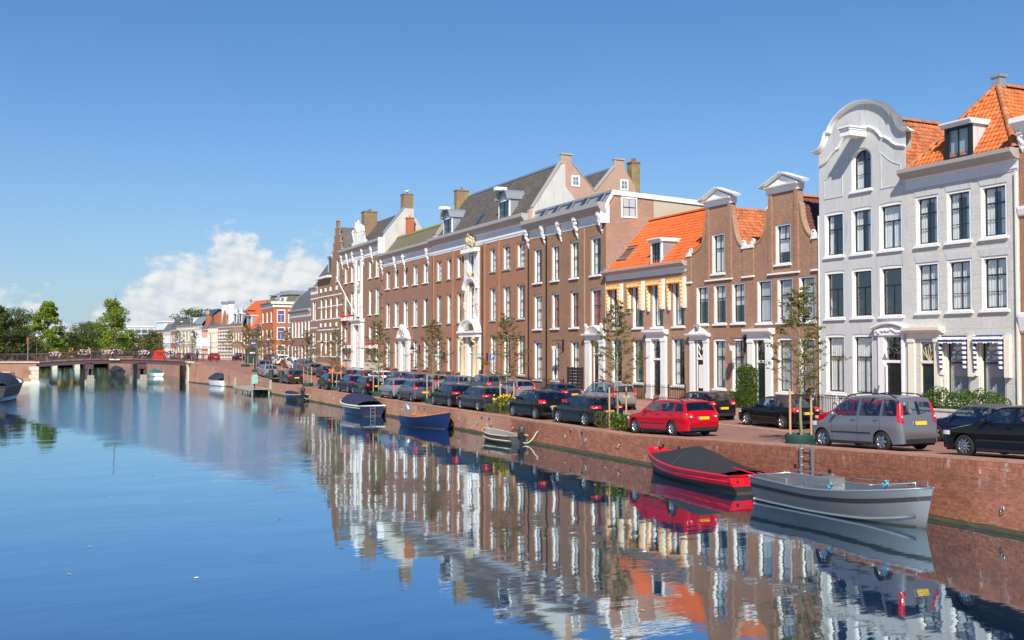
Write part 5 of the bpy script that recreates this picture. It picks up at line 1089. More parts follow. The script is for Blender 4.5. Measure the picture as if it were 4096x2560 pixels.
mb.box(x0, x1, -.2, .25, 18.5, 19.1); mb.prism([(x0 + .5, 19.1), (x1 - .5, 19.1), (x1 - 1.2, 21.0), (xm, 21.5), (x0 + 1.2, 21.0)], -.1, .2)
for sg in (-1, 1): carved(mb, xm + sg * 2.2, 19.0, 20.6, .5, .2, 60 + sg, 18)
carved(mb, xm, 18.9, 21.3, .95, .25, 66, 34); mb.blob((xm, -.1, 21.6), (.25, .2, .3), 8, 5); Jh.b(mb, 'crest', 'stone_white', smooth=True, sharp=45)
WJ = Jh.W; Jh.roof('roof', 'tile_grey', [(0, .3, 18.4), (WJ, .3, 18.4), (WJ, 3.4, 22.2), (0, 3.4, 22.2)], [(0, 3.4, 22.2), (WJ, 3.4, 22.2), (WJ, 8, 17), (0, 8, 17)])
mb = MB(); mb.prismx([(.0, 14.5), (.0, 18.6), (.15, 19.1), (2.8, 22.4), (4.05, 22.4), (4.05, 21.5), (6.5, 18.5), (6.5, 14.5)], WJ - .25, WJ + .02); Jh.b(mb, 'gable_wall', 'plaster_grey')
mb = MB(); mb.add([(WJ - .3, .1, 19.1), (WJ + .08, .1, 19.1), (WJ + .08, 2.75, 22.42), (WJ - .3, 2.75, 22.42), (WJ - .3, .0, 19.25), (WJ + .08, .0, 19.25), (WJ + .08, 2.65, 22.56), (WJ - .3, 2.65, 22.56)], [(4, 5, 6, 7), (0, 1, 5, 4), (1, 2, 6, 5)]); Jh.b(mb, 'gable_coping', 'zinc')
mb = MB(); mb.box(WJ - .2, WJ + .12, -.6, .2, 16.6, 18.6); Jh.b(mb, 'cornice_return', 'white_paint')
chimney(Jh, WJ - 1.3, WJ - .05, 2.75, 4.0, 22.0, 24.3, 'brick_chimney', 1); chimney(Jh, WJ + .1, WJ + .7, 2.95, 3.85, 17.5, 21.2, 'brick_orange', 1, 'ridge_old'); chimney(Jh, Jh.x(131.5), Jh.x(130.0), 1.3, 3.1, 20.0, 23.5, 'brick_chimney', 3)
fp = thing('flag_pole', 'white angled flag pole fixed over the carved door of the ornate house', 'flagpole', (38.4, 128.6, 9.2)); mb = MB(); mb.tube([(0, 0, 0), (-2.2, 1.8, 5.2)], .06, 6); mb.build('pole', 'white_paint', fp)
fp = thing('flag_pole', 'upright white flag pole with orange knob in front of the ochre house', 'flagpole', (37.4, 131.8, 1.25)); mb = MB(); mb.lathe([(0, 0), (.13, 0), (.11, 3), (.08, 6.6), (0, 6.6)], 8); mb.build('pole', 'white_paint', fp); mb = MB(); mb.blob((0, 0, 6.7), .13); mb.build('knob', 'orange_paint', fp)
for i, (y, z) in enumerate(((134.4, 9.1), (131.4, 9.1), (134.4, 5.3), (131.4, 5.3), (123.2, 5.3), (120.4, 5.3))):
    t = thing('flower_box', 'white window box with red flowers on the ochre brick house', 'flower box', (38.55, y, z), 0, 'red flower boxes on the ornate house')
    mb = MB(); mb.box(-.3, .0, -.9, .9, -.45, .0); mb.build('box', 'white_paint', t); mb = MB(); rr = random.Random(i)
    for k in range(90): p = Vector((rr.uniform(-.35, .0), rr.uniform(-.95, .95), rr.uniform(-.05, .22))); a = Vector((rr.uniform(-1, 1), rr.uniform(-1, 1), rr.uniform(-1, 1))) * .07; b = a.cross(Vector((rr.uniform(-1, 1), 1, rr.uniform(-1, 1)))).normalized() * .07; mb.quad(p - a - b, p + a - b, p + a + b, p - a + b)
    stuff(mb.build('flowers', 'flower_red', t))

Kh = House('stepped_gable_house', 'brown brick house with white bands and a stepped gable bay', 149.7, 136.0, 1.4)
colsK = ((148.2, 146.8), (145.55, 144.15), (142.8, 141.4), (139.6, 138.1))
for a, b in colsK: Kh.win(a, b, 9.25, 12.35, S4, rec=.12, det=1, sill=None); Kh.win(a, b, 3.75, 7.4, S4, rec=.12, det=1, sill=None)
Kh.win(139.4, 137.8, 14.4, 17.6, S4, rec=.12, det=1, sill='white_paint')
xg0, xg1 = Kh.x(142.0), Kh.x(136.0); stp = []; zs = 16.4; k = 5
gx0, gx1 = Kh.x(141.9), Kh.x(136.05); c_ = (gx0 + gx1) / 2; hw = (gx1 - gx0) / 2
prof = [(0, 15.4), (gx0 - .001, 15.4)]
for i in range(6): x_ = gx0 + hw * .82 * i / 5; prof += [(x_, 17.8 + i * 1.05), (gx0 + hw * .82 * (i + 1) / 5 - .001 if i < 5 else c_, 17.8 + i * 1.05)]
prof += [(2 * c_ - p[0], p[1]) for p in reversed(prof[2:])] + [(Kh.W, 17.8)]
prof = [(min(max(p[0], 0), Kh.W), p[1]) for p in prof]
Kh.wall(prof, 'brick_ochre', dep=9, eave=15.4)
for i in range(6):
    x_ = gx0 + hw * .82 * i / 5; z_ = 17.8 + i * 1.05
    for a in (x_, 2 * c_ - x_): Kh.bx('step_coping', 'stone_grey', a - .12, a + (.62 if a < c_ else .12) - (0 if a < c_ else .5) + .0, -.08, .35, z_, z_ + .14)
for z in (3.55, 5.8, 7.5, 9.05, 10.9, 12.45): Kh.bx('white_band', 'white_paint', -.01, Kh.W + .01, -.035, 0, z, z + .16)
for (a, b) in colsK:
    for z in (8.0, 13.2): x = Kh.x((a + b) / 2); Kh.bx('anchor_block', 'white_paint', x - .18, x + .18, -.18, 0, z, z + .55)
Kh.bx('cornice', 'white_paint', -.05, gx0, -.6, .1, 15.2, 15.5)
Kh.roof('roof', 'slate', [(0, -.1, 15.45), (gx0, -.1, 15.45), (gx0, 2.4, 19), (0, 2.4, 19)], [(gx0, .3, 17.5), (c_, .3, 22.2), (c_, 6, 22.2), (gx0, 6, 17.5)], [(Kh.W, .3, 17.5), (c_, .3, 22.2), (c_, 6, 22.2), (Kh.W, 6, 17.5)])
dormer(Kh, Kh.x(144.2), 2.2, 15.6, 18.3, .4, 2.0, 'cornice_white', 'zinc', 'dark_sash', ((1., 2, 3),), cur='none')
K2 = House('side_house', 'narrow pink brick bay house with white trim beside the white banded house', 153.9, 149.7, 1.6)
for z0, z1 in ((9.25, 12.2), (4.9, 7.5), (2.2, 4.2)): K2.win(152.9, 150.9, z0, z1, ((.35, 2, 1), (.65, 2, 1)), rec=.1, det=1, cur='full')
K2.wall(13.2, 'brick_pink', dep=9); entab(K2, 13.15, 13.9, 14.3, .4, 'white_paint', 'cornice_grey')
for z in (3.4, 7.9, 9.0, 12.4): K2.bx('white_band', 'white_paint', -.01, K2.W + .01, -.03, 0, z, z + .18)
K2.roof('roof', 'slate', [(0, .1, 14.2), (K2.W, .1, 14.2), (K2.W, 2.6, 17), (0, 2.6, 17)])

Lh = House('mansard_house', 'pinkish brick house with grey slate mansard roof and narrow white windows', 167.8, 153.9, 2.3)
for i in range(6):
    y = 166.9 - i * 2.22; Lh.win(y, y - 1.3, 6.65, 9.45, S4, rec=.12, det=1, cur='r'); Lh.win(y, y - 1.2, 2.75, 5.4, S4, rec=.12, det=1, cur='side', sill='stone_grey')
Lh.wall(9.95, 'brick_pink', dep=10); entab(Lh, 9.9, 10.6, 11.15, .5)
WL = Lh.W; Lh.roof('roof', 'slate', [(-.05, -.1, 11.1), (WL, -.1, 11.1), (WL, 1.2, 13.4), (.5, 1.2, 13.4)], [(.5, 1.2, 13.4), (WL, 1.2, 13.4), (WL, 3.2, 15.1), (2.2, 3.2, 15.1)], [(-.05, -.1, 11.1), (.5, 1.2, 13.4), (.5, 8, 13.4), (-.05, 9, 11.1)], [(.5, 1.2, 13.4), (2.2, 3.2, 15.1), (2.2, 7, 15.1), (.5, 8, 13.4)])
mb = MB(); mb.tube([(-.05, -.12, 11.15), (.5, 1.18, 13.45), (2.2, 3.18, 15.15)], .09, 6); Lh.b(mb, 'roof_trim', 'zinc'); chimney(Lh, 4, 4.6, 3.4, 4, 15, 15.9, 'lead', 0)

Mh = House('corner_house', 'orange red brick corner house with white framed windows and purple curtains', 191.6, 181.4, 2.5)
for y in (191.1, 187.3, 183.7):
    Mh.win(y, y - 1.7, 9.65, 11.8, S4, rec=.1, det=1, cur='side'); Mh.win(y, y - 1.7, 6.5, 8.6, S4, rec=.1, det=1, cur='side'); Mh.win(y, y - 1.7, 2.8, 5.4, S4, rec=.1, det=1, cur='side')
Mh.wall(12.35, 'brick_orange', dep=8); WM = Mh.W
mb = MB(); mb.quad((-.02, -.03, 9.2), (WM + .02, -.03, 9.2), (WM + .02, -.03, 12.3), (-.02, -.03, 12.3)); 
entab(Mh, 12.3, 12.95, 13.4, .5, 'cornice_white', 'cornice_grey')
mb = MB(); mb.box(WM - .02, WM + .16, -.1, 8, 12.35, 12.95); mb.box(WM - .02, WM + .4, -.4, 8, 12.95, 13.38); Mh.b(mb, 'cornice', 'cream_paint')
Mh.roof('flat_roof', 'lead', [(0, 0, 13.36), (WM, 0, 13.36), (WM, 8, 13.36), (0, 8, 13.36)])
for ys0 in (.7, 2.75, 4.8, 6.5):
    for z0, z1 in ((9.45, 11.9), (6.35, 8.75), (2.7, 5.5)):
        mb = MB(); x = WM; a, b = ys0, ys0 + 1.5
        for p in ((a, a + .16, z0, z1), (b - .16, b, z0, z1), (a + .16, b - .16, z0, z0 + .18), (a + .16, b - .16, z1 - .18, z1)): mb.box(x, x + .08, p[0], p[1], p[2], p[3])
        mb.box(x, x + .07, a + .16, b - .16, lerp(z0, z1, .62), lerp(z0, z1, .62) + .09); mb.box(x, x + .06, (a + b) / 2 - .03, (a + b) / 2 + .03, z0 + .18, lerp(z0, z1, .62)); w_ = Mh.b(mb, 'window', 'white_paint'); mb = MB(); mb.box(x + .002, x + .03, a + .16, b - .16, z0 + .18, z1 - .18); Mh.b(mb, 'curtain', 'curtain_violet' if z0 > 6 else 'blind_olive', w_)
        mb = MB(); mb.quad((x + .04, a + .16, z0 + .18), (x + .04, b - .16, z0 + .18), (x + .04, b - .16, z1 - .18), (x + .04, a + .16, z1 - .18)); Mh.b(mb, 'pane', 'glass', w_)
chimney(Mh, 4, 4.5, 2, 2.5, 13.3, 15.2, 'zinc', 0)
M2 = House('low_house', 'low red brick extension with white windows beside the orange red corner house', 196.3, 191.6, 2.5)
for y in (195.7, 193.6): M2.win(y, y - 1.5, 6.5, 8.6, S4, rec=.1, det=1); M2.win(y, y - 1.5, 2.9, 5.4, S4, rec=.1, det=1)
M2.wall(9.0, 'brick_red', dep=8); entab(M2, 8.95, 9.3, 9.55, .4)
M2.roof('roof', 'tile_new', [(0, 0, 9.5), (M2.W, 0, 9.5), (M2.W, 3.4, 13.2), (0, 3.4, 13.2)], [(0, 3.4, 13.2), (M2.W, 3.4, 13.2), (M2.W, 8, 9), (0, 8, 9)])

# ------------------------------------------------------------------ the row beyond the bridge (turns a little to the left)
FD = Vector((-.1672, .9859)); FA = atan2(-FD.y, -FD.x)           # house local x runs back towards the camera
def far_house(s0, s1, name, label, z_e, wallm, rows, ncol, roofk, roofm, zr=None, band=None, trim='white_paint', ww=None, zb=2.4, dep=9., corn=True):
    p = Vector((38.7, 197)) + FD * s1
    h = House(name, label, 0, s1 - s0, zb, rz=FA, loc=(p.x, p.y, zb))
    W = h.W; st = W / ncol; ww = ww or min(1.35, st * .6)
    for z0, z1 in rows:
        for i in range(ncol): x = st * (i + .5); h.win(x - ww / 2, x + ww / 2, z0, z1, S4, frame=trim, rec=.1, det=1, fw=.12)
    h.wall(z_e - .6, wallm, dep=dep)
    if corn: entab(h, z_e - .65, z_e - .2, z_e, .4, trim, 'cornice_grey')
    if band:
        for z in band: h.bx('white_band', trim, -.01, W + .01, -.03, 0, z, z + .22)
    zr = zr or z_e + 2.5
    if roofk == 'slope': h.roof('roof', roofm, [(0, .1, z_e - .05), (W, .1, z_e - .05), (W, 3, zr), (0, 3, zr)], [(0, 3, zr), (W, 3, zr), (W, dep, z_e), (0, dep, z_e)], [(W, .1, z_e), (W, 3, zr), (W, dep, z_e)], [(0, .1, z_e), (0, 3, zr), (0, dep, z_e)])
    elif roofk == 'hip': h.roof('roof', roofm, [(0, .1, z_e - .05), (W, .1, z_e - .05), (W - 1.6, 1.9, zr), (1.6, 1.9, zr)], [(W, .1, z_e), (W, dep, z_e), (W - 1.6, dep - 2, zr), (W - 1.6, 1.9, zr)], [(0, .1, z_e), (0, dep, z_e), (1.6, dep - 2, zr), (1.6, 1.9, zr)], [(1.6, 1.9, zr), (W - 1.6, 1.9, zr), (W - 1.6, dep - 2, zr), (1.6, dep - 2, zr)])
    elif roofk == 'mansard': h.roof('roof', roofm, [(0, .1, z_e), (W, .1, z_e), (W, 1.1, zr), (0, 1.1, zr)], [(0, 1.1, zr), (W, 1.1, zr), (W, dep, zr), (0, dep, zr)])
    else: h.roof('flat_roof', 'lead', [(0, 0, z_e), (W, 0, z_e), (W, dep, z_e), (0, dep, z_e)])
    return h
R2 = ((6.3, 8.3), (2.9, 5.2)); 
n1 = far_house(-.4, 7.2, 'tile_roof_house', 'small brick house with steep orange roof and grey dormer beyond the bridge', 8.6, 'brick_orange', ((5.6, 7.6), (2.9, 5.0)), 4, 'slope', 'tile_new', 13.1)
dormer(n1, 2.0, 2.6, 9.1, 11.3, .6, 2.2, 'white_paint', 'zinc', 'dark_sash')
n2 = far_house(7.2, 13.3, 'attic_house', 'brown brick house with grey pinnacle dormers and white windows', 9.9, 'brick_brown', R2, 4, 'mansard', 'slate', 12.6)
for x in (1.5, 4.5): dormer(n2, x, 1.3, 10.1, 11.8, .1, 1.2, 'white_paint', 'zinc', 'dark_sash'); mb = MB(); mb.lathe([(.7, 12), (.0, 13.4)], 4, (x, .4, 0)); n2.b(mb, 'pinnacle', 'zinc')
bk = thing('apartment_block', 'white upper block with mossy dark mansard behind the brick houses', 'building', (44.5, 206, 2.4), FA)
mb = MB(); mb.box(-6, 6, 0, 9, 0, 10.8); mb.build('wall', 'white_paint', bk); mb = MB(); mb.grid([[(-6.1, -.1, 10.8), (6.1, -.1, 10.8), (6.1, 9.1, 10.8), (-6.1, 9.1, 10.8)], [(-5, 1, 13.4), (5, 1, 13.4), (5, 8, 13.4), (-5, 8, 13.4)]], True); mb.build('mansard', 'slate_moss', bk); mb = MB(); mb.box(-5.3, 5.3, .7, 8.3, 13.4, 13.7); mb.box(-3, 3, 2, 7, 13.7, 14.4); mb.build('roof', 'zinc', bk)
for x in (-.5, 2.5): mb = MB(); mb.box(x, x + 1.7, .1, .8, 11.2, 12.9); w_ = mb.build('window', 'white_paint', bk); mb = MB(); mb.box(x + .15, x + 1.55, .05, .3, 11.35, 12.75); mb.build('pane', 'glass_dark', w_)
n3 = far_house(13.3, 22.1, 'striped_house', 'house striped in red brick and white bands with two tall white chimneys', 9.9, 'brick_red', ((7.0, 9.0), (4.2, 6.2), (2.7, 3.9)), 5, 'slope', 'slate', 12.2, band=(2.9, 3.6, 4.3, 5.0, 5.7, 6.4, 7.1, 7.8, 8.5))
for x in (2.2, 6.2): n3.bx('chimney', 'white_paint', x - .45, x + .45, .2, 1.1, 9.8, 14.3); n3.bx('chimney_cap', 'zinc', x - .6, x + .6, .05, 1.25, 14.3, 14.8)
mb = MB(); mb.prism([(2.6, 9.8), (5.8, 9.8), (5.2, 11.6), (4.2, 12.9), (3.2, 11.6)], -.1, .2); n3.b(mb, 'gable', 'brick_red')
n4 = far_house(22.1, 28.6, 'cream_house', 'cream fronted house with brick upper storey and dark mansard', 9.8, 'cream_paint', R2, 4, 'mansard', 'tile_grey', 12.1, trim='cream_paint')
n4.bx('brick_panel', 'brick_orange', n4.W - 3.2, n4.W + .05, .3, 2.5, 9.8, 12.2)
n5 = far_house(28.6, 32.8, 'narrow_house', 'narrow red brick house with small turret on its roof', 9.6, 'brick_orange', ((7.0, 8.7), (4.9, 6.5), (2.8, 4.5)), 3, 'mansard', 'slate', 11.0)
n5.bx('turret', 'brick_orange', 2.2, 3.2, .1, 1.1, 9.6, 12.4); mb = MB(); mb.lathe([(.85, 12.4), (.0, 13.6)], 4, (2.7, .6, 0)); n5.b(mb, 'turret_roof', 'lead')
n6 = far_house(32.8, 38.0, 'white_house', 'white painted narrow house with grey attic beyond the bridge', 10.4, 'stucco_white', ((7.4, 9.2), (5.0, 6.8), (2.8, 4.5)), 4, 'mansard', 'zinc', 12.0)
n7 = far_house(38.0, 51.0, 'corner_house', 'beige brick corner house with brown hipped roof and white attic window', 10.3, 'plaster_beige', ((6.6, 9.0), (2.9, 5.4)), 5, 'hip', 'tile_grey', 12.1, band=(5.9, 9.3))
dormer(n7, n7.W - 3.5, 1.9, 10.5, 11.7, .5, 1.1, 'white_paint', 'white_paint', 'dark_sash')
n8 = far_house(51.0, 56.2, 'pink_house', 'pale pink brick house with small dark mansard', 9.8, 'brick_pink', R2, 3, 'mansard', 'tile_grey', 12.0)
n9 = far_house(56.2, 62.5, 'white_house', 'whitewashed house with grey cornice next to the dark red one', 9.5, 'stucco_white', R2, 4, 'mansard', 'slate', 11.0)
n10 = far_house(62.5, 69.5, 'box_attic_house', 'dark red brick house under a pale grey box attic at the end of the row', 9.5, 'brick_red', R2, 2, 'flat', 'zinc')
n10.bx('attic', 'cornice_white', .2, n10.W, .2, 6, 9.5, 11.4); n10.bx('attic_edge', 'white_paint', 0, n10.W + .2, 0, 6.2, 11.4, 11.7)
def back_gable(s, dpt, w, ze, zr, label, wallm, roofm, name):
    p = Vector((38.7, 197)) + FD * s + Vector((.9859, .1672)) * dpt; t = thing(name, label, 'building', (p.x, p.y, 2.4), FA)
    mb = MB(); mb.prismx([(0, 0), (w, 0), (w, ze), (w / 2, zr), (0, ze)], -7, 0); mb.build('wall', wallm, t)
    mb = MB()
    for a, b in (((-.3, ze - .2), (w / 2, zr + .1)), ((w + .3, ze - .2), (w / 2, zr + .1))): mb.add([(-7.2, a[0], a[1]), (.25, a[0], a[1]), (.25, b[0], b[1]), (-7.2, b[0], b[1]), (-7.2, a[0], a[1] + .25), (.25, a[0], a[1] + .25), (.25, b[0], b[1] + .25), (-7.2, b[0], b[1] + .25)], [(4, 5, 6, 7), (0, 1, 5, 4), (1, 2, 6, 5), (0, 3, 2, 1)])
    mb.build('roof', roofm, t); return t
back_gable(45.5, 4, 8.5, 8.2, 11.6, 'red gabled house with navy roof behind the beige corner house', 'brick_red', 'boat_navy', 'gable_building')
back_gable(21, 6, 9, 8.6, 12.8, 'tall beige gable with orange roof edge behind the cream house', 'plaster_beige', 'tile_new', 'gable_building')
t = thing('church_tower', 'orange tiled church roof with stone cross behind the far houses', 'church', (46, 240, 2.4)); mb = MB(); mb.box(-2, 2, -2, 2, 0, 10.2); mb.build('wall', 'brick_red', t); mb = MB(); mb.lathe([(3.0, 10), (0, 13)], 6); mb.build('roof', 'tile_new', t); mb = MB(); mb.box(-.15, .15, -.15, .15, 12.4, 14.4); mb.box(-.45, .45, -.15, .15, 13.6, 13.9); mb.build('cross', 'stone_grey', t)
t = thing('hall_roof', 'curved grey metal roof behind the white narrow house', 'building', (43.5, 231, 2.4), FA); mb = MB(); n = 10
mb.prism([(-3.2, 0)] + [(-3.2 * cos(pi * i / n / 1), 9.2 + 1.9 * sin(pi * i / n)) for i in range(n + 1)] + [(3.2, 0)], 0, 6); mb.build('shell', 'zinc', t)
t = thing('glass_pavilion', 'white steel framed structure above the far trees', 'building', (36.3, 420, 1.5), radians(-5))
mb = MB()
for i in range(6): mb.box(-6 + i * 2.4, -5.8 + i * 2.4, 0, .2, 0, 12.4)
mb.box(-6, 6.2, -.3, 6, 12, 12.5); mb.box(-6, 6.2, -.2, .3, 9.2, 9.5); mb.build('frame', 'white_paint', t); mb = MB(); mb.box(-5.9, 6, 3.5, 5, 0, 11); mb.build('glazing', 'cornice_white', t)
# ------------------------------------------------------------------ cars
PROF = {
 'hatch': [(0, .30), (.004, .42), (.03, .50), (.10, .565), (.24, .645), (.27, .665), (.44, .955), (.52, .995), (.65, 1.0), (.78, .98), (.875, .925), (.905, .885), (.962, .655), (.984, .56), (.993, .40), (.985, .24)],
 'wagon': [(0, .30), (.004, .42), (.03, .50), (.10, .565), (.255, .65), (.28, .668), (.42, .95), (.50, .992), (.65, 1.0), (.82, .978), (.90, .945), (.918, .915), (.966, .66), (.984, .56), (.994, .40), (.985, .24)],
 'mpv': [(0, .26), (.004, .37), (.03, .44), (.09, .50), (.17, .57), (.19, .585), (.36, .92), (.45, .98), (.60, 1.0), (.80, .985), (.925, .952), (.945, .925), (.976, .60), (.988, .50), (.996, .34), (.985, .21)],
 'sedan': [(0, .31), (.004, .43), (.03, .51), (.10, .575), (.26, .65), (.29, .668), (.43, .95), (.50, .99), (.60, 1.0), (.70, .975), (.745, .94), (.84, .745), (.87, .72), (.95, .70), (.974, .665), (.990, .55), (.995, .42), (.985, .26)],
 'suv': [(0, .30), (.004, .42), (.03, .50), (.10, .58), (.24, .635), (.27, .65), (.41, .95), (.50, .992), (.65, 1.0), (.80, .975), (.90, .93), (.92, .90), (.968, .62), (.985, .53), (.995, .38), (.985, .25)],
 'pickup': [(0, .27), (.004, .40), (.02, .48), (.05, .52), (.12, .57), (.14, .60), (.25, .94), (.31, .99), (.40, 1.0), (.44, .985), (.455, .96), (.475, .60), (.50, .585), (.95, .58), (.99, .57), (.995, .40), (.985, .26)]}
mat('seat_cloth', (.07, .07, .075), .85, var=.1)
class Car:
    def __init__(s, kind, L, W, H, wb, r, fo=None):
        s.k = kind; s.L, s.W, s.H, s.wb, s.r = L, W, H, wb, r; s.fo = fo or (L - wb) * .46
        P = smooth_curve([(a * L, b * H) for a, b in PROF[kind]], 5); s.P = [P[0]]
        for q in P[1:]:
            p = s.P[-1]; n = max(1, int(math.hypot(q[0] - p[0], q[1] - p[1]) / .05)); s.P += [(lerp(p[0], q[0], i / n), lerp(p[1], q[1], i / n)) for i in range(1, n + 1)]
        s.im = max(range(len(s.P)), key=lambda i: s.P[i][1]); s.key = (kind, L, W, H, wb, r)
    def belt(s, d): return s.H * lerp(.635, .665, d / s.L) * (.93 if s.k == 'mpv' else 1)
    def zt(s, d): return interp(s.P[:s.im + 1], d) if d <= s.P[s.im][0] else interp([p for p in s.P[s.im:]], d)
    def drear(s, z):
        for (a, b), (c, e) in zip(s.P[s.im:], s.P[s.im + 1:]):
            if b >= z >= e: return a + (c - a) * (b - z) / max(b - e, 1e-6)
        return s.P[-1][0]
    def dfront(s, z):
        for (a, b), (c, e) in zip(s.P[:s.im], s.P[1:]):
            if b <= z <= e: return a + (c - a) * (z - b) / max(e - b, 1e-6)
        return 0
    def w(s, d, z):
        t = min(abs(2 * d / s.L - 1), .9985); f = (1 - t ** 9) ** (1 / 9); b = s.belt(d); x = s.W / 2 * f; zm = b * .6
        if z < zm: x *= 1 - .07 * ((zm - z) / zm) ** 2
        elif z < b: x *= 1 - .035 * ((z - zm) / (b - zm)) ** 2
        else: x = x * .965 - (z - b) * .33 - .012
        return x
    def zb(s, d):
        z = .20 + .05 * (abs(2 * d / s.L - 1)) ** 4; Rr = s.r + .055
        for c in (s.fo, s.fo + s.wb):
            if abs(d - c) < Rr: z = max(z, s.r + sqrt(Rr * Rr - (d - c) ** 2) * .98)
        return z
    def glazing(s, soft=False):
        L, H, bt = s.L, s.H, s.belt
        d0 = s.dfront(bt(L * .25) + .1) + .1; d1 = s.drear(bt(L * .9) + .06) - .10
        if s.k == 'sedan': d1 = s.drear(bt(L * .8) + .06) - .03
        if s.k == 'pickup': d1 = .44 * L
        q = [d0, lerp(d0, d1, .44), lerp(d0, d1, .78), d1] if s.k != 'pickup' else [d0, d1]
        if soft or s.k == 'hatch' and L < 3.9: q = [d0, lerp(d0, d1, .58), d1]
        fp = [p for p in s.P[:s.im] if bt(p[0]) < p[1] < H * .955 and p[0] > .15 * L]
        rp = [p for p in s.P[s.im:] if max(bt(p[0]), .55 * H) + .015 < p[1] < H * .925 and p[0] < (.48 * L if s.k == 'pickup' else .975 * L)]
        return d0, d1, q, fp, rp
    def sec(s, d, zt):
        zb = min(s.zb(d), zt - .03); zc = max(zb + .01, zt - .055); out = []; b = s.belt(d); zl, zu = b + .028, zt - .095
        s.cabin = zu > zl + .02 and zb < b - .05
        zs = [lerp(zb, b, i / 6) for i in range(7)] + [zl, (zl + zu) / 2, zu, zc] if s.cabin else [lerp(zb, zc, i / 10) for i in range(11)]
        for z in zs: out.append((s.w(d, z), z))
        wc = s.w(d, zc)
        for fr in (.985, .95, .93, .86, .7, .45, .2, 0): out.append((wc * fr, zc + (zt - zc) * (1 - fr ** 4)))
        return out
    def body(s, mbp, mbr, soft=False):
        d0, d1, q, fp, rp = s.glazing(soft); fps, rps = set(fp), set(rp); rows, cab = [], []
        for d, z in s.P:
            h = s.sec(d, z); cab.append(s.cabin); rows.append([(x, s.L / 2 - d, zz) for x, zz in h] + [(-x, s.L / 2 - d, zz) for x, zz in reversed(h[:-1])])
        m = len(rows[0]); nh = 19
        for i in range(len(rows) - 1):
            pa, pb = s.P[i], s.P[i + 1]
            for j in range(m - 1):
                k = j if j < nh - 1 else m - 2 - j
                if k in (7, 8) and cab[i] and cab[i + 1] and any(q[n] + (.035 if n else 0) <= pa[0] and pb[0] <= q[n + 1] - (.035 if n < len(q) - 2 else 0) for n in range(len(q) - 1)): continue
                if k >= 13 and pa in fps and pb in fps: continue
                if k >= 14 and pa in rps and pb in rps: continue
                qd = [rows[i][j], rows[i][j + 1], rows[i + 1][j + 1], rows[i + 1][j]]; zc = sum(p[2] for p in qd) / 4; d = s.L / 2 - sum(p[1] for p in qd) / 4
                (mbr if zc > s.belt(d) + .015 else mbp).quad(*qd)
        for r_ in (rows[0], rows[-1]): mbp.poly(r_)
    def side_patch(s, mb, d0, d1, zl, zu, sg, off=.006, nd_=10, nz=4, cut=None):
        rows = []
        for i in range(nd_ + 1):
            d = lerp(d0, d1, i / nd_); lo = zl(d) if callable(zl) else zl; hi = zu(d) if callable(zu) else zu
            if hi < lo + .02: hi = lo + .001
            rows.append([(sg * (s.w(d, lerp(lo, hi, k / nz)) + off), s.L / 2 - d, lerp(lo, hi, k / nz)) for k in range(nz + 1)])
        mb.grid(rows)
    def top_patch(s, mb, pts, f0, f1, off, n=8):
        rows = []
        for d, z in pts:
            zc = z - .055; wc = s.w(d, zc); dr = 1 if d > s.L / 2 else -1
            rows.append([(wc * lerp(f0, f1, i / n), s.L / 2 - d - dr * off, zc + .055 * (1 - abs(lerp(f0, f1, i / n)) ** 4) + off * .6) for i in range(n + 1)])
        mb.grid(rows)
def wheel_meshes(r, style):
    def tyre(m): m.lathe([(r * .62, -.085), (r * .66, -.1), (r * .93, -.1), (r, -.06), (r, .06), (r * .93, .1), (r * .66, .1), (r * .62, .085), (r * .62, -.085)], 24, axis='x')
    def rim(m):
        m.lathe([(r * .66, -.095), (r * .63, -.075), (r * .58, -.05), (r * .6, .05)], 20, axis='x'); m.lathe([(r * .16, -.09), (r * .12, -.1), (0, -.1)], 10, axis='x')
        n = (5, 7, 10, 6)[style % 4]
        for k in range(n):
            a = 2 * pi * k / n; wd = (.05, .032, .025, .045)[style % 4]; u = Vector((0, cos(a), sin(a))); v = Vector((0, -sin(a), cos(a)))
            P = [u * r * .1 - v * wd, u * r * .1 + v * wd, u * r * .64 + v * wd * .8, u * r * .64 - v * wd * .8]
            m.add([p + Vector((-.092, 0, 0)) for p in P] + [p + Vector((-.05, 0, 0)) for p in P], [(0, 1, 2, 3), (0, 4, 5, 1), (2, 6, 7, 3), (1, 5, 6, 2), (3, 7, 4, 0)])
    t = cached(('tyre', r), tyre, 'tyre', 'rubber', True, 40); q = cached(('rim', r, style), rim, 'rim', 'rim_metal'); 
    b = cached(('disc', r), lambda m: m.lathe([(r * .6, -.02), (0, -.02)], 16, axis='x'), 'brake_disc', 'under_body'); return t, q, b
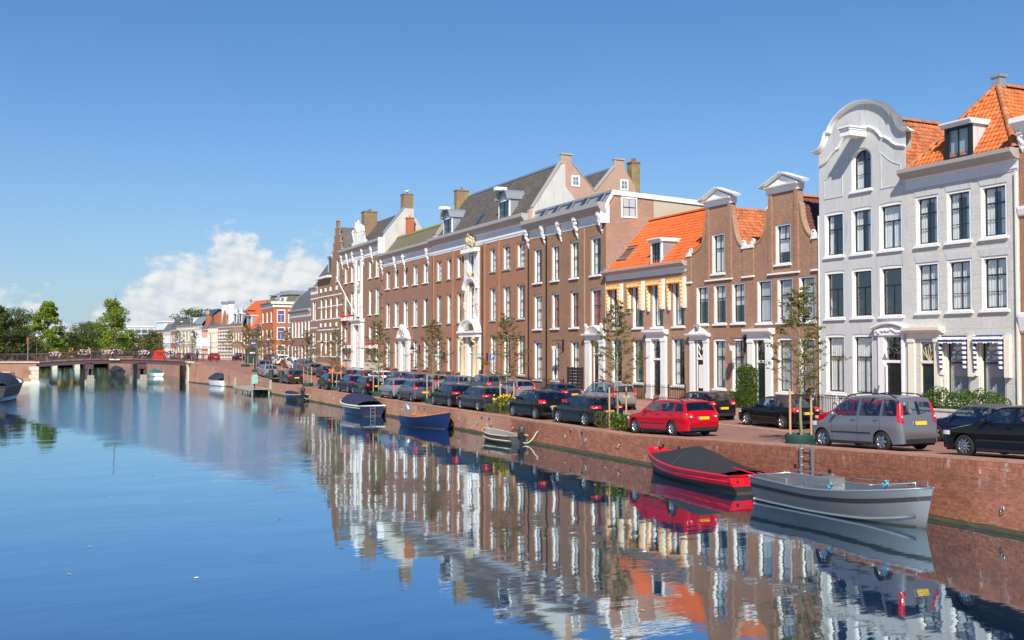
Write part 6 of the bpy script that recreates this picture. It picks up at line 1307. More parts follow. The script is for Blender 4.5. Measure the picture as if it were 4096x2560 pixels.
def make_car(name, kind, dims, wheel, pm, label, side_x, yrear, light=('corner', .60, .74), rails=False, det=2, style=0, soft=None, glassm='car_glass', roofm=None, dx=0., rot=0., cat='car', lowskirt=True, onright=False):
    L, W, H, wb, fo = dims; c = Car(kind, L, W, H, wb, wheel, fo); X = side_x + W / 2 + dx; Y = yrear + L / 2
    ya, yf = Y + L / 2 - c.fo - c.wb, Y + L / 2 - c.fo; za, zf = street_z(ya, X), street_z(yf, X)
    root = thing(name, label, cat, (X, Y, (za + zf) / 2 + .004)); root.rotation_euler = (atan2(zf - za, c.wb), 0, rot)
    if soft: c.key += ('soft',)
    if ('body',) + c.key not in CACHE:
        a, b = MB(), MB(); c.body(a, b, bool(soft)); CACHE[('body',) + c.key] = a, b
    a, b = CACHE[('body',) + c.key]; bt = c.belt
    me1 = cached(('bm', pm) + c.key, lambda m: m.add(a.v, a.f), 'body', pm, False); me2 = cached(('br', soft or roofm or pm) + c.key, lambda m: m.add(b.v, b.f), 'roof', soft or roofm or pm, False)
    for me in (me1, me2):
        if not me.get('w'):
            import bmesh
            bm = bmesh.new(); bm.from_mesh(me); bmesh.ops.remove_doubles(bm, verts=bm.verts, dist=.0008); bm.to_mesh(me); bm.free()
            me.polygons.foreach_set('use_smooth', [True] * len(me.polygons)); me.set_sharp_from_angle(angle=radians(38)); me['w'] = 1
    inst('body', me1, root); inst('roof', me2, root)
    d0, d1, q, fp, rp = c.glazing(bool(soft))
    inst('underbody', cached(('ub',) + c.key, lambda m: (m.box(-W * .40, W * .40, -L * .47, L * .47, .17, .52), m.box(-W * .46, W * .46, L / 2 - c.fo - c.wb + wheel + .06, L / 2 - c.fo - wheel - .06, .17, .45)), 'underbody', 'under_body'), root)
    inst('dashboard', cached(('db',) + c.key, lambda m: (m.box(-W * .42, W * .42, L / 2 - fp[0][0] - .75, L / 2 - fp[0][0] - .1, bt(L / 2) - .2, bt(L / 2) - .04), m.box(-W * .42, W * .42, -L * .44, L * .3, .5, .54), m.tube([(-.37 + .17 * cos(t_), L / 2 - fp[0][0] - .85, bt(L / 2) + .02 + .17 * sin(t_)) for t_ in [i * pi / 6 for i in range(12)]], .018, 5, closed=True)), 'dashboard', 'under_body'), root)
    def seats(m):
        for x in (-.37, .37):
            for y in (.15, -.75): m.box(x - .2, x + .2, y - .2, y - .05, .5, bt(L / 2) + .12); m.box(x - .11, x + .11, y - .22, y - .12, bt(L / 2) + .14, bt(L / 2) + .32)
    inst('seats', cached(('st',) + c.key, seats, 'seats', 'seat_cloth'), root)
    ty, ri, di = wheel_meshes(wheel, style)
    for sx in (-1, 1):
        for d in (c.fo, c.fo + c.wb):
            w_ = inst('wheel', ty, root, (sx * (W / 2 - .105), L / 2 - d, wheel), pi if sx > 0 else 0); inst('rim', ri, w_); inst('brake_disc', di, w_)
    # glass
    zu = lambda d: c.zt(d) - .055 - .04; zl = lambda d: bt(d) + .028
    d0, d1, q, fp, rp = c.glazing(bool(soft))
    for sx in (-1, 1):
        for i in range(len(q) - 1):
            g = .035 if i else 0; g2 = .035 if i < len(q) - 2 else 0
            inst('side_window', cached(('sw', i, sx, len(q)) + c.key, lambda m: c.side_patch(m, q[i] + g, q[i + 1] - g2, zl, zu, sx), 'side_window', glassm, True), root)
    inst('windscreen', cached(('fs',) + c.key, lambda m: c.top_patch(m, fp, -.93, .93, .008), 'windscreen', glassm, True), root)
    ro = None
    ro = inst('rear_window', cached(('rs',) + c.key, lambda m: c.top_patch(m, rp, -.86, .86, .009), 'rear_window', glassm if kind == 'pickup' else 'car_glass', True), root)
    # lights
    st, l0, l1 = light; l0, l1 = l0 * H, l1 * H
    def tail(m, sx):
        zs = [lerp(l0, l1, i / 5) for i in range(6)]; pts = [(c.drear(z), z) for z in reversed(zs)]; f0 = {'corner': .60, 'tall': .84, 'wide': .48}[st]
        rows = []
        for d, z in pts:
            zc = max(z - .03, l0 - .02); wc = c.w(d, z); rows.append([(sx * (wc * f + (.004 if f > .98 else 0)), L / 2 - d - .012 - (.0), z + .0) for f in (f0, .75 if f0 < .75 else .88, .9, .97, 1.0)] + [(sx * (c.w(d - dd, z) + .008), L / 2 - d + dd, z) for dd in (.03, .08, .16 if st != 'tall' else .10)])
        m.grid(rows)
    for sx in (-1, 1): inst('tail_light', cached(('tl', sx, light) + c.key, lambda m: tail(m, sx), 'tail_light', 'lamp_red', True), root)
    if det > 1:
        for sx in (-1, 1):
            zr = lerp(l0, l1, .3); d = c.drear(zr)
            inst('reverse_light', cached(('rv', sx, light) + c.key, lambda m: m.box(min(sx * c.w(d, zr) * (.74 if st != 'tall' else .9), sx * c.w(d, zr) * (.88 if st != 'tall' else .98)), max(sx * c.w(d, zr) * (.74 if st != 'tall' else .9), sx * c.w(d, zr) * (.88 if st != 'tall' else .98)), L / 2 - d - .022, L / 2 - d, zr - .03, zr + .03), 'reverse_light', 'lamp_clear'), root)
            def head(m):
                rows = [[(sx * (c.w(dd, z) + .008), L / 2 - dd, z) for z in (H * .42, H * .46, H * .50)] for dd in (.06, .12, .2, .3, .4)]; m.grid(rows)
            inst('headlight', cached(('hl', sx) + c.key, head, 'headlight', 'lamp_clear', True), root)
    zp = H * (.44 if kind in ('hatch', 'suv', 'pickup') else .50); dp = c.drear(zp)
    if kind == 'pickup': dp = L * .992
    pl = inst('number_plate', cached(('pl', round(zp, 2), dp) + c.key, lambda m: m.box(-.26, .26, L / 2 - dp - .035, L / 2 - dp + .02, zp - .055, zp + .055), 'number_plate', 'plate_yellow'), root)
    inst('plate_band', cached(('pb', round(zp, 2), dp) + c.key, lambda m: m.box(-.262, -.21, L / 2 - dp - .038, L / 2 - dp - .02, zp - .055, zp + .055), 'plate_band', 'plate_blue'), pl)
    if lowskirt:
        def skirt(m):
            rows = []
            for z in (.24, .31, .38):
                d = c.drear(max(z, .25 * H)); wv = c.w(d, z); rows.append([(wv * f, L / 2 - d - .014 * (1 - abs(f) ** 6), z) for f in (-1, -.96, -.85, -.5, 0, .5, .85, .96, 1)])
            m.grid(rows)
        inst('rear_bumper', cached(('sk',) + c.key, skirt, 'rear_bumper', 'black_plastic', True), root)
    if det > 0:
        for sx in (-1, 1):
            inst('mirror', cached(('mi', sx, pm) + c.key, lambda m: (m.blob((sx * (W / 2 + .08), L / 2 - d0 - .28, bt(d0) + .09), (.11, .06, .075), 8, 6), m.box(min(sx * (W / 2 - .1), sx * (W / 2 + .05)), max(sx * (W / 2 - .1), sx * (W / 2 + .05)), L / 2 - d0 - .3, L / 2 - d0 - .24, bt(d0) + .03, bt(d0) + .07)), 'mirror', pm, True, 50), root)
    if det > 1:
        for sx in (-1, 1):
            for i, dd in enumerate(q[1:-1] if len(q) > 2 else q[1:]):
                inst('door_seam', cached(('ds', sx, i) + c.key, lambda m: c.side_patch(m, dd - .005, dd + .005, .25, lambda d: bt(d), sx, .0025, 1, 6), 'door_seam', 'under_body'), root)
                inst('door_handle', cached(('dh', sx, i, pm) + c.key, lambda m: m.box(min(sx * (c.w(dd - .15, bt(dd) - .1) - .01), sx * (c.w(dd - .15, bt(dd) - .1) + .03)), max(sx * (c.w(dd - .15, bt(dd) - .1) - .01), sx * (c.w(dd - .15, bt(dd) - .1) + .03)), L / 2 - dd + .06, L / 2 - dd + .24, bt(dd) - .11, bt(dd) - .075), 'door_handle', pm), root)
            inst('door_seam', cached(('ds0', sx) + c.key, lambda m: c.side_patch(m, d0 + .1, d0 + .11, .25, lambda d: bt(d), sx, .0025, 1, 6), 'door_seam', 'under_body'), root)
        inst('wiper', cached(('wp',) + c.key, lambda m: m.tube([(0, L / 2 - rp[-1][0] - .02, rp[-1][1]), (.34, L / 2 - rp[-1][0] + .0, rp[-1][1] + .06)], .012, 4), 'wiper', 'black_plastic'), root) if kind in ('hatch', 'wagon', 'mpv', 'suv') else None
    if det > 1 and lowskirt:
        for sx in (-1, 1): inst('side_moulding', cached(('sm', sx) + c.key, lambda m: c.side_patch(m, c.fo + wheel + .12, c.fo + c.wb - wheel - .12, bt(L / 2) * .50, bt(L / 2) * .545, sx, .012, 8, 2), 'side_moulding', 'black_plastic'), root); inst('sill', cached(('si', sx) + c.key, lambda m: c.side_patch(m, c.fo + wheel + .08, c.fo + c.wb - wheel - .08, .20, .27, sx, .006, 8, 2), 'sill', 'black_plastic'), root)
    if rails:
        for sx in (-1, 1):
            dd = [lerp(d0 + .45, d1 - .15, i / 8) for i in range(9)]
            inst('roof_rail', cached(('rr', sx) + c.key, lambda m: m.tube([(sx * (c.w(d, c.zt(d) - .06) - .05), L / 2 - d, c.zt(d) + (.045 if 0 < i < 8 else -.02)) for i, d in enumerate(dd)], .02, 6), 'roof_rail', 'black_plastic', True), root)
    if soft: inst('soft_top_seam', cached(('ss',) + c.key, lambda m: c.top_patch(m, [p for p in c.P if abs(p[0] - .62 * L) < .03], -1, 1, .004), 'soft_top_seam', 'tarp_black', True), root)
    return root
BLK = paint('black', (.006, .006, .007)); NAVY = paint('navy', (.008, .014, .045)); DGREY = paint('dark_grey', (.045, .05, .058), .6); ANTH = paint('anthracite', (.02, .021, .024), .4); GREY = paint('grey', (.11, .12, .135), .6)
SILV = paint('silver', (.40, .415, .43), .7); MAUVE = paint('mauve', (.24, .225, .245), .6); RED = paint('red', (.40, .002, .010)); WHT = paint('white', (.75, .75, .74)); BLUE = paint('blue', (.006, .016, .06), .3); LBLU = paint('steel_blue', (.17, .20, .25), .7); GRN = paint('dark_green', (.012, .022, .018), .3); TEAL = paint('teal', (.05, .075, .09), .5); LILAC = paint('lilac', (.14, .14, .18), .6)
HB = (3.95, 1.72, 1.47, 2.52, .82); HM = (4.3, 1.77, 1.45, 2.58, .85); WG_ = (4.55, 1.75, 1.46, 2.70, .82); SM = (3.45, 1.62, 1.47, 2.36, .66); SD = (4.6, 1.78, 1.42, 2.68, .88); SV = (4.6, 1.86, 1.68, 2.65, .9)
CX_ = 22.86
make_car('hatchback', 'hatch', (4.15, 1.74, 1.44, 2.52, .85), .31, BLK, 'glossy black hatchback with silver hubcap parked ahead of the blue soft top car', CX_, 16.15, light=('corner', .55, .7), style=2, dx=.25)
vn = make_car('minivan', 'mpv', (3.88, 1.69, 1.69, 2.5, .62), .30, MAUVE, 'mauve grey tall minivan with roof rails parked by the quay ladder', CX_, 21.5, light=('tall', .52, .85), rails=True, style=3, dx=.08)
make_car('estate_car', 'wagon', (4.54, 1.73, 1.47, 2.72, .80), .315, RED, 'bright red estate car parked on the quay by the leafy planting', CX_, 32.05, light=('corner', .50, .64), rails=True, style=1, dx=-.02)
make_car('hatchback', 'wagon', (4.29, 1.77, 1.42, 2.58, .86), .325, ANTH, 'anthracite five door hatchback between the red estate and the glossy black hatchback', CX_, 39.3, light=('wide', .60, .69), style=0)
make_car('hatchback', 'hatch', (4.03, 1.71, 1.49, 2.58, .80), .31, BLK, 'black hatchback with rounded red and clear tail lamps beside the yellow flowers', CX_, 44.55, light=('corner', .55, .68), style=2)
make_car('hatchback', 'wagon', (4.29, 1.77, 1.42, 2.58, .86), .325, DGREY, 'dark bluish grey hatchback parked in front of the yellow flowers', CX_, 51.6, light=('wide', .60, .69), style=0)
make_car('hatchback', 'hatch', (4.29, 1.78, 1.43, 2.70, .85), .33, BLK, 'low black sporty hatchback behind the dark bluish grey one', CX_, 56.1, light=('wide', .58, .68), style=2)
make_car('city_car', 'hatch', (3.67, 1.66, 1.5, 2.39, .72), .29, LILAC, 'small greyish lilac city car next to a staked tree', CX_, 63.1, light=('corner', .58, .70), style=1)
make_car('city_car', 'hatch', SM, .28, SILV, 'small silver city car with dark rear glass on the quay', CX_, 67.45, light=('tall', .58, .78), style=2)
make_car('estate_car', 'wagon', WG_, .31, BLK, 'black older estate car with upright red lamps by a staked tree', CX_, 73.6, light=('tall', .50, .64), style=3, det=1)
make_car('hatchback', 'hatch', HM, .32, NAVY, 'navy hatchback next to the covered navy sloop', CX_ + .1, 78.4, light=('wide', .58, .67), style=0, det=1)
make_car('hatchback', 'wagon', (4.0, 1.65, 1.47, 2.46, .78), .30, GRN, 'very dark green compact car with upright red lamps on the quay', CX_ + .1, 85.1, light=('tall', .52, .66), style=3, det=1)
make_car('hatchback', 'hatch', HB, .30, DGREY, 'grey hatchback parked by the two black litter bins', CX_ + .35, 101.3, light=('corner', .55, .68), style=1, det=1)
make_car('estate_car', 'wagon', WG_, .31, SILV, 'silver estate car parked beside the low benches near the landing stage', CX_ + 1.1, 117.0, light=('tall', .5, .68), style=1, det=1)
make_car('hatchback', 'hatch', HM, .31, ANTH, 'black hatchback farthest along the quay by the green container', CX_ + 2.2, 125.0, light=('corner', .56, .68), style=1, det=1)
RX = 30.15
make_car('convertible', 'sedan', (4.63, 1.76, 1.42, 2.68, .9), .325, BLUE, 'dark blue convertible with closed grey fabric top in front of the grey stucco house', RX, 22.9, light=('wide', .6, .7), style=0, soft='tarp_grey' if 'tarp_grey' in MATS else mat('tarp_grey', (.075, .075, .085), .85, var=.1).name)
make_car('hatchback', 'hatch', HB, .30, RED, 'red hatchback mostly hidden behind the mauve minivan', RX, 29.2, light=('corner', .55, .68), style=1)
make_car('convertible', 'sedan', (4.02, 1.70, 1.42, 2.47, .75), .305, BLK, 'black convertible with black fabric top in front of the neck gable house', RX, 34.3, light=('corner', .55, .68), style=3, soft='tarp_black')
make_car('hatchback', 'hatch', (3.95, 1.74, 1.42, 2.47, .8), .325, BLK, 'black two door hatchback with chrome trim before the ivy hedge', RX, 40.3, light=('corner', .56, .68), style=1)
make_car('people_carrier', 'mpv', (4.5, 1.75, 1.62, 2.75, .85), .31, SILV, 'silver people carrier with tall red lamps in front of the awning house', RX, 49.5, light=('tall', .50, .82), rails=True, style=1)
make_car('coupe', 'sedan', (4.49, 1.76, 1.37, 2.72, .78), .32, NAVY, 'dark navy coupe parked next to the black slatted panel', RX, 55.6, light=('corner', .58, .68), style=0)
make_car('hatchback', 'hatch', (3.83, 1.66, 1.43, 2.44, .78), .29, SILV, 'silver small hatchback in front of the iron railings', RX, 62.3, light=('corner', .55, .67), style=1)
make_car('off_roader', 'suv', SV, .35, GREY, 'grey off roader with dark glass in front of the mansion portal', RX, 67.3, light=('corner', .55, .68), style=1)
make_car('estate_car', 'wagon', WG_, .31, LBLU, 'steel blue estate car with pale tailgate before the mansion', RX, 73.0, light=('tall', .5, .66), style=1, det=1)
make_car('saloon_car', 'sedan', SD, .31, SILV, 'silver saloon with short boot near the carved door of the mansion', RX, 78.2, light=('corner', .58, .70), style=2, det=1)
make_car('hatchback', 'hatch', HM, .31, LBLU, 'steel blue hatchback parked before the mansion left wing', RX, 83.2, light=('corner', .56, .68), style=1, det=1)
make_car('estate_car', 'wagon', (4.75, 1.82, 1.5, 2.75, .9), .32, TEAL, 'dark teal estate car with bright side windows on the street', RX, 87.4, light=('tall', .5, .7), style=1, rails=True, det=1)
make_car('hatchback', 'hatch', HM, .32, WHT, 'white hatchback with red lamps near the five bay house door', RX, 93.4, light=('corner', .56, .68), style=0, det=1)
make_car('hatchback', 'hatch', (4.25, 1.78, 1.42, 2.64, .85), .31, NAVY, 'navy hatchback with tall curved red lamps by the five bay house', RX, 98.4, light=('tall', .52, .88), style=0, det=1)
make_car('coupe', 'sedan', (4.04, 1.76, 1.35, 2.42, .85), .31, NAVY, 'low navy coupe between the orange pickup and the white hatchback', RX, 103.6, light=('corner', .55, .66), style=0, det=1)
make_car('pickup_truck', 'pickup', (4.4, 1.7, 1.82, 2.6, .75), .31, 'orange_paint', 'bright orange pickup van parked by the ochre house', RX + .2, 108.4, light=('tall', .34, .5), style=3, det=1, cat='pickup')
make_car('hatchback', 'hatch', HB, .29, NAVY, 'old dark blue hatchback ahead of the orange pickup', RX, 114.0, light=('corner', .55, .66), style=3, det=1)
make_car('saloon_car', 'sedan', SD, .30, LBLU, 'pale blue grey saloon in front of the ochre house steps', RX, 119.6, light=('corner', .58, .70), style=3, det=1)
make_car('off_roader', 'suv', (4.7, 1.86, 1.62, 2.76, .9), .34, LBLU, 'blue grey high estate car in front of the white banded house', RX, 124.8, light=('tall', .5, .85), style=1, rails=True, det=1)
make_car('hatchback', 'hatch', HM, .31, WHT, 'white hatchback with dark rear window by the stepped gable house', RX, 129.2, light=('corner', .56, .68), style=1, det=1)
make_car('small_car', 'hatch', (3.65, 1.68, 1.42, 2.47, .65), .29, RED, 'small red car with white roof by the narrow bay house', RX, 133.4, light=('tall', .5, .64), style=1, det=1, roofm=WHT)
make_car('hatchback', 'mpv', (4.1, 1.75, 1.55, 2.55, .75), .30, WHT, 'white tall hatchback before the pink mansard house', RX, 138.6, light=('corner', .5, .66), style=1, det=1)
make_car('hatchback', 'hatch', HM, .31, NAVY, 'dark blue hatchback last in the row by the parked bicycles', RX + .1, 144.6, light=('corner', .56, .68), style=1, det=1)
for i, (x, y, pm, lb) in enumerate(((33.5, 186, NAVY, 'dark blue car by the red corner house beyond the junction'), (30.5, 195, RED, 'red car half hidden behind the bridge railing end'), (27.5, 205, BLK, 'black car beyond the bridge in front of the striped house'), (25.8, 214, LBLU, 'pale blue car parked by the cream house beyond the bridge'))):
    make_car('parked_car', 'hatch', HM, .31, pm, lb, x - .9, y - 2, style=1, det=0)
# ------------------------------------------------------------------ boats
class Hull:
    def __init__(s, L, B, fb, draft=.3, tw=.72, full=2.3, rake=.25):
        s.L, s.B, s.fb, s.dr, s.tw, s.full, s.rake = L, B, fb, draft, tw, full, rake
        s.S = [i / 26 for i in range(27)]
    def b(s, t):
        if t < .42: return s.B / 2 * lerp(s.tw, 1, sin(t / .42 * pi / 2))
        return s.B / 2 * max(0.012, max(0., 1 - ((t - .42) / .58) ** s.full) ** .8)
    def sh(s, t): a, m, c = s.fb; return lerp(a, m, t / .42) if t < .42 else m + (c - m) * ((t - .42) / .58) ** 1.7
    def kl(s, t): return -s.dr if t < .7 else lerp(-s.dr, -.02, ((t - .7) / .3) ** 1.6)
    def p(s, t, q, sg, inset=0.):
        k, h = s.kl(t), s.sh(t); z = k + (h - k) * q; w = s.b(t) * (q ** .38 if q > 0 else 0) * (1 if q > .001 else 0)
        w = max(0., w - inset); x = t * s.L + s.rake * max(0, z) * (t ** 6) - .12 * (1 - t) ** 6 * (1 - q); return (x, sg * w, z)
    def strip(s, mb, q0, q1, n, inset=0., t0=0, t1=1):
        ts = [t for t in s.S if t0 - 1e-6 <= t <= t1 + 1e-6]
        for sg in (-1, 1): mb.grid([[s.p(t, lerp(q0, q1, i / n), sg, inset) for i in range(n + 1)] for t in ts])
    def transom(s, mb, q0, q1, n=5, inset=0., t=0.):
        mb.grid([[s.p(t, lerp(q0, q1, i / n), sg, inset) for sg in (-1, 1)] for i in range(n + 1)])
    def build(s, root, top, bot, rim, inside, split=.5, rimr=.035, rub=None, floor_z=.05, rubm=None):
        mb = MB(); s.strip(mb, 0, split, 6); s.transom(mb, 0, split); mb.build('lower_hull', bot, root, smooth=True, sharp=40)
        mb = MB(); s.strip(mb, split, 1, 6); s.transom(mb, split, 1); mb.build('topsides', top, root, smooth=True, sharp=40)
        mb = MB(); s.strip(mb, .45, 1, 5, .05); s.transom(mb, .45, 1, 4, .05, .012)
        mb.grid([[(s.p(t, .45, sg, .05)) for sg in (-1, 1)] for t in s.S]); mb.build('inner_hull', inside, root, smooth=True, sharp=40)
        mb = MB()
        for sg in (-1, 1): mb.tube([(lambda P: (P[0], P[1] - sg * .012, P[2] + .01))(s.p(t, 1, sg)) for t in s.S], rimr, 6)
        mb.tube([(lambda P: (P[0], P[1], P[2] + .01))(s.p(0, 1, sg)) for sg in (-1, 1)], rimr, 6); mb.build('gunwale', rim, root, smooth=True)
        mb = MB()
        for sg in (-1, 1): mb.grid([[s.p(t, (lerp(-.03, .045, i / 2) - s.kl(t)) / (s.sh(t) - s.kl(t)), sg, -.004) for i in range(3)] for t in s.S[:-1]])
        mb.grid([[s.p(0, (lerp(-.03, .045, i / 2) - s.kl(0)) / (s.sh(0) - s.kl(0)), sg, -.004) for sg in (-1, 1)] for i in range(3)]); mb.v = [(p[0] - (.004 if p[0] < .05 else 0), p[1], p[2]) for p in mb.v]; mb.build('waterline', 'algae', root)
        if rub:
            mb = MB()
            for sg in (-1, 1): mb.tube([s.p(t, rub, sg, -.015) for t in s.S[:-1]], .035, 6)
            mb.build('rubbing_strake', rubm or rim, root, smooth=True)
    def deck(s, root, t0, t1, m, drop=.0):
        mb = MB(); mb.grid([[s.p(t, 1 - drop, sg, .02) for sg in (-1, 1)] for t in s.S if t0 <= t <= t1]); return mb.build('deck', m, root)
    def cover(s, root, m, peak, t0=0., t1=1., over=.04, pw=1.7, seams=()):
        ts = [t for t in s.S if t0 - 1e-6 <= t <= t1 + 1e-6]; mb = MB(); n = 14; rows = []
        for t in ts:
            row = []
            for i in range(n + 1):
                f = -1 + 2 * i / n; P = s.p(t, 1, 1); row.append((P[0], f * (P[1] + over), P[2] + .03 + interp(peak, t) * (1 - abs(f) ** pw) - (.06 if abs(f) == 1 else 0) + .008 * sin(t * 31 + i * 2.3)))
            rows.append(row)
        mb.grid(rows); c = mb.build('cover', m, root, smooth=True)
        for t in seams:
            mb = MB(); P = s.p(t, 1, 1); mb.tube([(P[0], f * (P[1] + over), P[2] + .036 + interp(peak, t) * (1 - abs(f) ** pw)) for f in [-1 + i / 7 for i in range(15)]], .012, 4); mb.build('seam', m, c)
        return c
def boat_root(name, label, stern, bow): return thing(name, label, 'boat', (stern[0], stern[1], 0), atan2(bow[1] - stern[1], bow[0] - stern[0])), math.dist(stern, bow)
def outboard(root, x, z, m='boat_grey', s=1.0, tilt=0.):
    mb = MB(); mb.blob((x - .22 * s, 0, z + .32 * s), (.2 * s, .14 * s, .2 * s), 10, 7); o = mb.build('outboard_motor', m, root, smooth=True)
    mb = MB(); mb.box(x - .28 * s, x - .16 * s, -.05 * s, .05 * s, z - .5 * s, z + .2 * s); mb.box(x - .3 * s, x - .05, -.1 * s, .1 * s, z - .02, z + .14 * s); mb.build('shaft', 'black_plastic', o); mb = MB(); mb.tube([(x - .1, 0, z + .22), (x + .35 * s, .05, z + .3)], .022, 6); mb.build('tiller', 'black_plastic', o)
def rope(label, a, b, sag, m='rope_dark', grp=None, r=.014):
    mb = MB(); n = 10; A_, B_ = Vector(a), Vector(b); mb.tube([tuple((B_ - A_) * (i / n) + Vector((0, 0, -sag * 4 * (i / n) * (1 - i / n)))) for i in range(n + 1)], r, 5)
    o = mb.build('mooring_rope', m, None, loc=a); tag(o, label, 'rope')
# aluminium sloop
rt, L_ = boat_root('aluminium_sloop', 'open grey aluminium sloop with steering console moored by the ladder', (20.75, 24.75), (21.15, 18.95)); L_ = 5.75
h = Hull(L_, 2.1, (.78, .72, 1.08), .3, .78, 2.6, .22); h.build(rt, 'aluminium', 'aluminium', 'galvanized', 'aluminium', .30, .03, .34, rubm='galvanized')
mb = MB()
for sg in (-1, 1): mb.grid([[h.p(t, q, sg, -.008) for q in (.70, .755, .81)] for t in h.S])
mb.build('dark_stripe', 'boat_black', rt)
h.deck(rt, .88, 1, 'aluminium', .02)
mb = MB(); mb.box(2.2, 2.75, -.32, .32, .2, .98); cs_ = mb.build('console', 'galvanized', rt); mb = MB(); mb.tube([(2.12, .17 * cos(a), .82 + .17 * sin(a)) for a in [i * pi / 7 for i in range(14)]], .018, 5, closed=True); mb.tube([(2.2, 0, .82), (2.12, 0, .82)], .03, 6); mb.build('steering_wheel', 'black_plastic', cs_)
mb = MB(); mb.box(.45, .85, -.62, .62, .3, .5); mb.build('bench', 'aluminium', rt); mb = MB(); mb.box(3.4, 3.75, -.6, .6, .3, .48); mb.build('bench', 'aluminium', rt)
for t0, t1 in ((.06, .3), (.42, .66), (.78, .95)):
    for sg in (-1, 1):
        mb = MB(); P = [h.p(lerp(t0, t1, i / 6), 1, sg, .06) for i in range(7)]; mb.tube([P[0]] + [(p[0], p[1], p[2] + .16) for p in P] + [P[-1]], .018, 6); mb.build('hand_rail', 'galvanized', rt, smooth=True)
for x, y, z in ((3.3, -.86, .9), (4.9, -.52, 1.12)):
    mb = MB(); mb.tube([(x, y, z + .05), (x + .1, y - .04, z), (x, y - .06, z - .1), (x - .12, y, z - .02), (x, y + .05, z - .25), (x + .06, y, z - .32)], .035, 6); mb.build('tied_line', 'rope_cyan', rt, smooth=True)
mb = MB()
for k in range(3): mb.tube([(4.0 + (.2 + .03 * k) * cos(a), -.1 + (.2 + .03 * k) * sin(a), .42 + .03 * k) for a in [i * pi / 6 for i in range(12)]], .018, 5, closed=True)
mb.build('rope_coil', 'rope_white', rt)
# red sloop
rt, L_ = boat_root('red_sloop', 'red sloop with black tarpaulin cover moored against the quay wall', (21.2, 26.15), (21.75, 32.9))
h = Hull(6.6, 2.15, (.56, .52, .86), .35, .80, 2.7, .15); h.build(rt, 'boat_red', 'boat_black', 'boat_red', 'boat_inside', .64, .04, .80, rubm='boat_red')
h.deck(rt, .84, 1, 'boat_red', .0); h.cover(rt, 'tarp_black', [(.0, .05), (.12, .12), (.42, .62), (.52, .66), (.62, .5), (.86, .04)], .06, .86, .03, 1.5, (.5,))
mb = MB(); mb.box(-.24, -.16, -.03, .03, -.3, .62); mb.box(-.22, .02, -.025, .025, .3, .42); rd = mb.build('rudder', 'boat_red', rt); mb = MB(); mb.tube([(-.2, 0, .64), (.85, .12, .72)], .028, 6); mb.build('tiller', 'boat_red', rd); mb = MB(); mb.box(5.95, 6.1, -.03, .03, .86, .95); mb.build('cleat', 'iron', rt)
for y in (-.55, .55): mb = MB(); mb.box(-.03, .02, y - .05, y + .05, .30, .42); mb.build('fairlead', 'black_plastic', rt)
# tender
rt, L_ = boat_root('rowing_tender', 'small grey open tender with outboard motor and wooden thwart', (21.55, 44.35), (21.25, 47.6)); h = Hull(3.35, 1.4, (.42, .40, .58), .2, .8, 2.6, .1)
h.build(rt, 'boat_grey', 'boat_grey', 'rope_tan', 'boat_inside', .5, .028, .62, rubm='rope_tan'); outboard(rt, -.05, .42, 'boat_grey', 1.1); mb = MB(); mb.box(1.15, 1.75, -.6, .6, .28, .32); mb.build('thwart', 'wood_varnish', rt)
# blue boat
rt, L_ = boat_root('blue_dinghy', 'royal blue wooden boat with varnished gunwale and raised grey outboard', (21.05, 59.2), (21.85, 54.3)); h = Hull(4.9, 1.85, (.62, .62, 1.02), .25, .72, 2.1, .3)
h.build(rt, 'boat_blue', 'boat_blue', 'wood_varnish', 'wood_varnish', .5, .035); mb = MB(); mb.blob((-.2, .1, 1.1), (.34, .17, .16), 10, 7); mb.v = [(p[0] + (p[2] - 1.1) * .6, p[1], p[2] + (p[0] + .2) * -.8) for p in mb.v]; o = mb.build('outboard_motor', 'galvanized', rt, smooth=True); mb = MB(); mb.box(-.1, .1, -.1, .2, .55, .95); mb.build('bracket', 'galvanized', o)
mb = MB(); mb.box(1.6, 2.0, -.8, .8, .38, .42); mb.build('thwart', 'wood_varnish', rt); 
# navy sloop
rt, L_ = boat_root('covered_sloop', 'navy sloop with navy cover, tan rope fender and stern ladder', (21.35, 67.4), (21.2, 73.2)); h = Hull(5.9, 2.25, (.72, .72, 1.0), .35, .86, 2.8, .15)
h.build(rt, 'boat_navy', 'boat_navy', 'boat_white', 'boat_inside', .55, .05, .86, rubm='rope_tan'); h.deck(rt, .86, 1, 'boat_white'); h.cover(rt, 'tarp_navy', [(.02, .1), (.14, .5), (.3, .72), (.6, .72), (.75, .55), (.9, .03)], .05, .9, .0, 2.6, (.35, .6))
mb = MB()
for y in (-.16, .16): mb.tube([(-.1, y, .75), (-.16, y, -.3)], .018, 6)
for z in (.05, .3, .55): mb.tube([(-.13, -.16, z), (-.13, .16, z)], .015, 6)
mb.build('stern_ladder', 'galvanized', rt)
# small dark boat with outboard
rt, L_ = boat_root('dark_tender', 'small dark boat with tan gunwale and black outboard motor', (21.75, 89.6), (21.3, 93.6)); h = Hull(4.0, 1.6, (.58, .55, .8), .2, .82, 2.4, .1)
h.build(rt, 'boat_navy', 'boat_black', 'rope_tan', 'boat_navy', .6, .04); outboard(rt, 0, .6, 'black_plastic', 1.35); h.cover(rt, 'tarp_navy', [(.4, .05), (.7, .2), (.95, .05)], .4, .96, .0); mb = MB(); mb.box(.5, .8, -.5, .5, .35, .65); mb.build('seat', 'wood_varnish', rt)
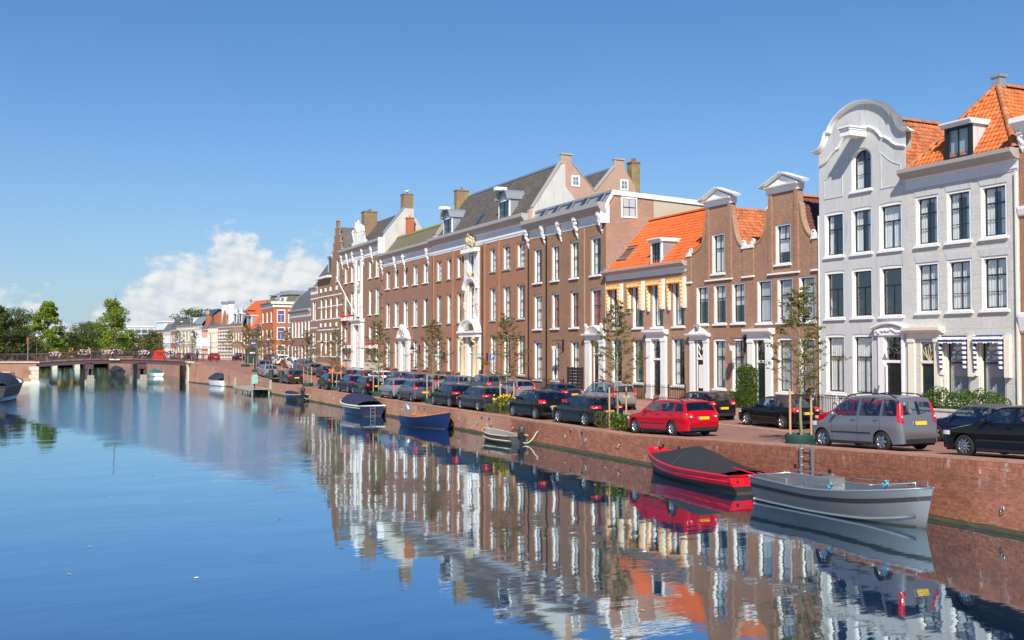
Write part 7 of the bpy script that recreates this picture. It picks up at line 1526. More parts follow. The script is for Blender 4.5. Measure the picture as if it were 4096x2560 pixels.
# white boat
rt, L_ = boat_root('white_sloop', 'white sloop with tall navy cover moored beyond the landing stage', (21.9, 130.2), (20.7, 134.8)); h = Hull(4.9, 2.2, (.72, .68, .95), .3, .85, 2.4, .1)
h.build(rt, 'boat_white', 'boat_white', 'rope_tan', 'boat_inside', .5, .05); h.cover(rt, 'tarp_navy', [(.03, .1), (.2, .85), (.55, .95), (.8, .5), (.95, .05)], .04, .95, .02, 2.4); mb = MB(); mb.tube([(-.15, .3, -.2), (-.12, .3, 1.25)], .04, 6); mb.build('fender_pole', 'wood_grey', rt)
# boats beyond the bridge and the cruiser on the left bank
rt, L_ = boat_root('dark_sloop', 'black covered sloop moored beyond the steel bridge', (14.0, 196), (13.0, 203)); h = Hull(6.5, 2.3, (.7, .7, .95), .3, .85, 2.6); h.build(rt, 'boat_black', 'boat_black', 'boat_black', 'boat_black'); h.cover(rt, 'tarp_black', [(.03, .1), (.2, .8), (.6, .9), (.9, .1)], .03, .92)
rt, L_ = boat_root('green_sloop', 'white boat with green cover moored beyond the steel bridge', (19.0, 180), (18.4, 185)); h = Hull(5, 2.1, (.6, .6, .85), .3, .85, 2.6); h.build(rt, 'boat_white', 'boat_white', 'boat_white', 'boat_inside'); h.cover(rt, 'tarp_green', [(.03, .1), (.2, .6), (.6, .7), (.9, .1)], .03, .92)
rt, L_ = boat_root('orange_boat', 'small varnished orange boat beside the green covered one', (19.4, 186.5), (18.9, 190.5)); h = Hull(4, 1.8, (.6, .55, .8), .25, .8, 2.4); h.build(rt, 'wood_varnish', 'wood_varnish', 'wood_varnish', 'wood_varnish')
rt, L_ = boat_root('motor_cruiser', 'dark motor cruiser with pale windscreen moored on the left bank', (-3.7, 99), (-2.2, 108)); rt.scale = (1.15, 1.1, 1.35); h = Hull(9, 3.0, (1.0, 1.05, 1.45), .4, .85, 2.6, .3)
h.build(rt, 'boat_black', 'boat_navy', 'boat_grey', 'boat_inside', .5, .06); h.deck(rt, .62, 1, 'boat_white'); mb = MB(); mb.grid([[(lerp(4.6, 5.6, abs(f) ** 2 * -.6 + .6), f * 1.2, 1.1) for f in (-1, -.6, 0, .6, 1)], [(lerp(4.2, 5.0, abs(f) ** 2 * -.6 + .6), f * 1.05, 1.85) for f in (-1, -.6, 0, .6, 1)]]); mb.build('windscreen', 'glass_dark', rt); mb = MB(); mb.tube([(lerp(4.2, 5.0, abs(f) ** 2 * -.6 + .6), f * 1.05, 1.88) for f in (-1, -.6, 0, .6, 1)], .035, 6); mb.build('screen_frame', 'galvanized', rt); h.cover(rt, 'tarp_navy', [(.0, .3), (.3, .8), (.5, .8)], .02, .5, 0, 2.4)
# landing stage
t = thing('landing_stage', 'grey plank landing stage on posts beside the quay', 'jetty', (21.3, 110.5, 0))
for i in range(24): mb = MB(); mb.box(-1.05, 1.1, -5 + i * .42, -4.62 + i * .42, .48, .54); mb.build('plank', 'wood_grey', t)
for y in (-4.8, -2, 1, 4.8):
    for x in (-.85, .9): mb = MB(); mb.lathe([(.1, -.6), (.1, .48), (0, .48)], 8, (x, y, 0)); mb.build('post', 'wood_fender', t)
mb = MB(); mb.box(-1.05, -.95, -5, 5.1, .32, .48); mb.box(1.0, 1.1, -5, 5.1, .32, .48); mb.build('beam', 'wood_grey', t)
for x, y in ((-.9, 5.0), (1.0, -4.9), (1.0, 5.0)): mb = MB(); mb.box(x - .12, x + .12, y - .12, y + .12, .5, 1.5); mb.build('bollard', 'wood_grey', t)
t = thing('notice_board', 'small green notice board standing on the landing stage', 'sign', (20.8, 106.2, .54)); mb = MB(); mb.box(-.3, .3, -.03, .03, .55, 1.5); mb.build('panel', 'copper_green', t); mb = MB(); mb.box(-.05, .05, .03, .09, 0, 1.45); mb.build('post', 'iron', t)
rope('dark rope from the tender bow ring to the quay', (22.36, 49.5, .6), (21.5, 47.4, .55), .12); rope('white chain from the quay ring to the tender outboard', (22.36, 43.93, .62), (21.6, 44.2, .2), .3, 'rope_white', r=.02); rope('dark rope from the navy sloop stern to the quay', (22.36, 66.2, .62), (21.9, 67.5, .75), .1); rope('pale rope from the small dark boat to its ring', (22.36, 88.6, .62), (21.9, 89.6, .5), .35, 'rope_white', r=.02); rope('dark rope hanging from the quay ring to the blue boat', (22.36, 54.15, .62), (22.0, 54.6, .1), .05); rope('black rope from the red sloop stern to the quay ring', (22.36, 25.95, .62), (21.6, 26.2, .55), .05)
# ------------------------------------------------------------------ trees and plants
def leafq(mb, p, s, r, flat=0.):
    u = Vector((r.gauss(0, 1), r.gauss(0, 1), r.gauss(0, 1) * (1 - flat))).normalized(); w = u.cross(Vector((r.gauss(0, 1), r.gauss(0, 1), r.gauss(0, 1)))).normalized()
    a, b = u * s, w * s * .55; mb.quad(p - a, p + b, p + a, p - b)
def young_tree(seed):
    r = random.Random(seed); tr, lf, br_ = MB(), MB(), MB(); H = 5.4 + r.uniform(-.2, .3)
    path = [Vector((0, 0, 0))]
    for i in range(1, 13): path.append(Vector((path[-1].x + r.uniform(-.03, .03), path[-1].y + r.uniform(-.03, .03), H * i / 12)))
    tr.tube(path, [lerp(.065, .008, (i / 12) ** .8) for i in range(13)], 7)
    for i in range(40):
        z = lerp(1.7, H * .97, (i / 39) ** .85); q = z / H * 12; k = min(int(q), 11); b0 = path[k].lerp(path[k + 1], q - k); az = i * 2.4 + r.uniform(-.5, .5)
        ln = interp([(1.6, 1.2), (2.3, 1.75), (3.3, 1.3), (4.4, .75), (5.7, .3)], z) * r.uniform(.7, 1.15); el = r.uniform(.25, .75) + .2 * (z / H)
        P = [b0]
        for k in range(1, 6):
            t = k / 5; P.append(b0 + Vector((cos(az) * cos(el), sin(az) * cos(el), sin(el))) * ln * t + Vector((r.uniform(-.04, .04), r.uniform(-.04, .04), .12 * t * t - .04)))
        br_.tube(P, [lerp(.016, .004, k / 5) for k in range(6)], 4, cap=False)
        for k in range(r.randint(3, 5)):
            t = r.uniform(.3, 1); a = P[min(int(t * 5), 4)]; az2 = az + r.uniform(-1.1, 1.1); l2 = ln * .4 * r.uniform(.5, 1); e = a + Vector((cos(az2) * .9, sin(az2) * .9, r.uniform(.0, .5))) * l2
            br_.tube([a, (a + e) / 2 + Vector((0, 0, .03)), e], [.007, .005, .003], 3, cap=False)
            for m in range(r.randint(11, 19)):
                t2 = r.uniform(.15, 1.1); leafq(lf, a.lerp(e, t2) + Vector((r.gauss(0, .05), r.gauss(0, .05), r.gauss(0, .03))), r.uniform(.035, .066), r, .4)
    return tr.mesh('trunk', 'bark_green', True), br_.mesh('branches', 'bark'), lf.mesh('crown', 'leaf_young')
YT = [young_tree(s) for s in (1, 2, 3)]
stk_me = cached('stake', lambda m: m.lathe([(.04, 0), (.04, 1.85), (.0, 1.87)], 8), 'stake', 'wood_stake', True, 50)
band_me = cached('band', lambda m: (m.box(-.42, .42, -.02, .02, 1.62, 1.69), m.tube([(.06 * cos(a), .06 * sin(a), 1.65) for a in [i * pi / 4 for i in range(8)]], .02, 5, closed=True)), 'tie_band', 'rubber')
bag_me = cached('bag', lambda m: (m.lathe([(.5, 0), (.53, .12), (.53, .30), (.49, .33), (.46, .24)], 20), m.lathe([(.46, .24), (.0, .22)], 20)), 'watering_ring', 'bag_green', True, 40)
tl = [(26.6, 'by the mauve minivan and the quay ladder'), (38.5, 'between the red estate and the anthracite hatchback'), (50.2, 'rising from the yellow flowers'), (61.7, 'next to the small lilac city car'), (73.3, 'beside the black older estate car'), (85.0, 'by the very dark green compact car'), (95.3, 'standing alone with no car beside it, behind the small dark boat'), (106.2, 'by the grey hatchback near the litter bins'), (117.1, 'beside the silver estate car near the benches'), (126.9, 'near the green container on the ramp'), (137.2, 'on top of the ramp near the bridge railing')]
for i, (y, lb) in enumerate(tl):
    x = 23.7 if y < 100 else 23.7 + (y - 100) * .05; t = thing('street_tree', 'young staked street tree ' + lb, 'tree', (x, y, street_z(y, x) + .005), i * 1.7); me = YT[i % 3]
    for nm, m_ in zip(('trunk', 'branches', 'crown'), me): inst(nm, m_, t)
    rz = -i * 1.7 + radians(-25 if i else -18); c = Vector((cos(rz), sin(rz), 0))
    for sg in (-1, 1): inst('stake', stk_me, t, tuple(c * sg * .38))
    inst('tie_band', band_me, t, (0, 0, 0), rz)
    if i not in (1, 2): inst('watering_ring', bag_me, t)
for i, (x, y, lb) in enumerate(((30.2, 152, 'beside the blue road sign at the junction'), (31, 163, 'by the bicycles at the corner house'), (29.5, 172, 'in front of the red corner house'), (26, 188, 'across from the striped house'), (24.5, 200, 'across from the cream house'), (22.6, 213, 'before the beige corner house'), (20.6, 226, 'before the pale pink house'))):
    t = thing('street_tree', 'thin young tree with a stake ' + lb, 'tree', (x, y, 2.6), i * 1.3)
    for nm, m_ in zip(('trunk', 'branches', 'crown'), YT[i % 3]): inst(nm, m_, t)
    inst('stake', stk_me, t, (.35, 0, 0))
def big_tree(seed, H, Rr, kind, n, lm, z0=.18, ls=.3):
    r = random.Random(seed); tr, lf = MB(), MB()
    tr.tube([(0, 0, 0), (r.uniform(-.2, .2), 0, H * .3), (r.uniform(-.3, .3), r.uniform(-.3, .3), H * .85)], [H * .022, H * .016, H * .004], 8)
    cl = []
    for i in range(n):
        t = (i + .5) / n; z = H * lerp(z0, .98, t)
        if kind == 'cone': rad = Rr * interp([(0, .6), (.15, .95), (.4, 1), (.7, .68), (1, .12)], t)
        elif kind == 'round': rad = Rr * sqrt(max(.04, 1 - (2 * t - 1) ** 2))
        else: rad = Rr * interp([(0, .75), (.4, 1), (.75, .9), (1, .35)], t)
        a = r.uniform(0, 2 * pi); q = rad * sqrt(r.uniform(.12, 1)); c = Vector((q * cos(a), q * sin(a), z + r.uniform(-.4, .4))); cl.append(c)
        tr.tube([(0, 0, max(z - q * .6, H * .12)), c * .6 + Vector((0, 0, z * .38)), c], [.09, .06, .02], 4, cap=False)
    for c in cl:
        cr_ = Rr * r.uniform(.2, .34)
        for k in range(90 if kind != 'willow' else 70):
            if kind == 'willow': p = c + Vector((r.gauss(0, cr_ * .6), r.gauss(0, cr_ * .6), -abs(r.gauss(0, H * .14)))); p.z = max(p.z, .6)
            else:
                d = Vector((r.gauss(0, 1), r.gauss(0, 1), r.gauss(0, 1))).normalized(); p = c + Vector((d.x, d.y, d.z * .55)) * cr_ * r.uniform(.55, 1.1)
            leafq(lf, p, ls * r.uniform(.6, 1.2), r, .2)
    return tr.mesh('trunk', 'bark', True), lf.mesh('crown', lm)
KIND = {'ginkgo': big_tree(1, 15, 3.9, 'cone', 80, 'leaf_big'), 'plane': big_tree(2, 17, 5.2, 'cone', 85, 'leaf_big'), 'dark': big_tree(3, 10, 4.6, 'dome', 60, 'leaf_dark'), 'dark2': big_tree(4, 9, 4.5, 'round', 60, 'leaf_olive'), 'willow': big_tree(5, 12, 6.0, 'willow', 80, 'leaf_willow', .5), 'airy': big_tree(6, 16, 8, 'round', 50, 'leaf_ivy', .4), 'fir': big_tree(7, 12, 3, 'cone', 50, 'leaf_dark')}
def px(x, y_d):                                            # world position on a bearing (degrees from +y towards +x) at a distance
    a = radians(x); return y_d * sin(a), y_d * cos(a)
for kd, brg, dist, sc_, nm, lb in (('ginkgo', .55, 205, .77, 'ginkgo_tree', 'bright green cone shaped tree behind the left end of the bridge'), ('plane', 3.7, 232, .79, 'plane_tree', 'tall dense green tree behind the bridge mast'), ('dark', -1.4, 190, .85, 'chestnut_tree', 'dark broad tree at the left bank behind the bridge lamp'), ('dark', 1.5, 240, .62, 'chestnut_tree', 'dark green tree low behind the bright cone shaped one'), ('dark2', -.55, 198, .62, 'lime_tree', 'olive brown bushy tree beside the bright cone shaped one'), ('fir', -1.75, 215, .95, 'fir_tree', 'dark pointed conifer on the left bank'), ('airy', -.9, 300, .85, 'ash_tree', 'pale airy tree far behind the left bank trees'), ('willow', 2.7, 262, .82, 'willow_tree', 'weeping willow hanging between the two tall green trees'), ('dark', 2.0, 275, .62, 'chestnut_tree', 'dark tree in the gap left of the willow'), ('dark2', 5.0, 250, .62, 'lime_tree', 'olive bushy tree right of the tall dense green one'), ('dark', 5.6, 265, .68, 'chestnut_tree', 'dark bushy tree before the white steel structure'), ('dark2', 6.2, 262, .7, 'lime_tree', 'olive tree with russet leaves next to the dark red end house'), ('airy', 8.0, 330, 1.0, 'ash_tree', 'airy grey green tree rising behind the box attic house'), ('dark2', 2.6, 330, .9, 'lime_tree', 'far olive tree behind the willow'), ('dark', 4.0, 330, .8, 'chestnut_tree', 'far dark tree behind the bridge mast'), ('dark', 7.6, 300, .75, 'chestnut_tree', 'far dark tree behind the end of the row'), ('fir', 16.2, 215, 1.75, 'poplar_tree', 'green treetop behind the slate mansard roof')):
    x, y = px(brg, dist); t = thing(nm, lb, 'tree', (x, y, 1.9 if dist < 330 else 1.3), brg * 3); t.scale = (sc_,) * 3
    for n_, m_ in zip(('trunk', 'crown'), KIND[kd]): inst(n_, m_, t)
wood = MB(); r = random.Random(8)
for i in range(2600):
    a = radians(r.uniform(-6, 14)); d = r.uniform(355, 420); h_ = r.uniform(1.5, 8.5) * (.7 + .3 * sin(a * 40)); leafq(wood, Vector((d * sin(a), d * cos(a), h_)), r.uniform(.8, 1.8), r)
o = stuff(wood.build('far_woodland', 'leaf_dark')); tag(o, 'dark strip of far woodland closing the canal', 'woodland')

def bush(mb, x0, x1, y0, y1, z0, z1, n, s, r, rnd=.5):
    for i in range(n):
        f = Vector((r.uniform(-1, 1), r.uniform(-1, 1), r.uniform(-1, 1))); m = max(abs(f.x), abs(f.y), abs(f.z)); f = f / m * r.uniform(.8, 1.03) if r.random() < .7 else f
        l = f.length; f = f.lerp(f / max(l, .01), rnd) if l > 1 else f; leafq(mb, Vector((lerp(x0, x1, f.x * .5 + .5), lerp(y0, y1, f.y * .5 + .5), lerp(z0, z1, f.z * .5 + .5))), s * r.uniform(.7, 1.2), r)
def plant(name, label, loc, boxes, lm, s=.05, flowers=None, cat='plant', stem=True):
    t = thing(name, label, cat, loc); r = random.Random(len(label)); mb = MB()
    for b in boxes: bush(mb, *b[:6], b[6], s, r, b[7] if len(b) > 7 else .5)
    stuff(mb.build('leaves', lm, t))
    if flowers:
        fm, n, bx_ = flowers; mb = MB()
        for i in range(n): p = Vector((r.uniform(bx_[0], bx_[1]), r.uniform(bx_[2], bx_[3]), r.uniform(bx_[4], bx_[5]))); leafq(mb, p, .07, r); leafq(mb, p, .07, r)
        stuff(mb.build('flowers', fm, t))
    mb = MB()
    for b in boxes: mb.tube([((b[0] + b[1]) / 2, (b[2] + b[3]) / 2, 0), ((b[0] + b[1]) / 2 + .05, (b[2] + b[3]) / 2, b[5] * .8)], .025, 5)
    mb.build('stem', 'bark', t)
plant('ivy_hedge', 'dense upright green ivy hedge between the two neck gable houses', (37.75, 46.95, 1.25), [(-.42, .5, -.64, .62, .0, 2.4, 4600, .25), (-.5, .4, -.5, .55, .3, 1.6, 900, .8), (-.4, .45, -.45, .6, 1.5, 2.62, 800, .9)], 'leaf_hedge', .055)
plant('low_shrub', 'low yellow green shrub at the foot of the ivy hedge', (37.75, 48.3, 1.25), [(-.35, .4, -.55, .2, .0, .8, 450, .9), (-.3, .4, -.1, .65, .0, 1.0, 500, .9)], 'leaf_hedge', .05)
plant('front_shrubs', 'row of green shrubs in front of the awning windows of the grey house', (37.5, 31.5, 1.35), [(-.5 + .1 * (i % 3), .35 + .1 * (i % 2), -2.35 + i * .46, -1.35 + i * .48, .45, 1.35 + .32 * ((i * 7) % 5) / 4, 420, 1.) for i in range(9)], 'leaf_hedge', .06)
t = thing('flower_bed', 'long white planter wall holding the shrubs of the grey house', 'planter', (37.5, 31.5, 1.3)); mb = MB(); mb.box(-.55, .5, -2.4, 2.5, 0, .62); mb.box(-.6, .55, -2.45, 2.55, .62, .7); mb.build('wall', 'stucco_white', t)
plant('climbing_rose', 'tall climbing rose with red blooms beside the white house', (38.1, 42.1, 1.3), [(-.35, .25, -.6, .5, .6, 2.2, 500), (-.35, .2, -.5, .35, 1.6, 3.4, 420), (-.4, .2, -.3, .3, 2.8, 4.2, 160)], 'leaf_young', .05, ('flower_red', 26, (-.4, .0, -.6, .5, .8, 3.6)))
plant('quay_shrub', 'round grey green shrub in front of the staked tree beside the red estate', (23.35, 38.75, 1.12), [(-.5, .55, -.3, .75, .02, .78, 1300)], 'leaf_olive', .035)
plant('pumpkin_plant', 'broad leaved bright green plant beside the red estate car', (23.4, 37.3, 1.13), [(-.45, .5, -.75, .75, .05, .68, 330)], 'leaf_hedge', .12, ('flower_yellow', 4, (-.4, .4, -.6, .6, .3, .5)))
plant('yellow_flowers', 'clump of yellow flowers around a staked tree on the quay', (23.45, 49.9, 1.13), [(-.5, .6, -.75, .75, .05, .95, 1200)], 'leaf_hedge', .045, ('flower_yellow', 60, (-.5, .6, -.75, .75, .5, 1.05)))
plant('lavender_clump', 'grey green lavender clump in front of the yellow flowers', (23.25, 51.2, 1.13), [(-.4, .4, -.55, .55, .02, .5, 900)], 'leaf_olive', .04)
t = thing('traffic_cone', 'small orange and white traffic cone behind the quay shrub', 'cone', (24.0, 38.9, street_z(38.9))); mb = MB(); mb.box(-.16, .16, -.16, .16, 0, .03); mb.lathe([(.12, .03), (.02, .55), (0, .55)], 12); mb.build('cone', 'orange_paint', t); mb = MB(); mb.lathe([(.094, .2), (.06, .36)], 12); mb.build('white_band', 'sign_white', t)

# ------------------------------------------------------------------ street furniture
def railing(label, pts, h, step=.14, name='iron_fence', z=1.25, spear=True):
    t = thing(name, label, 'fence', (pts[0][0], pts[0][1], z)); p0 = Vector((pts[0][0], pts[0][1], 0)); bar = cached(('bar', h, spear), lambda m: (m.box(-.009, .009, -.009, .009, 0, h), m.lathe([(.02, h), (0, h + .07)], 4) if spear else None), 'bar', 'iron')
    for a, b in zip(pts, pts[1:]):
        A_, B_ = Vector((*a, 0)) - p0, Vector((*b, 0)) - p0; L_ = (B_ - A_).length
        for zz in (.12, h - .1): mb = MB(); mb.tube([A_ + Vector((0, 0, zz)), B_ + Vector((0, 0, zz))], .015, 4); mb.build('rail', 'iron', t)
        for i in range(int(L_ / step) + 1): inst('bar', bar, t, tuple(A_ + (B_ - A_) * (i * step / L_)))
        mb = MB(); mb.box(B_.x - .025, B_.x + .025, B_.y - .025, B_.y + .025, 0, h + .12); mb.build('post', 'iron', t)
railing('black iron fence around the stoop of the awning house', [(38.6, 58.9), (37.3, 58.9), (37.3, 54.3), (38.6, 54.3)], 1.05)
railing('black iron fence in front of the left awning house window', [(38.6, 61.2), (37.4, 61.2), (37.4, 59.2)], 1.0)
railing('low iron fence with hooped tops before the white house windows', [(38.6, 41.6), (37.5, 41.6), (37.5, 38.1)], 1.0, .16)
railing('ornate iron railing before the dark brick town house', [(38.6, 77), (37.4, 77), (37.4, 68.8)], 1.05)
railing('black railing of the mansion stoop', [(38.5, 95.5), (37.3, 95.5), (37.3, 91.5)], 1.2, .3)
railing('black railing along the mansion right wing', [(37.4, 87.5), (37.4, 78)], .8, .4)
railing('dark stair railing at the five bay house', [(38.5, 115), (37.0, 115), (37.0, 110.5)], 1.4, .5, z=1.3)
railing('dark railing beside the steps of the ornate house', [(38.5, 134.5), (36.8, 134.5), (36.8, 130.2)], 1.5, .5, z=2.0)
t = thing('entrance_steps', 'grey stone steps leading up to the ornate house door', 'steps', (37.6, 128.1, 1.9))
for i in range(5): mb = MB(); mb.box(-1.4 + i * .32, 1.05, -2.2, 2.2, -.7 + i * .2, -.5 + i * .2); mb.build('step', 'stone_grey', t)
t = thing('slatted_panel', 'black slatted timber panel standing before the dark brick house', 'panel', (37.3, 66.8, 1.25))
for i in range(8): mb = MB(); mb.box(-.04, .04, -1.15, 1.15, .2 + i * .235, .4 + i * .235); mb.build('slat', 'black_plastic', t)
for y in (-1.15, -.4, .4, 1.15): mb = MB(); mb.box(-.05, .06, y - .05, y + .05, 0, 2.1); mb.build('post', 'black_plastic', t)
for x, y, z, zl, m_, lb in ((38.6, 71.2, 5.05, .8, 'copper_brown', 'large copper wall lantern on a bracket on the dark brick house'), (38.6, 48.2, 5.0, .9, 'copper_brown', 'large copper wall lantern between the shuttered windows'), (38.6, 86.3, 3.9, .8, 'copper_green', 'green roofed wall lantern by the mansion portal'), (38.6, 104.8, 4.7, .8, 'iron', 'iron wall lantern beside the five bay house door'), (38.6, 97.3, 3.95, .8, 'copper_green', 'green roofed wall lantern at the left wing of the mansion'), (38.6, 143.5, 5.6, .8, 'iron', 'iron wall lantern on the white banded house')):
    t = thing('wall_lantern', lb, 'lantern', (x, y, z)); mb = MB(); mb.box(-.02, .1, -.05, .05, -.5, .45); mb.tube([(0, 0, -.4), (-.5, 0, .1), (-zl - .1, 0, .38)], .022, 5); mb.tube([(0, 0, .35), (-zl - .1, 0, .38)], .02, 5); mb.build('bracket', 'iron', t)
    mb = MB(); mb.lathe([(.13, -.4), (.24, .05)], 6, (-zl, 0, 0)); mb.build('lantern_glass', 'lamp_clear', t); mb = MB(); mb.lathe([(.36, .05), (.2, .2), (.08, .28), (.05, .42), (0, .45)], 6, (-zl, 0, 0)); mb.build('lantern_roof', m_, t)
def road_sign(x, y, z, h, kind, label, w=.6):
    t = thing('road_sign', label, 'sign', (x, y, z)); mb = MB(); mb.lathe([(.03, 0), (.03, h + .05), (0, h + .05)], 8); mb.build('pole', 'galvanized', t)
    if kind == 'tri':
        mb = MB(); mb.prism([(-w * .6, h), (w * .6, h), (0, h - w)], -.06, -.035); p = mb.build('panel', 'sign_red', t); mb = MB(); mb.prism([(-w * .38, h - .1), (w * .38, h - .1), (0, h - w * .78)], -.066, -.06); mb.build('field', 'sign_white', p)
    else:
        mb = MB(); mb.box(-w / 2, w / 2, -.06, -.035, h - w, h); p = mb.build('panel', 'sign_blue', t); mb = MB()
        if kind == 'arrow': mb.box(-w * .32, w * .32, -.066, -.06, h - w * .6, h - w * .4); mb.prism([(w * .1, h - w * .25), (w * .38, h - w * .5), (w * .1, h - w * .75)], -.068, -.06); mb.prism([(-w * .1, h - w * .25), (-w * .38, h - w * .5), (-w * .1, h - w * .75)], -.068, -.06)
        elif kind == 'P': mb.box(-w * .2, -w * .06, -.066, -.06, h - w * .88, h - w * .12); mb.box(-w * .06, w * .18, -.066, -.06, h - w * .24, h - w * .12); mb.box(-w * .06, w * .18, -.066, -.06, h - w * .56, h - w * .44); mb.box(w * .1, w * .24, -.066, -.06, h - w * .5, h - w * .18)
        else: mb.box(-w * .35, w * .35, -.066, -.06, h - w * .7, h - w * .5); mb.box(-w * .35, w * .2, -.066, -.06, h - w * .35, h - w * .25)
        mb.build('symbol', 'sign_white', p)
road_sign(30.6, 157.5, 2.6, 3.6, 'arrow', 'square blue road sign with white arrows at the junction', 1.0)
road_sign(34.2, 165, 2.6, 3.3, 'text', 'small blue and white street sign near the corner house', .7); road_sign(35.8, 172, 2.6, 4.0, 'tri', 'red and white give way triangle by the corner house', 1.1)
road_sign(37.2, 82.0, 1.25, 3.0, 'P', 'blue parking sign in front of the mansion wing', .5)
road_sign(20.6, 168, 2.6, 3.6, 'text', 'small sign on a tall grey pole beyond the bridge', .5)
t = thing('guide_sign', 'pale grey direction board on a dark post beyond the bridge', 'sign', (25.0, 163, 2.6)); mb = MB(); mb.lathe([(.06, 0), (.06, 4.6), (0, 4.6)], 8); mb.build('pole', 'iron', t); mb = MB(); mb.box(-2.2, -.1, -.06, .0, 2.6, 3.9); mb.build('board', 'cornice_white', t)
t = thing('info_pole', 'grey pole with red sign plate at the left bank', 'sign', (-1.0, 152.5, 2.95)); mb = MB(); mb.lathe([(.06, 0), (.06, 3.4), (0, 3.4)], 8); mb.build('pole', 'galvanized', t); mb = MB(); mb.box(-.2, .05, -.05, 0, 2.9, 3.3); mb.build('plate', 'sign_red', t)
t = thing('waste_container', 'dark green box shaped waste container on the ramp', 'container', (27.6, 143.5, street_z(143.5))); mb = MB(); mb.prism([(-.75, 0), (.75, 0), (.75, 2.0), (.55, 2.3), (-.55, 2.3), (-.75, 2.0)], -.7, .7); mb.build('box', 'bin_green', t); mb = MB(); mb.box(-.35, .35, -.75, -.7, 1.5, 1.7); mb.build('label_plate', 'sign_white', t); mb = MB(); mb.box(-.9, .9, -.85, .85, -.02, .08); mb.build('base', 'stone_grey', t)
for y, x, lb in ((104.9, 23.3, 'black round litter bin next to the grey hatchback'), (110.4, 23.4, 'black round litter bin at the end of the benches')):
    t = thing('litter_bin', lb, 'bin', (x, y, 1.13)); mb = MB(); mb.lathe([(0, 0), (.26, 0), (.26, 1.15), (.29, 1.18), (.29, 1.3), (.0, 1.36)], 14); mb.build('body', 'bin_green', t, smooth=True, sharp=40); mb = MB(); mb.box(-.27, -.2, -.14, .14, .9, 1.08); mb.build('slot', 'under_body', t)
for y, lb in ((106.7, 'dark low bench beside the litter bin by the grey hatchback'), (108.7, 'dark low bench between the two litter bins, away from the grey hatchback')):
    t = thing('street_bench', lb, 'bench', (23.3, y, 1.13))
    for k in range(4): mb = MB(); mb.box(-.25 + k * .13, -.15 + k * .13, -.85, .85, .42, .47); mb.build('slat', 'wood_varnish' if k == 0 else 'black_plastic', t)
    for yy in (-.6, .6): mb = MB(); mb.box(-.22, .22, yy - .04, yy + .04, 0, .42); mb.build('leg', 'iron', t)

# bicycles
def bike_meshes(m):
    a, b, c, d = MB(), MB(), MB(), MB()
    for x in (-.54, .54):
        a.tube([(x + .33 * cos(t), 0, .34 + .33 * sin(t)) for t in [i * pi / 10 for i in range(20)]], .02, 5, closed=True)
        for k in range(9): an = k * pi / 9; b.tube([(x + .33 * cos(an), 0, .34 + .33 * sin(an)), (x - .33 * cos(an), 0, .34 - .33 * sin(an))], .003, 3)
    F = [((-.54, 0, .34), (-.1, 0, .32)), ((-.1, 0, .32), (-.22, 0, .88)), ((-.54, 0, .34), (-.2, 0, .8)), ((-.1, 0, .32), (.36, 0, .78)), ((-.19, 0, .74), (.34, 0, .88)), ((.54, 0, .34), (.33, 0, .98))]
    for p, q in F: c.tube([p, q], .017, 6)
    c.tube([(.33, 0, .98), (.3, 0, 1.06), (.24, -.24, 1.1), (.1, -.27, 1.08)], .013, 5); c.tube([(.3, 0, 1.06), (.24, .24, 1.1), (.1, .27, 1.08)], .013, 5); c.box(-.85, -.35, -.06, .06, .7, .72)
    d.blob((-.24, 0, .93), (.14, .08, .04), 8, 5); return [('tyre', a.mesh('tyre', 'rubber')), ('spokes', b.mesh('spokes', 'galvanized')), ('frame', c.mesh('frame', m)), ('saddle', d.mesh('saddle', 'black_plastic'))]
BM = {'iron': bike_meshes('iron'), 'white_paint': bike_meshes('white_paint'), 'boat_blue': bike_meshes('boat_blue')}
for x, y, z, rz, m_, lb in ((13.6, 151.0, 3.25, .1, 'iron', 'black bicycle leaning on the bridge railing below the flowers'), (37.2, 38.9, 1.28, 1.2, 'white_paint', 'white bicycle parked before the white house'), (37.0, 37.7, 1.3, 1.35, 'iron', 'black bicycle beside the white one at the white house'), (37.2, 33.4, 1.36, 1.5, 'iron', 'black bicycle standing by the planter of the grey house'), (35.5, 158, 2.6, .6, 'iron', 'black bicycle parked at the junction, at the outer end of the rack'), (35.0, 160, 2.6, .6, 'boat_blue', 'blue bicycle in the bicycle rack at the junction'), (34.6, 162, 2.6, .7, 'iron', 'black bicycle next to the blue one by the thin tree'), (33.2, 152, 2.6, .5, 'iron', 'dark bicycle standing behind the last parked car')):
    t = thing('bicycle', lb, 'bicycle', (x, y, z), rz)
    for nm, me in BM[m_]: inst(nm, me, t)
t = thing('motor_scooter', 'black motor scooter with red tail lamp before the white house', 'scooter', (36.6, 40.4, 1.26), -1.9)
mb = MB(); mb.blob((-.35, 0, .62), (.5, .2, .24), 12, 8); mb.blob((.45, 0, .6), (.16, .2, .42), 10, 8); mb.box(-.25, .5, -.16, .16, .26, .38); mb.build('body', 'black_paint', t, smooth=True, sharp=60); mb = MB(); mb.blob((-.3, 0, .86), (.42, .15, .08), 10, 6); mb.build('seat', 'tarp_black', t, smooth=True)
for x in (-.6, .62): mb = MB(); mb.tube([(x + .2 * cos(a), 0, .25 + .2 * sin(a)) for a in [i * pi / 8 for i in range(16)]], .055, 6, closed=True); mb.build('wheel', 'rubber', t, smooth=True)
mb = MB(); mb.tube([(.62, 0, .25), (.45, 0, 1.05)], .03, 6); mb.tube([(.42, -.32, 1.08), (.45, 0, 1.05), (.42, .32, 1.08)], .02, 6); mb.build('handlebar', 'iron', t); mb = MB(); mb.box(-.87, -.82, -.09, .09, .58, .68); mb.build('tail_light', 'lamp_red', t)
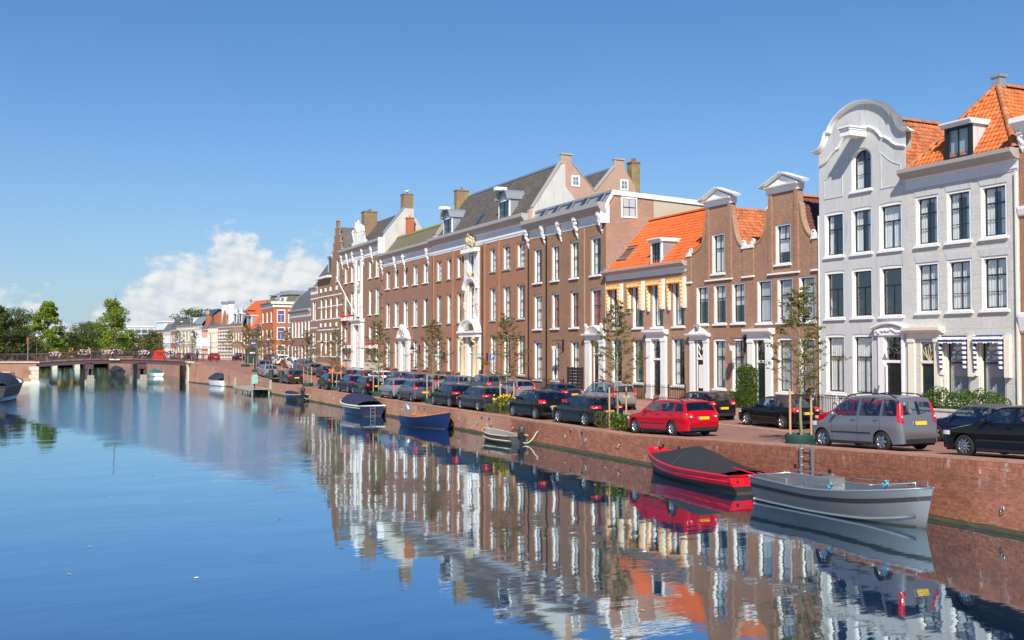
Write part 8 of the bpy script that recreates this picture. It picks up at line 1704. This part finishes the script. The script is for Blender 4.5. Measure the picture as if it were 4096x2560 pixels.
t = thing('letterbox', 'bright red street letterbox kiosk beyond the bridge railing', 'letterbox', (16.9, 159.0, 2.95)); mb = MB(); mb.box(-.9, .9, -.4, .4, 0, 1.35); mb.prism([(-.9, 1.35), (.9, 1.35), (.6, 1.6), (-.6, 1.6)], -.4, .4); mb.build('box', 'postbox_red', t); mb = MB(); mb.box(-.4, .4, -.43, -.4, .95, 1.05); mb.build('slot', 'under_body', t)
t = thing('delivery_truck', 'yellow box truck crossing behind the bridge railing', 'truck', (6.0, 250, 2.2), radians(4)); mb = MB(); mb.box(-1.6, 1.6, -1.1, 1.1, .7, 2.9); mb.build('box_body', 'truck_yellow', t); mb = MB(); mb.prism([(-1.65, .5), (-3.3, .5), (-3.3, 1.5), (-2.8, 2.3), (-1.65, 2.3)], -1.0, 1.0); mb.build('cab', 'black_paint', t)
for x in (1.0, -2.5):
    for y in (-1, 1): mb = MB(); mb.lathe([(0, -.12), (.42, -.12), (.42, .12), (0, .12)], 14, (x, y, .42), 'y'); mb.build('wheel', 'rubber', t)
# people on the bridge
def person(label, loc, rz, shirt, trousers, hair, stride=.18, lean=0.):
    t = thing('person', label, 'person', loc, rz)
    V = [(0, 0, .95), (0, .01, 1.15), (0, .0, 1.42), (0, .02, 1.52), (0, .05, 1.66), (0, .05, 1.76)]; E_s = [(0, 1), (1, 2), (2, 3), (3, 4), (4, 5)]; Rd = [.15, .14, .17, .06, .095, .07]
    def add(p, par, r_): V.append(p); Rd.append(r_); E_s.append((par, len(V) - 1)); return len(V) - 1
    for sg in (-1, 1):
        k = add((sg * .1, 0, .88), 0, .1); k = add((sg * .11, sg * stride * .5, .48), k, .07); k = add((sg * .11, sg * stride - .05, .09), k, .05); add((sg * .11, sg * stride + .12, .04), k, .04)
        k = add((sg * .2, 0, 1.42), 2, .065); k = add((sg * .25, -.04 - sg * .05, 1.14), k, .05); k = add((sg * .23, .12 - sg * .1, .93), k, .038)
        w_ = k
        for f in range(5): q = add((sg * (.235 + (f - 2) * .012), .15 - sg * .1 + (.0 if f else -.03), .88 - (f == 2) * .01), w_, .012); add((sg * (.235 + (f - 2) * .014), .165 - sg * .1, .83), q, .009)
    me = bpy.data.meshes.new('body'); me.from_pydata([(p[0], p[1] + lean * p[2] ** 2, p[2]) for p in V], E_s, []); me.materials.append(MATS['skin']); o = inst('body', me, t)
    sm = o.modifiers.new('skin', 'SKIN'); 
    for i, rr_ in enumerate(Rd): me.skin_vertices[0].data[i].radius = (rr_, rr_)
    me.skin_vertices[0].data[0].use_root = True; sv = o.modifiers.new('sub', 'SUBSURF'); sv.levels = sv.render_levels = 1
    L2 = lambda z: lean * z * z
    mb = MB(); mb.lathe([(.165, .9), (.17, 1.1), (.2, 1.35), (.19, 1.46), (.08, 1.52)], 12)
    for sg in (-1, 1): mb.tube([(sg * .16, 0, 1.45), (sg * .23, -.01, 1.3), (sg * .255, -.04 - sg * .05, 1.12)], [.085, .08, .07], 8)
    mb.v = [(p[0], p[1] * .8 + L2(p[2]), p[2]) for p in mb.v]; mb.build('shirt', shirt, t, smooth=True)
    mb = MB()
    for sg in (-1, 1): mb.tube([(sg * .09, 0, .98), (sg * .1, 0, .85), (sg * .11, sg * stride * .5, .48), (sg * .11, sg * stride - .05, .1)], [.13, .125, .09, .075], 8)
    mb.build('trousers', trousers, t, smooth=True); mb = MB(); mb.blob((0, .03 + L2(1.7), 1.72), (.095, .11, .1), 10, 7); mb.build('hair', hair, t, smooth=True)
person('person in a blue shirt and dark trousers walking at the bridge end', (21.2, 150.6, 2.95), .6, 'cloth_blue', 'cloth_dark', 'hair_dark')
person('person in a tan jacket leaning over beside the bridge flowers', (7.0, 151.2, 3.3), 1.4, 'cloth_tan', 'cloth_dark', 'hair_dark', .1, .12)
# gull on the chimney and drifting things on the water
t = thing('gull', 'small white gull standing on the tall chimney of the ornate house', 'bird', (42.0, 118.6, 24.32)); mb = MB(); mb.blob((0, 0, .32), (.22, .1, .11), 9, 6); mb.blob((.2, 0, .47), .07, 8, 5); mb.tube([(.1, 0, .36), (.19, 0, .46)], .05, 6); mb.tube([(-.18, 0, .33), (-.34, 0, .3)], [.05, .01], 5); mb.tube([(.0, .04, .24), (.0, .04, 0)], .012, 4); mb.tube([(.0, -.04, .24), (.0, -.04, 0)], .012, 4); mb.build('body', 'boat_white', t, smooth=True); mb = MB(); mb.tube([(.26, 0, .47), (.33, 0, .46)], [.02, .006], 5); mb.build('beak', 'plate_yellow', t)
r = random.Random(77)
lfm = [cached(('fl', i), lambda m: m.poly([(.05 * (1 + .3 * r.random()) * cos(a), .035 * (1 + .3 * r.random()) * sin(a), .004 + .006 * r.random()) for a in [k * pi / 3 for k in range(6)]]), 'floating_leaf', ('leaf_young', 'flower_white', 'rope_tan')[i]) for i in range(3)]
for i in range(46):
    y = 11 + 34 * r.random() ** 1.5; x = r.uniform(.0, .75) * y; x = min(x, 20.5); tag(inst('floating_leaf', lfm[i % 3], None, (x, y, .004), r.uniform(0, 6)), 'small leaf drifting on the calm canal water', 'leaf', 'leaves drifting on the water')
